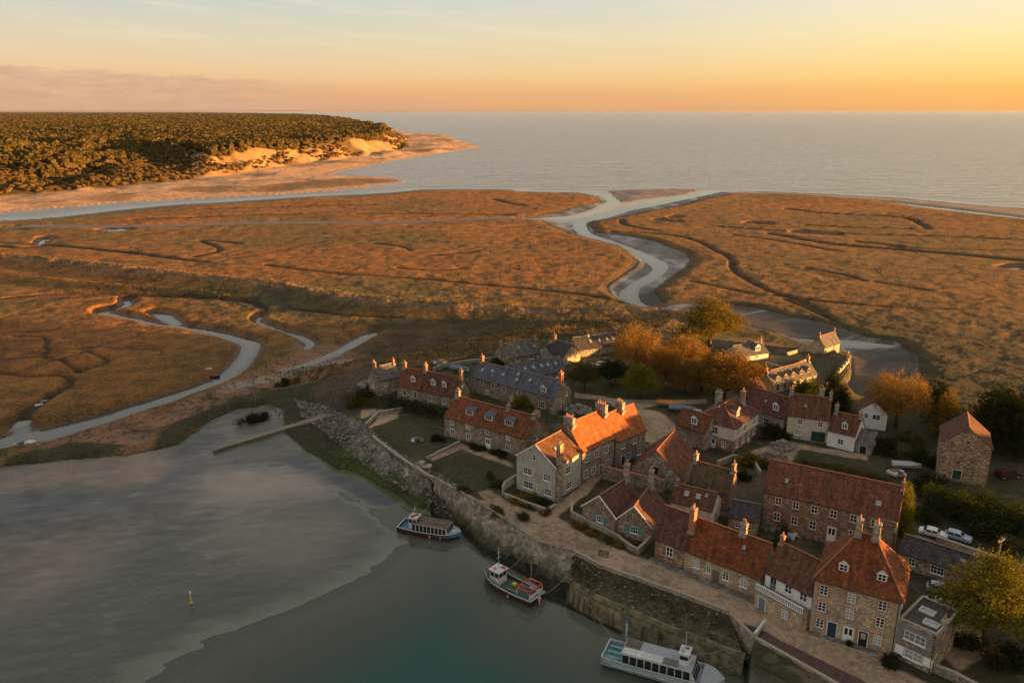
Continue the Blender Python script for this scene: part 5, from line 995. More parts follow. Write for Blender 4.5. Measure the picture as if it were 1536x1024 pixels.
# the bastion in the bottom corner
bt = [P3(1093, 921, 5), P3(1130, 957.5, 5), P3(1247, 1024, 5), P3(1420, 1122, 5)]
bb = [P3(1108, 930, -1), P3(1128, 965, -1) , P3(1247, 1034, -1), P3(1420, 1134, -1)]
bb = [Vector((t.x - .25, t.y - .6, -1.2)) for t in bt]
T, B_ = pairloft(bt, bb, 9, None); b = MB(); rough_face(b, [p + Vector((0, 0, .3)) for p in T], B_, 7, M['quay'], .10, 9)
for i in range(len(T) - 1):
    h = Vector((0, 0, .3)); k_ = Vector((.32, .45, .3)); b.face([T[i] + h, T[i + 1] + h, T[i + 1] + k_, T[i] + k_], M['stone_trim']); k2 = Vector((.32, .45, -.6)); b.face([T[i] + k_, T[i + 1] + k_, T[i + 1] + k2, T[i] + k2], M['stone_wall'])
tag(b.build('bastion_wall'), 'tall stone wall with a squared corner jutting into the harbour at the bottom edge', 'wall')
M['paving'] = m_plain('purple_brick_paving', (.10, .058, .05), .9, var=.5, sc=2.4, bump=.03)
b = MB(); b.face([P3(1133, 957, 5.06), P3(1248, 1021, 5.06), P3(1420, 1118, 5.06), P3(1440, 1105, 5.06), P3(1289, 1017, 5.06), P3(1146, 948, 5.06)], M['paving']); tag(b.build('pavement'), kind='structure')
wall_line('end_wall', 'short pale coping wall closing the brick paving at the bastion corner', [(1131, 957), (1147, 936)], .75, .3, 'render_grey', cap='offwhite')
# garden and field walls
wall_line('garden_wall', 'curved stone garden wall in front of the twin gabled cottages', [(858, 760), (857, 776), (880, 787), (905, 797), (925, 807), (935, 816), (948, 826), (957, 830), (966, 822), (975, 813)], 1.0, .38, hs=[1.3, 1.25, 1.1, .8, .75, .9, 1.2])
A_, B2 = P(904, 699, 7.6), P(998, 721, 7.6)
wall_line('ruined_wall', 'tall weathered stone wall between two chimneys, behind the twin gabled cottages', [A_, B2], 2.7, .5, 'stone_brown', world=True, jit=.1, cap='brick')
wall_line('yard_wall', 'pale rendered wall beside the front garden of the grey gable house', [(754, 741), (757, 733), (775, 722)], 1.5, .35, 'render_grey')
wall_line('garden_wall', 'low wall edging the dark shrub bed below the grey gable house', [(757, 744), (790, 757), (822, 768), (833, 760)], .6, .35)
wall_line('garden_wall', 'low stone wall between the two lawns in front of the dormer house', [(644, 687), (666, 676), (690, 664)], .45, .3)
wall_line('roadside_wall', 'mossy roadside wall at the bottom right, right of the flat-roofed annexe', [(1400, 1006), (1432, 1020), (1490, 1050)], 1.1, .45)
wall_line('field_wall', 'long boundary wall running past the parked cars to the right edge', [(1404, 812), (1450, 828), (1500, 845), (1570, 868)], 1.0, .4)
wall_line('yard_wall', 'low wall along the lane behind the long two-storey stone house', [(1175, 700), (1210, 708), (1300, 724), (1342, 736)], .9, .35)
wall_line('yard_wall', 'stone wall around the little yard below the hipped house', [(1075, 700), (1100, 690), (1130, 697), (1140, 715)], 1.2, .35)
wall_line('lane_wall', 'stone wall on the lane by the far left corner house', [(548, 640), (568, 622), (604, 616)], .8, .35)
wall_line('bank_wall', 'long low wall at the foot of the rough bank behind the village', [(650, 556), (690, 547), (745, 540)], 1.0, .4)
wall_line('garden_wall', 'low wall on the terrace beside the creek, right of the white lodge', [(1148, 546), (1180, 556), (1196, 548), (1214, 540)], .8, .35, 'stone_tan')
wall_line('garden_wall', 'stepped wall in the small garden next to the creek hut', [(1180, 533), (1205, 526), (1226, 530)], .9, .35, 'stone_tan')
# sunlit sea wall on the creek
sp = [P3(x, y, 5) for x, y in ((1233, 588), (1243, 577), (1256, 563), (1267, 551), (1274, 541), (1273, 532), (1264, 526))]
r = resample(sp, 1.6); b = MB(); rough_face(b, [p + Vector((0, 0, .5)) for p in r], [Vector((p.x + .5, p.y - .2, -.4)) for p in r], 6, M['stone_tan'], .14, 4)
for i in range(len(r) - 1):
    d = (r[i + 1] - r[i]); n = Vector((-d.y, d.x, 0)).normalized() * .55; h = Vector((0, 0, .5)); b.face([r[i] + h, r[i + 1] + h, r[i + 1] + n + h, r[i] + n + h], M['stone_trim']); b.face([r[i] + n + h, r[i + 1] + n + h, r[i + 1] + n - h * 2, r[i] + n - h * 2], M['stone_tan'])
sw = b.build('sea_wall'); tag(sw, 'curving sunlit sea wall with buttresses and merlons above the muddy creek', 'wall')
for i in range(1, len(r) - 1, 2):
    d = (r[i + 1] - r[i]).normalized(); a = math.atan2(d.y, d.x); b = MB(); b.box(-.45, .45, 0, .5, .48, 1.25, M['stone_tan']); b.build('merlon', sw, r[i], a)
    b = MB(); b.taper(-.25, .25, -.75, .2, -5.2, -.1, .7, M['stone_tan']); b.build('buttress', sw, (r[i].x + .1, r[i].y, 5.0), a)
# the long jetty across the mud
js = [P3(320, 673, .55), P3(360, 661, .8), P3(420, 643, 1.3), P3(470, 628, 2.0), P3(505, 618, 3.0), P3(530, 611, 3.9)]
r = resample(js, 1.5); b = MB()
for i in range(len(r) - 1):
    n0 = Vector((.25, -.95, 0)).normalized(); wd_ = 1.1
    for s_ in (1,):
        a0, a1 = r[i] - n0 * wd_, r[i + 1] - n0 * wd_; c0, c1 = r[i] + n0 * wd_, r[i + 1] + n0 * wd_; lo = lambda v, o: Vector((v.x + n0.x * o, v.y + n0.y * o, -.5))
        b.face([c0, c1, a1, a0], M['step']); b.face([lo(c0, .35), lo(c1, .35), c1, c0], M['weed'] if i < 12 else M['stone_wall']); b.face([lo(a1, -.35), lo(a0, -.35), a0, a1], M['weed'])
b.face([Vector((r[0].x + n0.x * 1.4, r[0].y + n0.y * 1.4, -.5)), r[0] + n0 * 1.1, r[0] - n0 * 1.1, Vector((r[0].x - n0.x * 1.4, r[0].y - n0.y * 1.4, -.5))], M['weed'])
tag(b.build('jetty'), 'long narrow stone jetty reaching from the shore across the mud flat', 'jetty')
# loose stones of the slope and the shore
def stones(name, polys, n, lo, hi, mats, seed):
    rg = np.random.default_rng(seed); V, Q, off = [], [], 0
    base = np.array([(-1, -1, -1), (1, -1, -1), (1, 1, -1), (-1, 1, -1), (-1, -1, 1), (1, -1, 1), (1, 1, 1), (-1, 1, 1)], float); fc = np.array([(0, 1, 5, 4), (1, 2, 6, 5), (2, 3, 7, 6), (3, 0, 4, 7), (4, 5, 6, 7), (3, 2, 1, 0)])
    for poly in polys:
        x0, y0 = poly.min(0); x1, y1 = poly.max(0); X = rg.uniform(x0, x1, n * 4); Y = rg.uniform(y0, y1, n * 4); k_ = sdf(X, Y, poly) < 0; X, Y = X[k_][:n], Y[k_][:n]; Z = land_height(X, Y)
        for x, y, z in zip(X, Y, Z):
            if z < -.05: continue
            s = lo + (hi - lo) * rg.random() ** 3; v = base * np.array([s, s * rg.uniform(.6, 1), s * rg.uniform(.35, .7)]) * rg.uniform(.65, 1.1, (8, 1)); a = rg.uniform(0, 6.3); c_, s_ = math.cos(a), math.sin(a)
            v = np.c_[v[:, 0] * c_ - v[:, 1] * s_ + x, v[:, 0] * s_ + v[:, 1] * c_ + y, v[:, 2] + z + s * .1]; V.append(v); Q.append(fc + off); off += 8
    me = np_mesh(name, np.concatenate(V), np.concatenate(Q), False, mats); o = link(name, me); return tag(o, kind='stuff')
M['rubble'] = m_plain('loose_stone', (.19, .17, .14), .95, var=.7, sc=.9)
stones('loose_stones', [RIPRAP], 4200, .08, .36, [M['rubble']], 3)
stones('shore_stones', [PL([(380, 600), (440, 600), (480, 640), (500, 655), (470, 668), (430, 640)], 1), PL([(0, 690), (110, 655), (250, 610), (350, 580), (400, 590), (330, 612), (240, 640), (110, 672)], 1)], 260, .08, .3, [M['weed']], 4)

bs_, zf = [], []
rg = np.random.default_rng(9); V, Q, off = [], [], 0; cb = np.array([(-1, -1, -1), (1, -1, -1), (1, 1, -1), (-1, 1, -1), (-1, -1, 1), (1, -1, 1), (1, 1, 1), (-1, 1, 1)], float); fcb = np.array([(0, 1, 5, 4), (1, 2, 6, 5), (2, 3, 7, 6), (3, 0, 4, 7), (4, 5, 6, 7), (3, 2, 1, 0)])
for _ in range(330):
    i = rg.integers(len(Gr) - 1); j = int(rg.integers(1, 10)); p = Gr[i][j].lerp(Gr[i + 1][j], float(rg.random())); s = .05 + .16 * rg.random() ** 2.5; V.append(cb * np.array([s, s * .8, s * .6]) * rg.uniform(.6, 1.15, (8, 1)) + np.array([p.x + rg.normal(0, .2), p.y + rg.normal(0, .2), p.z + .05])); Q.append(fcb + off); off += 8
tag(link('bank_stones', np_mesh('bank_stones', np.concatenate(V), np.concatenate(Q), False, [M['rubble']])), kind='stuff')

M['flag'] = m_stone('flagstones', [(.22, .20, .17), (.27, .245, .21), (.18, .16, .135)], 1.1, (.10, .09, .075), .05, .4, squash=1)
def strip(pts, w, z=5.13):
    q = resample([P3(x, y, 5) for x, y in pts], 1.5); b = MB()
    for i in range(len(q) - 1):
        d = (q[i + 1] - q[i]).normalized(); n = Vector((d.y, -d.x, 0)); a, c = q[i], q[i + 1]; e, f = a + n * w, c + n * w; up = lambda v, zz: Vector((v.x, v.y, zz))
        b.face([up(e, z), up(f, z), up(c, z), up(a, z)], M['flag']); b.face([up(e, z - .4), up(f, z - .4), up(f, z), up(e, z)], M['stone_trim'])
    tag(b.build('pavement'), kind='structure')
strip([(978, 836), (1026, 855.5), (1139, 900.5)], 1.5); strip([(1216, 946), (1340, 984)], 1.1)
# ------------------------------------------------------------------ boats
M['hull_navy'] = m_plain('navy_hull_paint', (.012, .018, .035), .4, .5, var=.3, sc=1.5); M['trim_blue'] = m_plain('faded_blue_trim', (.34, .40, .43), .5, var=.3, sc=2); M['hull_black'] = m_plain('black_hull_paint', (.015, .014, .016), .45, .5, var=.3); M['hull_teal'] = m_plain('weathered_teal_paint', (.19, .33, .34), .5, .4, var=.35, sc=.9)
M['boot'] = m_plain('red_antifouling', (.18, .035, .025), .6, var=.3); M['deck_blue'] = m_plain('blue_deck', (.06, .18, .25), .6, var=.3); M['deck_green'] = m_plain('green_deck', (.045, .085, .062), .65, var=.4); M['deck_grey'] = m_plain('grey_deck', (.33, .35, .36), .6, var=.25); M['deck_brown'] = m_plain('brown_deck', (.13, .10, .075), .8, var=.45, sc=1.2)
M['boatwhite'] = m_plain('boat_white', (.54, .545, .53), .45, .4, var=.28, sc=1.6); M['boatred'] = m_plain('boat_red', (.42, .05, .035), .5, var=.25); M['rope'] = m_plain('rope', (.32, .27, .19), .95); M['orange'] = m_plain('orange_plastic', (.60, .17, .03), .5); M['yellow'] = m_plain('yellow_paint', (.55, .42, .05), .5); M['roofgrey'] = m_plain('cabin_roof', (.16, .155, .145), .7, var=.35, sc=1.3)
def hull(root, L, Bm, free, sheer, top, stripe, boot, deck, bow=.22, stern=.86, deckz=None, n=22, rail=.11, pw=2.2, fore=None, forem=None):
    "bow towards +x; the waterline is z=0"
    def half(t): return Bm / 2 * (1 - max(0, (t - (1 - bow * 2.0)) / (bow * 2.0)) ** pw) * (stern + (1 - stern) * min(1, t / .3))
    def zt(t): return free + sheer * max(0, (t - .35) / .65) ** 2 + .12 * max(0, (.25 - t) / .25)
    st = [i / n for i in range(n + 1)]; b = MB(); S = []
    for t in st:
        w = max(half(t), .04); z = zt(t); x = -L / 2 + L * t; rake = .5 * max(0, t - .8) / .2
        S.append([(x - rake * 1.3, w * .62, -.55), (x - rake, w * .86, 0.0), (x - rake * .85, w * .9, .16), (x - rake * .3, w * .98, z - .22), (x - rake * .22, w, z - .12), (x, w * 1.02, z)])
    for sgn in (1, -1):
        for i in range(n):
            for j, m in enumerate((boot, boot, top, stripe, M['boatwhite'])):
                p = [S[i][j], S[i + 1][j], S[i + 1][j + 1], S[i][j + 1]]; p = [(x, y * sgn, z) for x, y, z in p]; b.face(p if sgn < 0 else p[::-1], m, smooth=j < 4)
            a, c = S[i][5], S[i + 1][5]; p = [(a[0], a[1] * sgn, a[2]), (c[0], c[1] * sgn, c[2]), (c[0], max(c[1] - rail, 0) * sgn, c[2]), (a[0], max(a[1] - rail, 0) * sgn, a[2])]; b.face(p if sgn > 0 else p[::-1], M['boatwhite'])
            dz = .45 if deckz is None else 0
            q = lambda s, z: (s[0], max(s[1] - rail, 0) * sgn, z)
            za = (a[2] - .5) if deckz is None else deckz; zc = (c[2] - .5) if deckz is None else deckz
            p = [q(a, a[2]), q(c, c[2]), q(c, zc), q(a, za)]; b.face(p if sgn > 0 else p[::-1], deck)
    for j, m in enumerate((boot, boot, top, stripe, M['boatwhite'])):
        a, c = S[0][j], S[0][j + 1]; b.face([a, c, (c[0], -c[1], c[2]), (a[0], -a[1], a[2])], m)
    h = b.build('hull', root); b = MB()
    for i in range(n):
        a, c = S[i][5], S[i + 1][5]; za = (a[2] - .5) if deckz is None else deckz; zc = (c[2] - .5) if deckz is None else deckz; wa, wc = max(a[1] - rail, 0.01), max(c[1] - rail, .01)
        b.face([(a[0], -wa, za), (c[0], -wc, zc), (c[0], wc, zc), (a[0], wa, za)], deck)
    a = S[0][5]; b.box(a[0] - .02, a[0] + .12, -a[1], a[1], .2, a[2] - .08, top); b.box(a[0] - .03, a[0] + .13, -a[1], a[1], a[2] - .08, a[2], M['boatwhite']); b.build('deck', root)
    if fore:
        b = MB()
        for i in range(fore, n):
            a, c = S[i][5], S[i + 1][5]; b.face([(a[0], -a[1] + .05, a[2] - .06), (c[0], -max(c[1] - .05, .01), c[2] - .06), (c[0], max(c[1] - .05, .01), c[2] - .06), (a[0], a[1] - .05, a[2] - .06)], forem)
        a = S[fore][5]; b.face([(a[0], -a[1] + .05, .7), (a[0], -a[1] + .05, a[2] - .06), (a[0], a[1] - .05, a[2] - .06), (a[0], a[1] - .05, .7)], forem); b.build('foredeck', root); return S, zt
def cabin(root, name, x0, x1, w, z0, z1, wm, rm, nside=4, fr=.0, back=.0, winz=(.45, .85), over=.12, band=True, sides=True):
    b = MB(); v = [(x0, -w / 2, z0), (x1 + fr, -w / 2, z0), (x1 + fr, w / 2, z0), (x0, w / 2, z0), (x0 + back, -w / 2 * .95, z1), (x1, -w / 2 * .95, z1), (x1, w / 2 * .95, z1), (x0 + back, w / 2 * .95, z1)]
    b.mesh_part(v, [(0, 1, 5, 4), (1, 2, 6, 5), (2, 3, 7, 6), (3, 0, 4, 7), (4, 5, 6, 7)], wm); c = b.build(name, root)
    b = MB(); H = z1 - z0; za, zb = z0 + H * winz[0], z0 + H * winz[1]
    for i in range(nside):
        g = .08; xa = x0 + (x1 - x0) * (i + .0) / nside + g + back * .3; xb = x0 + (x1 - x0) * (i + 1) / nside - g
        for s in (-1, 1): y = s * (w / 2 * (1 - .05 * (winz[0] + winz[1]) / 2) + .012); b.box(xa, xb, y - .03, y + .03, za, zb, M['glass'])
    nf = max(2, int(w / .8))
    for i in range(nf):
        ya = -w / 2 * .92 + w * .92 * i / nf + .06; yb = -w / 2 * .92 + w * .92 * (i + 1) / nf - .06
        xa = x1 + fr * (1 - winz[0]); xb = x1 + fr * (1 - winz[1]); b.face([(xa + .03, ya, za), (xa + .03, yb, za), (xb + .03, yb, zb), (xb + .03, ya, zb)], M['glass'])
        b.box(x0 - .02, x0 + .03, ya, yb, za, zb, M['glass'])
    b.build('cabin_windows', root)
    b = MB(); o = over; b.box(x0 + back - o, x1 + o, -w / 2 - o * .5, w / 2 + o * .5, z1 + .004, z1 + .09, rm); b.box(x0 + back - o - .03, x1 + o + .03, -w / 2 - o * .5 - .03, w / 2 + o * .5 + .03, z1 + .02, z1 + .06, M['boatwhite']); b.build('cabin_roof', root); return c
def mast(root, x, y, z0, z1, r=.05, m='boatwhite', arms=()):
    b = MB(); b.tube((x, y, z0), (x, y, z1), r, r * .6, M[m], 7)
    for z, l in arms: b.tube((x, y - l, z), (x, y + l, z), r * .6, r * .6, M[m], 5)
    return b.build('mast', root)
def fender(root, x, y, z, m='orange'):
    b = MB(); b.tube((x, y, z), (x, y, z - .5), .14, .14, M[m], 8); b.tube((x, y, z), (x, y, z + .35), .02, .02, M['rope'], 4); b.build('fender', root)
def heading(pa, pb):
    a, c = P(*pa, 0), P(*pb, 0); return ((a[0] + c[0]) / 2, (a[1] + c[1]) / 2), math.atan2(c[1] - a[1], c[0] - a[0]), math.dist(a, c)
# trip boat with a long cabin
(cx, cy), a, L = heading((602, 792), (692, 808)); r = empty('trip_boat', (cx, cy, 0), a, 'navy-hulled trip boat with a long windowed cabin and grey roof, left of the three boats', 'boat')
hull(r, L, 3.9, 1.15, .45, M['hull_navy'], M['boatred'], M['boot'], M['deck_blue'], .15, .88, deckz=.75, pw=2.8, fore=18, forem=M['deck_grey'])
cabin(r, 'cabin', -L * .26, L * .30, 3.0, .76, 2.35, M['boatwhite'], M['deck_brown'], 9, .5, winz=(.10, .90)); cabin(r, 'wheelhouse', -L * .33, -L * .2, 2.0, .76, 3.05, M['boatwhite'], M['boatwhite'], 2, .15, winz=(.6, .9))
mast(r, -L * .26, 0, 3.1, 5.2, .05, 'boatwhite', ((4.4, .5),)); mast(r, -L * .30, .6, 3.1, 4.3, .035, 'wood')
b = MB(); b.box(L * .36, L * .42, -.45, .45, 1.2, 1.42, M['boatwhite']); b.build('foredeck_hatch', r)
b = MB(); b.box(-L * .31, -L * .25, -.7, -.1, 3.14, 3.35, M['boatred']); b.box(-L * .27, -L * .22, .1, .7, 3.14, 3.3, M['boatred']); b.build('roof_gear', r)
b = MB(); b.box(-L * .22, L * .26, -.25, .25, 2.44, 2.6, M['wood']); b.build('roof_rack', r)
fender(r, L * .05, -2.0, .7, 'yellow'); fender(r, L * .22, -1.9, .7, 'orange')
# work boat
(cx, cy), a, L = heading((807, 905), (726, 866)); r = empty('fishing_boat', (cx, cy, 0), a, 'dark-hulled fishing boat with white wheelhouse, green deck and red-framed stern shelter', 'boat')
S, zt = hull(r, L, 3.9, 1.2, .8, M['hull_black'], M['boatwhite'], M['boatred'], M['deck_green'], .2, .92, deckz=.7, pw=2.4, fore=19, forem=M['deck_brown'])
cabin(r, 'wheelhouse', L * .14, L * .30, 2.1, .7, 3.0, M['boatwhite'], M['boatwhite'], 2, .2, winz=(.55, .88), over=.25); b = MB(); b.box(L * .14, L * .2, -.9, -.4, 3.1, 3.25, M['boatred']); b.tube((L * .25, .5, 3.1), (L * .25, .5, 3.3), .25, .25, M['orange'], 10); b.build('roof_gear', r)
mast(r, L * .20, .2, 3.1, 7.2, .06, 'boatwhite', ((5.3, .5), (6.2, .3)))
b = MB()                                                    # stern shelter: posts, red rails, net frame
x0, x1, w = -L * .46, -L * .24, 1.65
for x in (x0, x1):
    for y in (-w, w): b.tube((x, y, .7), (x, y, 2.5), .06, .06, M['boatwhite'], 6)
for y in (-w, w): b.box(x0 - .1, x1 + .1, y - .1, y + .1, 2.5, 2.68, M['boatred'])
for x in (x0, x1): b.box(x - .1, x + .1, -w - .1, w + .1, 2.5, 2.68, M['boatred'])
for i in range(7): b.tube((x0, -w + 2 * w * i / 6, 2.62), (x1, -w + 2 * w * (i + .4) / 6.4, 2.66), .035, .035, M['boatred'] if i % 2 else M['boatwhite'], 5)
b.box(x0 - .02, x0 + .04, -w, w, .75, 1.9, M['boatwhite']); b.box(x0, x1, -w - .02, -w + .03, .75, 1.5, M['boatwhite']); b.box(x0 - .06, x0 - .02, -.3, .3, 1.2, 1.6, M['orange']); b.build('stern_shelter', r)
b = MB(); 
for i in range(5): b.box(-L * .2 + i * .5, -L * .2 + i * .5 + .42, .6, 1.2, .71, 1.05, M['wood'])
b.box(-.6, .2, -1.2, -.5, .71, 1.0, M['yellow']); b.build('deck_crates', r); b = MB(); b.tube((-L / 2 - .25, 0, .9), (-L / 2 - .3, 0, -.3), .17, .1, M['deck_grey'], 8); b.box(-L / 2 - .5, -L / 2 - .02, -.22, .22, .8, 1.3, M['deck_grey']); b.build('outboard', r)
b = MB(); b.path([(S[i][5][0], S[i][5][1] - .1, S[i][5][2] + .55) for i in range(3, 20)], .025, M['teal'], 4)
for i in range(3, 20, 3): b.tube((S[i][5][0], S[i][5][1] - .1, S[i][5][2]), (S[i][5][0], S[i][5][1] - .1, S[i][5][2] + .55), .02, .02, M['teal'], 4)
b.build('guard_rail', r); fender(r, -L * .1, 2.0, .6, 'deck_grey')
# ferry
(cx, cy), a, L = heading((908, 985), (1086, 1034)); r = empty('river_ferry', (cx, cy, 0), a, 'long pale-teal passenger ferry with white wheelhouse near its rounded bow, bottom edge', 'boat')
hull(r, L, 4.4, 1.55, .25, M['hull_teal'], M['hull_teal'], M['boot'], M['deck_grey'], .11, .97, deckz=.9, pw=2.6, fore=18, forem=M['deck_grey'])
cabin(r, 'cabin', -L * .33, L * .24, 3.5, .9, 2.75, M['boatwhite'], M['deck_grey'], 9, .9, winz=(.16, .88), over=.1)
b = MB(); b.box(-L * .33, L * .0, -1.72, -.35, 2.845, 2.9, M['boatwhite']); b.box(-L * .33, -L * .2, -.33, 1.7, 2.845, 2.88, M['deck_brown']); b.box(L * .01, L * .14, -1.7, -.3, 2.845, 2.88, M['roofgrey']); b.build('roof_panels', r)
b = MB(); b.box(-L * .495, -L * .34, -1.9, 1.9, .91, .95, M['hull_teal']); 
for y in (-1.2, 0, 1.2): b.box(-L * .48, -L * .36, y - .25, y + .25, .95, 1.3, M['hull_teal'])
b.build('aft_seats', r)
cabin(r, 'wheelhouse', L * .135, L * .21, 1.9, 2.84, 4.55, M['boatwhite'], M['boatwhite'], 1, .1, winz=(.5, .82), over=.12); mast(r, L * .17, .2, 4.6, 7.4, .05, 'boatwhite', ((6.0, .4), (6.7, .25))); b = MB(); b.tube((L * .155, -.4, 4.66), (L * .155, -.4, 4.9), .22, .22, M['deck_grey'], 10); b.box(L * .165, L * .2, .3, .6, 4.65, 4.8, M['wood']); b.build('roof_gear', r)
b = MB(); b.box(L * .36, L * .42, -.4, .4, .9, 1.15, M['deck_grey']); b.tube((L * .45, 0, .9), (L * .45, 0, 1.3), .1, .12, M['iron'], 8); b.tube((L * .40, .8, .9), (L * .40, .8, 1.2), .08, .1, M['iron'], 8); b.build('mooring_bitts', r)
b = MB(); b.box(-L * .4, L * .3, -2.26, -2.19, .75, .87, M['boatwhite']); b.build('rubbing_strake', r)
# small craft
def dinghy(name, label, px, ang, L=3.4, m='boatwhite', z=0.0, tilt=.0, cat='boat', seat='wood', group=None):
    x, y = P(*px, z); z = max(gz(x, y), 0) + .18; group = 'small rowing boats on the marsh' if name == 'rowing_boat' else group; r = empty(name, (x, y, z), R_(ang), label, cat, group); r.rotation_euler = (tilt, 0, R_(ang)); n = 12; b = MB(); S = []
    for i in range(n + 1):
        t = i / n; w = L * .21 * (1 - max(0, (t - .4) / .6) ** 2) * (.8 + .2 * min(1, t / .2)); xx = -L / 2 + L * t; sh = .12 * t * t; S.append([(xx * .93, w * .45, -.2), (xx, w, .35 + sh), (xx, max(w - .08, 0), .35 + sh), (xx * .93, w * .4, -.08)])
    for s in (1, -1):
        for i in range(n):
            for j in range(3):
                p = [(q[0], q[1] * s, q[2]) for q in (S[i][j], S[i + 1][j], S[i + 1][j + 1], S[i][j + 1])]; b.face(p if s < 0 else p[::-1], M[m])
    for i in range(n):
        for j in (0, 3): a, c = S[i][j], S[i + 1][j]; b.face([(a[0], -a[1], a[2]), (c[0], -c[1], c[2]), (c[0], c[1], c[2]), (a[0], a[1], a[2])], M[m if j == 0 else 'deck_grey'])
    b.face([(S[0][q][0], S[0][q][1] * s, S[0][q][2]) for q, s in ((0, 1), (1, 1), (1, -1), (0, -1))], M[m]); b.build('hull', r)
    for xx in (-.22, .12): b = MB(); b.box(L * xx - .14, L * xx + .14, -L * .19, L * .19, .18, .23, M[seat]); b.build('thwart', r)
    return r
d = dinghy('moored_launch', 'white launch with a small cuddy lying on weed at the far left of the flats', (43, 673), -14, 6.2); b = MB(); b.taper(-.3, 1.9, -.85, .85, .3, 1.0, .8, M['boatwhite']); b.box(.3, 1.2, -.74, -.69, .55, .85, M['glass']); b.box(-2.4, -.6, -.8, .8, .3, .5, M['black']); b.build('cuddy', d)
dinghy('rowing_boat', 'little white rowing boat drawn up on the bank of the curving creek', (314, 563), 25, 1.9, tilt=.2)
dinghy('rowing_boat', 'dark rowing boat afloat at the edge of the curving creek', (323, 566.5), 10, 2.8, 'hull_black')
dinghy('rowing_boat', 'white upturned dinghy on the marsh edge above the creek mouth, far left', (59, 611), 40, 2.0, tilt=2.6)
dinghy('rowing_boat', 'pale dinghy lying in the dry side creek, far left', (68, 605.5), 15, 2.0, 'deck_grey', tilt=.3)
# marks and moorings
def post(name, label, px, z0, h, r, m, cat='post', lean=0.0, parts=(), group=None):
    x, y = P(*px, z0); group = 'mooring piles beside the wharf' if name == 'mooring_pile' else group; o = empty(name, (x, y, z0), .0, label, cat, group); b = MB(); b.tube((0, 0, -1.0), (lean, 0, h), r, r * .75, M[m], 8); b.build('shaft', o)
    for fn in parts: fn(o)
    return o
def topmark(o, z, m, r=.22, h=.5): b = MB(); b.tube((0, 0, z), (0, 0, z + h), r, r * .8, M[m], 8); b.build('topmark', o)
post('channel_marker', 'yellow channel marker post with a white top standing alone in shallow water', (287, 905), 0, 1.9, .12, 'yellow', 'marker', 0, [lambda o: topmark(o, 1.7, 'boatwhite', .16, .55), lambda o: topmark(o, -.1, 'yellow', .3, .45)])
post('mooring_pile', 'pale blue mooring pile at the stern of the passenger ferry', (939, 968), 0, 4.2, .2, 'deck_grey', 'post', 0, [lambda o: topmark(o, 4.0, 'deck_blue', .22, .3)])
post('mooring_pile', 'lone timber pile close to the wharf beside the fishing boat', (797, 872), 0, 4.0, .16, 'wood', 'post')
bc = post('beacon_perch', 'tall weathered timber beacon on the weedy point left of the jetty', (383, 606), 1.2, 9.0, .2, 'wood', 'beacon', .15)
b = MB(); 
for q in range(4): an = q * 1.57 + .4; b.tube((1.3 * math.cos(an), 1.3 * math.sin(an), -.5), (.1, 0, 3.6), .10, .08, M['wood'], 5)
b.box(-.55, .7, -.06, .06, 6.6, 6.8, M['wood']); b.box(-.3, .5, -.06, .06, 7.6, 7.75, M['wood']); b.build('brace', bc)
def utility(label, px, h, z0=5.0, rz=.5, lean=.0):
    x, y = P(*px, z0); o = empty('utility_pole', (x, y, z0), rz, label, 'pole', 'utility poles'); b = MB(); b.tube((0, 0, -1), (lean, 0, h), .16, .11, M['wood'], 8); b.build('shaft', o); b = MB(); b.box(-.8 + lean, .8 + lean, -.06, .06, h - .7, h - .55, M['wood']); b.build('crossarm', o)
    for q in (-.65, 0, .65): b = MB(); b.tube((q + lean, 0, h - .55), (q + lean, 0, h - .33), .06, .04, M['offwhite'], 6); b.build('insulator', o)
utility('tall timber utility pole standing behind the old trees at the back of the village', (1007, 524), 12); utility('timber utility pole rising beside the big golden tree at the lower right', (1482, 905), 11, lean=.3)
def rope(label, a, c, sag, r=.035):
    a, c = Vector(a), Vector(c); b = MB(); b.path([a.lerp(c, t) + Vector((0, 0, -sag * 4 * t * (1 - t))) for t in np.linspace(0, 1, 14)], r, M['rope'], 4); tag(b.build('mooring_rope'), label, 'rope', 'mooring ropes')
rope('mooring rope from the trip boat up to the quay wall', P3(628, 775, 2.0), P3(660, 728, 5.2), .7); rope('mooring rope from the fishing boat wheelhouse to the quay wall', P3(755, 858, 1.8), P3(800, 815, 4.6), .6)
rope('mooring rope from the fishing boat stern to the wharf wall', P3(808, 893, 1.4), P3(845, 868, 3.6), .5); rope('long slack mooring rope from the ferry stern along the wharf wall', P3(930, 968, 1.2), P3(866, 872, 3.6), 1.0); rope('slack mooring rope from the ferry bow to the bastion wall', P3(1075, 1000, 1.2), P3(1122, 985, 3.0), .5); rope('second slack mooring rope from the ferry cabin to the foot of the bank', P3(1000, 975, 2.4), P3(1090, 972, 3.3), .8)
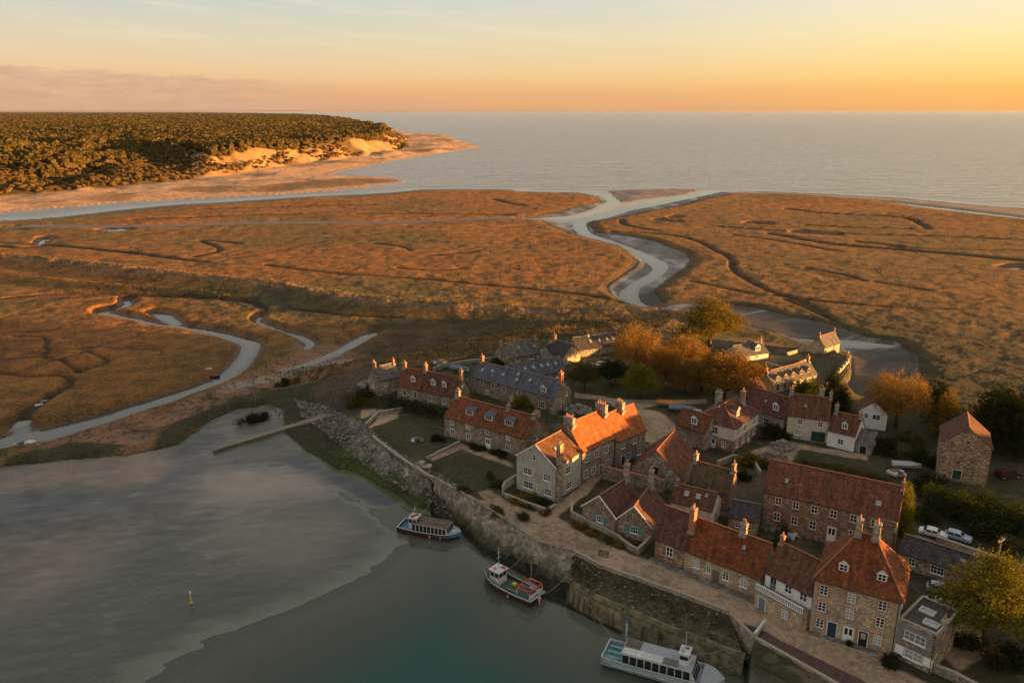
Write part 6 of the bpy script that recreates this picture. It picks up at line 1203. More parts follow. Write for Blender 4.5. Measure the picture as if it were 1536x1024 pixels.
# ------------------------------------------------------------------ vehicles and things in the yards
def carpaint(name, c): return m_plain(name, c, .28, .6, .1, var=.06)
M['car_silver'] = carpaint('silver_blue_car_paint', (.34, .42, .52)); M['car_white'] = carpaint('white_car_paint', (.62, .63, .64)); M['car_grey'] = carpaint('grey_car_paint', (.36, .39, .43)); M['car_red'] = carpaint('dull_red_car_paint', (.06, .022, .022)); M['tyre'] = m_plain('tyre_rubber', (.02, .02, .02), .9); M['rim'] = m_plain('wheel_rim', (.4, .4, .42), .35, metal=.6); M['lamp'] = m_plain('lamp_glass', (.7, .7, .66), .15); M['lampred'] = m_plain('rear_lamp', (.35, .02, .02), .2)
def car(name, label, px, ang, paint, kind='hatch', z0=5.0, cat='car', group=None):
    group = group or ('parked cars in the village' if cat == 'car' else None); x, y = P(*px, z0); r = empty(name, (x, y, gz(x, y) + .02), R_(ang), label, cat, group); L, Wd = (4.2, 1.72) if kind == 'hatch' else ((4.5, 1.76) if kind == 'saloon' else (4.8, 1.9))
    prof = {'hatch': [(-.50, .35), (-.49, .78), (-.44, .92), (-.36, 1.40), (-.05, 1.45), (.08, 1.36), (.22, .95), (.44, .82), (.495, .62), (.50, .35)],
            'saloon': [(-.50, .35), (-.49, .80), (-.34, .92), (-.22, 1.36), (.02, 1.40), (.12, 1.32), (.24, .93), (.44, .82), (.495, .62), (.50, .35)],
            'van': [(-.50, .35), (-.50, 1.1), (-.48, 1.85), (-.10, 1.92), (.12, 1.84), (.28, 1.15), (.45, 1.0), (.495, .7), (.50, .35)]}[kind]
    def wy(z): return Wd / 2 * (1 - .16 * max(0, (z - .9)) / .5 * (1 if kind != 'van' else .35))
    b = MB(); n = len(prof)
    for i in range(n - 1):
        (x0, z0_), (x1, z1) = prof[i], prof[i + 1]; a, c = wy(z0_), wy(z1); b.face([(x0 * L, -a, z0_), (x0 * L, a, z0_), (x1 * L, c, z1), (x1 * L, -c, z1)], M[paint])
    for s in (-1, 1):
        low = [p for p in prof if p[1] <= .97]; lo = [(p[0] * L, s * wy(p[1]), p[1]) for p in prof]
        top_i = [i for i, p in enumerate(prof) if p[1] > .97 + (.2 if kind == 'van' else 0)]; i0, i1 = top_i[0] - 1, top_i[-1] + 1
        b.face(lo[:i0 + 1] + lo[i1:], M[paint]); b.face(lo[i0:i1 + 1], M[paint])
    b.face([(-.5 * L, -wy(.3), .35), (.5 * L, -wy(.3), .35), (.5 * L, wy(.3), .35), (-.5 * L, wy(.3), .35)], M['tyre']); b.build('body', r)
    def lerp(i, j, t): return (prof[i][0] + (prof[j][0] - prof[i][0]) * t, prof[i][1] + (prof[j][1] - prof[i][1]) * t)
    nm = len(prof); k_ws = [i for i in range(nm - 1) if prof[i][1] > 1.25 and prof[i + 1][1] < 1.2][0]
    b = MB(); (x0, z0_), (x1, z1) = lerp(k_ws, k_ws + 1, .1), lerp(k_ws, k_ws + 1, .9); nx, nz = (z0_ - z1), (x1 - x0) * L; ln = math.hypot(nx, nz); off = (.015 * nx / ln, .015 * nz / ln)
    b.face([(x0 * L + off[0], -wy(z0_) * .9, z0_ + off[1]), (x0 * L + off[0], wy(z0_) * .9, z0_ + off[1]), (x1 * L + off[0], wy(z1) * .92, z1 + off[1]), (x1 * L + off[0], -wy(z1) * .92, z1 + off[1])], M['glass']); b.build('windscreen', r)
    if kind != 'van':
        k_r = [i for i in range(nm - 1) if prof[i][1] < .95 and prof[i + 1][1] > 1.3][0]; (x0, z0_), (x1, z1) = lerp(k_r, k_r + 1, .12), lerp(k_r, k_r + 1, .88); b = MB()
        b.face([(x0 * L - .02, wy(z0_) * .9, z0_ + .012), (x0 * L - .02, -wy(z0_) * .9, z0_ + .012), (x1 * L - .02, -wy(z1) * .9, z1 + .012), (x1 * L - .02, wy(z1) * .9, z1 + .012)][::-1], M['glass']); b.build('rear_window', r)
    zt, zb = (1.32, .98) if kind != 'van' else (1.7, 1.2); xs = {'hatch': ((-.36, -.13), (-.11, .11)), 'saloon': ((-.24, -.07), (-.05, .13)), 'van': ((.02, .2),)}[kind]
    for s in (-1, 1):
        b = MB()
        for xa, xb in xs:
            q = .035 if xb > .05 else 0
            p = [(xa * L, s * (wy(zb) + .012), zb), ((xb + q) * L, s * (wy(zb) + .012), zb), ((xb - .02) * L, s * (wy(zt) + .012), zt), ((xa + .02) * L, s * (wy(zt) + .012), zt)]; b.face(p if s < 0 else p[::-1], M['glass'])
        b.build('side_window', r)
    for sx in (-.31, .31):
        for s in (-1, 1):
            b = MB(); b.tube((0, -.1, 0), (0, .1, 0), .31, .31, M['tyre'], 14); w = b.build('wheel', r, (sx * L, s * (Wd / 2 - .1), .31)); b = MB(); b.tube((0, s * .09, 0), (0, s * .115, 0), .2, .18, M['rim'], 10); b.build('rim', w)
    for s in (-1, 1):
        b = MB(); b.box(.475 * L, .492 * L, s * Wd * .36 - .17, s * Wd * .36 + .17, .62, .74, M['lamp']); b.build('headlight', r); b = MB(); b.box(-.503 * L, -.49 * L, s * Wd * .38 - .12, s * Wd * .38 + .12, .66, .84, M['lampred']); b.build('tail_light', r)
    return r
car('parked_car', 'silver-blue car parked on the track above the dark outhouse roof', (1436, 808), -38, 'car_silver', 'hatch')
car('parked_car', 'pale car parked just left of the silver-blue car above the outhouse', (1399, 803), -32, 'car_white', 'saloon')
car('parked_car', 'grey-white car parked in front of the outhouse window behind the tall house', (1412, 888), -25, 'car_grey', 'hatch')
car('parked_car', 'darker grey car, lower of the two in the yard behind the tall house', (1408, 910), -28, 'car_grey', 'saloon')
car('parked_van', 'dull red van in deep shade to the right of the tall narrow barn', (1511, 716), 10, 'car_red', 'van', cat='van')
car('parked_car', 'white car parked at the left of the long dark range near the trees', (905, 549), 20, 'car_white', 'hatch')
car('parked_car', 'pale car on the yard beside the white one near the long dark range', (889, 552), 24, 'car_grey', 'saloon')
car('parked_car', 'silver car parked on the lane end by the terrace with orange roofs', (1042, 622), 160, 'car_silver', 'hatch')
# boats laid up ashore, timber, stones, garden furniture
def tarp_boat(label, px, ang, L, m, z0=5.0):
    x, y = P(*px, z0); z = gz(x, y); r = empty('covered_boat', (x, y, z), R_(ang), label, 'boat', 'boats laid up under covers'); b = MB(); n = 10; S = []
    for i in range(n + 1):
        t = i / n; w = L * .2 * (1 - max(0, (t - .45) / .55) ** 2) + .02; xx = -L / 2 + L * t; S.append([(xx, w * .5, .35), (xx, w, 1.0), (xx, w * 1.04, 1.15)])
    for s in (1, -1):
        for i in range(n):
            for j in range(2): p = [(q[0], q[1] * s, q[2]) for q in (S[i][j], S[i + 1][j], S[i + 1][j + 1], S[i][j + 1])]; b.face(p if s < 0 else p[::-1], M['boatwhite'] if j == 0 else M['deck_blue'])
    b.face([(S[0][0][0], S[0][0][1], .35), (S[0][2][0], S[0][2][1], 1.15), (S[0][2][0], -S[0][2][1], 1.15), (S[0][0][0], -S[0][0][1], .35)], M['boatwhite']); b.build('hull', r); b = MB()
    for s in (1, -1):
        for i in range(n):
            rz0 = 1.15 + .55 * math.sin(math.pi * min(1, (i + .3) / n)); rz1 = 1.15 + .55 * math.sin(math.pi * min(1, (i + 1.3) / n)); a, c = S[i][2], S[i + 1][2]; p = [(a[0], a[1] * s * 1.03, a[2]), (c[0], c[1] * s * 1.03, c[2]), (c[0], 0, rz1), (a[0], 0, rz0)]; b.face(p if s > 0 else p[::-1], M[m])
    b.build('tarpaulin', r)
    for xx in (-.25, .2):
        b = MB(); b.box(L * xx - .1, L * xx + .1, -.9, .9, 0, .38, M['wood']); b.build('trestle', r)
M['tarp_orange'] = m_plain('orange_tarpaulin', (.50, .17, .03), .7, var=.3); M['tarp_blue'] = m_plain('blue_grey_tarpaulin', (.14, .18, .25), .7, var=.3); M['tarp_green'] = m_plain('green_tarpaulin', (.10, .14, .10), .8, var=.3); M['tarp_grey'] = m_plain('pale_tarpaulin', (.38, .37, .36), .75, var=.25)
tarp_boat('boat laid up under an orange tarpaulin on the green beside the sandy lane', (1004, 609), -15, 6.2, 'tarp_orange'); tarp_boat('boat laid up under a blue-grey cover beside the orange-covered one', (1024, 616), -10, 6.6, 'tarp_blue')
tarp_boat('small boat under a green cover behind the red-roofed pair', (672, 552), 10, 5.2, 'tarp_green'); tarp_boat('boat under a blue-grey cover behind the red-roofed pair, near the slate house', (690, 556), -20, 5.6, 'tarp_blue')
tarp_boat('boat under a pale cover by the lane in front of the tall narrow barn', (1360, 702), -8, 5.5, 'tarp_grey')
def pile(name, label, px, n, s, m, z0=5.0, seed=1, cat='pile', flat=.5, long=1.0):
    x, y = P(*px, z0); z = gz(x, y); rg = random.Random(seed); b = MB()
    for i in range(n):
        q = rg.random() ** .6; a = rg.random() * 6.28; cx, cy = math.cos(a) * s * q, math.sin(a) * s * q * .7; cz = (1 - q) * s * .5; e = s * (.16 + .2 * rg.random()); ca, sa = math.cos(a * 3), math.sin(a * 3); v = []
        for dx_, dy_, dz_ in ((-1, -1, -1), (1, -1, -1), (1, 1, -1), (-1, 1, -1), (-1, -1, 1), (1, -1, 1), (1, 1, 1), (-1, 1, 1)):
            X_, Y_, Z2 = dx_ * e * long * rg.uniform(.7, 1.1), dy_ * e * rg.uniform(.5, 1), dz_ * e * flat; v.append((cx + X_ * ca - Y_ * sa, cy + X_ * sa + Y_ * ca, cz + Z2 + e * flat))
        b.mesh_part(v, [(0, 1, 5, 4), (1, 2, 6, 5), (2, 3, 7, 6), (3, 0, 4, 7), (4, 5, 6, 7), (3, 2, 1, 0)], M[m[i % len(m)]])
    o = b.build(name, None, (x, y, z)); return tag(o, label, cat)
M['rubblered'] = m_plain('broken_brick', (.22, .12, .09), .95, var=.5, sc=2)
pile('rubble_heap', 'heap of broken brick and stone by the yard right of the hipped house', (1160, 690), 40, 2.6, ['rubblered', 'rubble', 'wood'], seed=3); pile('rubble_heap', 'spread of pale stones on the lane in front of the cream house', (1172, 672), 26, 2.4, ['rubble', 'step'], seed=4)
pile('timber_stack', 'stack of grey boards lying beside the terrace end house', (958, 668), 22, 2.2, ['wood', 'step'], seed=5, long=3.0, flat=.25); pile('timber_stack', 'pile of old timber between the gabled barn and the terrace', (908, 697), 16, 1.8, ['wood'], seed=6, long=3.2, flat=.25)
pile('rubble_heap', 'low heap of stones beside the slate house gable, near the terrace', (868, 618), 34, 3.0, ['rubble', 'step'], seed=7, flat=.3); pile('rubble_heap', 'pale heap of stones behind the far left corner house', (557, 580), 34, 3.2, ['rubble'], seed=8, flat=.35)
pile('gear_heap', 'heap of coloured fishing gear on the grass left of the dormer house', (625, 661), 22, 1.3, ['boatred', 'deck_blue', 'boatwhite', 'wood'], seed=9); pile('gear_heap', 'heap of red and blue gear behind the brown-roofed terrace', (660, 546), 26, 2.0, ['boatred', 'tarp_blue', 'boatwhite', 'tarp_orange'], seed=10)
pile('gear_heap', 'white and red gear heaped in the shrubs in front of the tall narrow barn', (1345, 712), 22, 1.8, ['boatwhite', 'boatred', 'wood'], seed=11); pile('stone_slabs', 'flat pale slabs stepped against the top of the harbour wall', (633, 700), 12, 2.0, ['step', 'stone_trim'], seed=12, flat=.3)
pile('rubble_heap', 'low mound of stones in the yard behind the quay row', (1152, 792), 20, 1.5, ['rubble'], seed=13); pile('gear_heap', 'white furniture scattered in the yard behind the balcony house', (1190, 806), 14, 1.2, ['boatwhite', 'deck_grey'], seed=14)
def bench(label, px, ang):
    x, y = P(*px, 5); r = empty('bench', (x, y, gz(x, y)), R_(ang), label, 'bench', 'wooden benches by the quay road'); b = MB(); b.box(-.9, .9, -.22, .22, .42, .48, M['wood']); b.build('seat', r); b = MB(); b.box(-.9, .9, .2, .26, .55, .9, M['wood']); b.build('backrest', r)
    for sx in (-.75, .75): b = MB(); b.box(sx - .05, sx + .05, -.2, .26, 0, .9, M['wood']); b.build('leg', r)
bench('wooden bench on the grass strip above the sloping quay wall', (742, 762), 150); bench('wooden bench against the road side near the junction', (905, 833), -28)
def steps(label, px, ang, n=4, w=1.8):
    x, y = P(*px, 5); r = Vector((x, y, 4.9)); b = MB()
    for i in range(n): b.box(-w / 2, w / 2, i * .3, n * .3 + .3, 0 if i == 0 else .17 * i, .17 * (i + 1) + .05, M['step'])
    tag(b.build('stone_steps', None, r, R_(ang)), label, 'steps')
steps('worn stone steps at the foot of the balcony house door', (1146, 912), -36, 3, 2.2)
# ------------------------------------------------------------------ trees, shrubs and woods
def m_leaf(name, cols, trans=.35, rough=.75):
    m, nt = newmat(name); k = NT(nt); at = k.n('ShaderNodeAttribute', attribute_name='tint').outputs['Fac']
    c = k.ramp(at, [(i / (len(cols) - 1), q) for i, q in enumerate(cols)])
    d = k.n('ShaderNodeBsdfDiffuse'); nt.links.new(c, d.inputs['Color']); t = k.n('ShaderNodeBsdfTranslucent'); nt.links.new(c, t.inputs['Color'])
    mx = k.n('ShaderNodeMixShader'); mx.inputs[0].default_value = trans; nt.links.new(d.outputs[0], mx.inputs[1]); nt.links.new(t.outputs[0], mx.inputs[2]); nt.links.new(mx.outputs[0], k.n('ShaderNodeOutputMaterial').inputs[0]); return m
LEAF = {'olive': m_leaf('olive_foliage', [(.085, .062, .012), (.175, .125, .02), (.28, .195, .03)]), 'orange': m_leaf('autumn_foliage', [(.15, .080, .020), (.27, .145, .032), (.39, .23, .05)]), 'rust': m_leaf('rusty_foliage', [(.11, .058, .016), (.20, .105, .024), (.32, .175, .036)]),
        'green': m_leaf('green_foliage', [(.028, .040, .010), (.055, .072, .016), (.11, .115, .022)]), 'gold': m_leaf('golden_green_foliage', [(.06, .06, .010), (.15, .135, .02), (.28, .22, .028)]), 'dark': m_leaf('dark_evergreen_foliage', [(.012, .018, .007), (.022, .030, .010), (.045, .052, .015)], .15),
        'scrub': m_leaf('scrub_foliage', [(.05, .045, .014), (.085, .072, .022), (.13, .10, .03)], .25), 'straw': m_leaf('dry_grass_foliage', [(.12, .085, .035), (.20, .14, .055), (.28, .20, .08)], .3)}
M['bark'] = m_plain('bark', (.085, .062, .042), .95, var=.4, sc=4, bump=.04)
def leaves(rg, centers, per, sig, size, asp=.6, up=.3):
    "leaf quads gathered round clump centres"
    n = len(centers) * per; C_ = np.repeat(centers, per, 0) + rg.normal(0, 1, (n, 3)) * np.asarray(sig); ct = np.repeat(rg.uniform(0, 1, len(centers)), per)
    nd = rg.normal(0, 1, (n, 3)); nd[:, 2] = np.abs(nd[:, 2]) + up; nd /= np.linalg.norm(nd, axis=1)[:, None]; a = np.cross(nd, rg.normal(0, 1, (n, 3))); a /= np.linalg.norm(a, axis=1)[:, None]; b2 = np.cross(nd, a)
    s = size * rg.uniform(.6, 1.3, (n, 1)); a = a * s; b2 = b2 * s * asp; V = np.stack([C_ - a * .5, C_ + b2 * .5 , C_ + a * .5, C_ - b2 * .5], 1).reshape(-1, 3); T_ = np.repeat(np.clip(ct * .6 + rg.uniform(0, .4, n), 0, 1), 4)
    return V, T_
def crown_mesh(name, seed, lobes, nclump, per, sig, size, leaf, shell=.45, asp=.6, up=.3):
    rg = np.random.default_rng(seed); lobes = np.array(lobes, float); vol = lobes[:, 3] * lobes[:, 4] * lobes[:, 5]; pick = rg.choice(len(lobes), nclump, p=vol ** .7 / (vol ** .7).sum()); d = rg.normal(0, 1, (nclump, 3)); d /= np.linalg.norm(d, axis=1)[:, None]
    r = rg.uniform(0, 1, (nclump, 1)) ** shell * rg.uniform(.82, 1.08, (nclump, 1)); c = lobes[pick, :3] + d * r * lobes[pick, 3:]; V, T_ = leaves(rg, c, per, sig, size, asp, up)
    return np_mesh(name, V, np.arange(len(V)).reshape(-1, 4), False, [LEAF[leaf]], {'tint': T_}), c
def trunk_mb(h, r, tips, seed=0, fork=.35):
    rg = random.Random(seed); b = MB(); k = Vector((0, 0, h * fork)); b.path([(0, 0, -.4), (.03 * h * (rg.random() - .5), .02 * h, h * fork * .5), k, k + Vector((.1, .05, h * .25))], [r * 1.25, r, r * .8, r * .45], M['bark'], 8)
    for t in tips:
        t = Vector(t); m = k.lerp(t, .5) + Vector(((rg.random() - .5) * .6, (rg.random() - .5) * .6, .3)); b.path([k - Vector((0, 0, rg.random() * h * .1)), m, t], [r * .5, r * .28, r * .07], M['bark'], 6)
        for q in range(2): e = m.lerp(t, .4) + Vector(((rg.random() - .5) * 2.2, (rg.random() - .5) * 2.2, rg.random() * 1.4)); b.path([m, m.lerp(e, .5), e], [r * .2, r * .12, r * .03], M['bark'], 5)
    return b
_tm = {}
def tree_kind(kind):
    if kind in _tm: return _tm[kind]
    rg = random.Random(len(kind) * 7 + ord(kind[0])); U = lambda: rg.uniform(-1, 1)
    if kind == 'broad':    # wide old tree, unit: height 14, radius 8
        L = [(0, 0, 9, 6, 6, 4.4)] + [(5 * math.cos(a) + U(), 5 * math.sin(a) + U(), 7 + 1.8 * U(), 3.1, 3.1, 2.3) for a in np.linspace(0, 5.6, 8)] + [(2 * U(), 2 * U(), 11.5, 3, 3, 2)]; me, c = crown_mesh('crown', 1, L, 640, 30, (.5, .5, .4), .36, 'olive', .3); H_, r = 14, .55
    elif kind == 'orange': # rounded, upright twigs; height 12 radius 6
        L = [(0, 0, 7, 4.9, 4.9, 4.6)] + [(3.6 * math.cos(a), 3.6 * math.sin(a), 6 + 1.6 * U(), 2.3, 2.3, 2.4) for a in np.linspace(0, 5.5, 7)]; me, c = crown_mesh('crown', 2, L, 540, 26, (.32, .32, .6), .32, 'orange', .35, .4, 0); H_, r = 12, .38
    elif kind == 'rust':
        L = [(0, 0, 6, 4.6, 4.6, 3.2)] + [(3.8 * math.cos(a), 3.8 * math.sin(a), 5 + 1.3 * U(), 2.2, 2.2, 1.9) for a in np.linspace(.3, 5.9, 7)]; me, c = crown_mesh('crown', 3, L, 480, 26, (.42, .42, .42), .32, 'rust', .35); H_, r = 9, .34
    elif kind == 'gold':   # dense layered garden tree; height 9 radius 5.5
        L = [(0, 0, 5.8, 3.8, 3.8, 2.6)] + [(3.5 * math.cos(a), 3.5 * math.sin(a), 4.4 + 1.2 * U(), 2.1, 2.1, 1.3) for a in np.linspace(0, 5.6, 8)] + [(1.6 * U(), 1.6 * U(), 7.6, 1.7, 1.7, 1.2) for _ in range(3)]; me, c = crown_mesh('crown', 4, L, 620, 36, (.36, .36, .28), .23, 'gold', .3); H_, r = 9, .3
    elif kind == 'green':
        L = [(0, 0, 5, 3.6, 3.6, 3)] + [(2.8 * math.cos(a), 2.8 * math.sin(a), 4.3 + U(), 1.9, 1.9, 1.6) for a in np.linspace(0, 5.5, 6)]; me, c = crown_mesh('crown', 5, L, 400, 26, (.36, .36, .32), .28, 'scrub', .35); H_, r = 8, .25
    elif kind == 'conifer': # dark, pointed, layered; height 11 radius 3.6
        L = [(0.5 * U() * (1 - t), .5 * U() * (1 - t), 1.6 + 9.2 * t, 3.9 * (1 - t) ** .75 + .3, 3.9 * (1 - t) ** .75 + .3, .75) for t in np.linspace(0, .98, 13)]; me, c = crown_mesh('crown', 6, L, 500, 26, (.42, .42, .2), .32, 'dark', .3, .45, .1); H_, r = 11, .28
    elif kind == 'cypress': # slim, sunlit
        L = [(0, 0, 1 + 8.5 * t, 1.7 * (1 - t) ** .6 + .25, 1.7 * (1 - t) ** .6 + .25, 1.0) for t in np.linspace(0, .97, 9)]; me, c = crown_mesh('crown', 7, L, 300, 26, (.28, .28, .36), .26, 'gold', .3, .5, 0); H_, r = 10, .2
    cc = c[np.argsort(-np.abs(c[:, 0]) - np.abs(c[:, 1]) - .5 * c[:, 2])]; tips = [tuple(cc[i]) for i in range(0, len(cc), max(1, len(cc) // 11))][:11] if kind not in ('conifer', 'cypress') else [(0, 0, H_ * .9)]
    tm = trunk_mb(H_, r, tips, 3, .32 if kind != 'conifer' else .5).mesh('trunk'); _tm[kind] = (me, tm, H_); return _tm[kind]
def tree(label, px, kind, h, leaf=None, w=1.0, z0=5.0, rz=None, group=None, name=None, world=None):
    me, tm, H_ = tree_kind(kind); x, y = world or P(*px, z0); z = gz(x, y); s = h / H_; rz = rz if rz is not None else (x * 7.3 + y * 3.1) % 6.28
    r = empty(name or ('conifer_tree' if kind in ('conifer', 'cypress') else 'broadleaf_tree'), (x, y, z - .1), rz, label, 'tree', group or ('conifers of the village' if kind in ('conifer', 'cypress') else 'broadleaved trees of the village')); r.scale = (s * w, s * w, s)
    if leaf:
        key = (kind, leaf)
        if key not in _tm: m2 = me.copy(); m2.materials[0] = LEAF[leaf]; _tm[key] = m2
        me = _tm[key]
    link('trunk', tm, r); link('crown', me, r); return r
tree('huge old olive-gold tree, tallest of the grove at the back of the village', (1064, 527), 'broad', 17, w=1.05)
tree('big fan-shaped orange tree at the left front of the grove', (953, 566), 'orange', 16, w=1.0); tree('slender orange tree between the fan-shaped one and the huge old tree', (997, 582), 'orange', 13.5, 'rust', w=.72)
tree('russet tree behind the slender orange tree, under the tall utility pole', (1026, 558), 'rust', 11, 'orange', w=1.0); tree('broad rust-brown tree at the right front of the grove', (1092, 597), 'rust', 12.5, w=1.15); tree('dark rust tree in the middle of the grove shade', (1052, 585), 'rust', 9.5, w=1.1)
tree('low dark brown tree at the foot of the huge old tree', (1028, 590), 'rust', 7.5, w=1.0, leaf='rust')
tree('bright yellow-green tree standing alone on the green before the grove', (961, 596), 'gold', 9.0, w=1.05); tree('small grey-green tree near the slate barn at the edge of the green', (876, 584), 'green', 8.2); tree('dark bushy evergreen between the grey-green tree and the orange grove', (917, 576), 'green', 7.4, 'dark', w=1.2)
tree('round orange tree behind the white gable house', (1343, 640), 'orange', 14.5, w=1.08)
tree('thin sunlit conifer left of the tall narrow barn', (1417, 655), 'cypress', 11.5, 'olive', w=1.7); tree('dark conifer behind the thin sunlit one, left of the barn', (1402, 632), 'conifer', 11); tree('dark conifer just right of the tall narrow barn', (1480, 672), 'conifer', 14.5, w=1.25); tree('dark spreading conifer at the right edge behind the red van', (1526, 680), 'conifer', 14.5, w=1.3); tree('dark conifer between the other two on the right edge', (1503, 652), 'conifer', 12)
tree('large golden tree filling the lower right corner beside the annexe', (1478, 965), 'gold', 13.5, w=.96); tree('yellow-tipped conifer at the right end of the long two-storey house', (1351, 800), 'cypress', 9.8, w=1.15); tree('dark conifer behind the chimneys of the cream house', (1246, 612), 'conifer', 10.5, w=.95); tree('second dark conifer right of the cream house chimneys', (1262, 622), 'conifer', 8, w=1.0)
# shrubs
_sm = {}
def shrub_mesh(kind, leaf):
    if (kind, leaf) in _sm: return _sm[(kind, leaf)]
    sd = {'round': 11, 'wide': 12, 'rough': 13}[kind]; rg = random.Random(sd); U = lambda: rg.uniform(-1, 1)
    L = {'round': [(0, 0, .8, 1, 1, .8), (.5, .3, .7, .7, .7, .6), (-.5, -.2, .7, .7, .7, .6)], 'wide': [(1.3 * U(), .7 * U(), .6 + .2 * U(), .8, .7, .6) for _ in range(7)], 'rough': [(1.1 * U(), 1.1 * U(), .5 + .3 * U(), .5, .5, .55) for _ in range(8)]}[kind]
    me, _ = crown_mesh('foliage', sd, L, 120, 14, (.16, .16, .14), .2, leaf, .4); b = MB(); b.path([(0, 0, -.3), (.05, 0, .4), (.1, .1, .9)], [.08, .06, .03], M['bark'], 5)
    for q in range(4): b.path([(0, 0, 0), (.4 * U(), .4 * U(), .5), (.8 * U(), .8 * U(), .9)], [.05, .035, .015], M['bark'], 5)
    _sm[(kind, leaf)] = (me, b.mesh('stem')); return _sm[(kind, leaf)]
def shrub(label, px, s, kind='round', leaf='scrub', z0=5.0, sz=None, group=None):
    me, st = shrub_mesh(kind, leaf); x, y = P(*px, z0); z = gz(x, y); r = empty('shrub', (x, y, z - .05), (x * 5.1 + y * 2.3) % 6.28, label, 'shrub', group or 'shrubs about the village'); r.scale = (s, s, sz or s); link('stem', st, r); link('foliage', me, r); return r
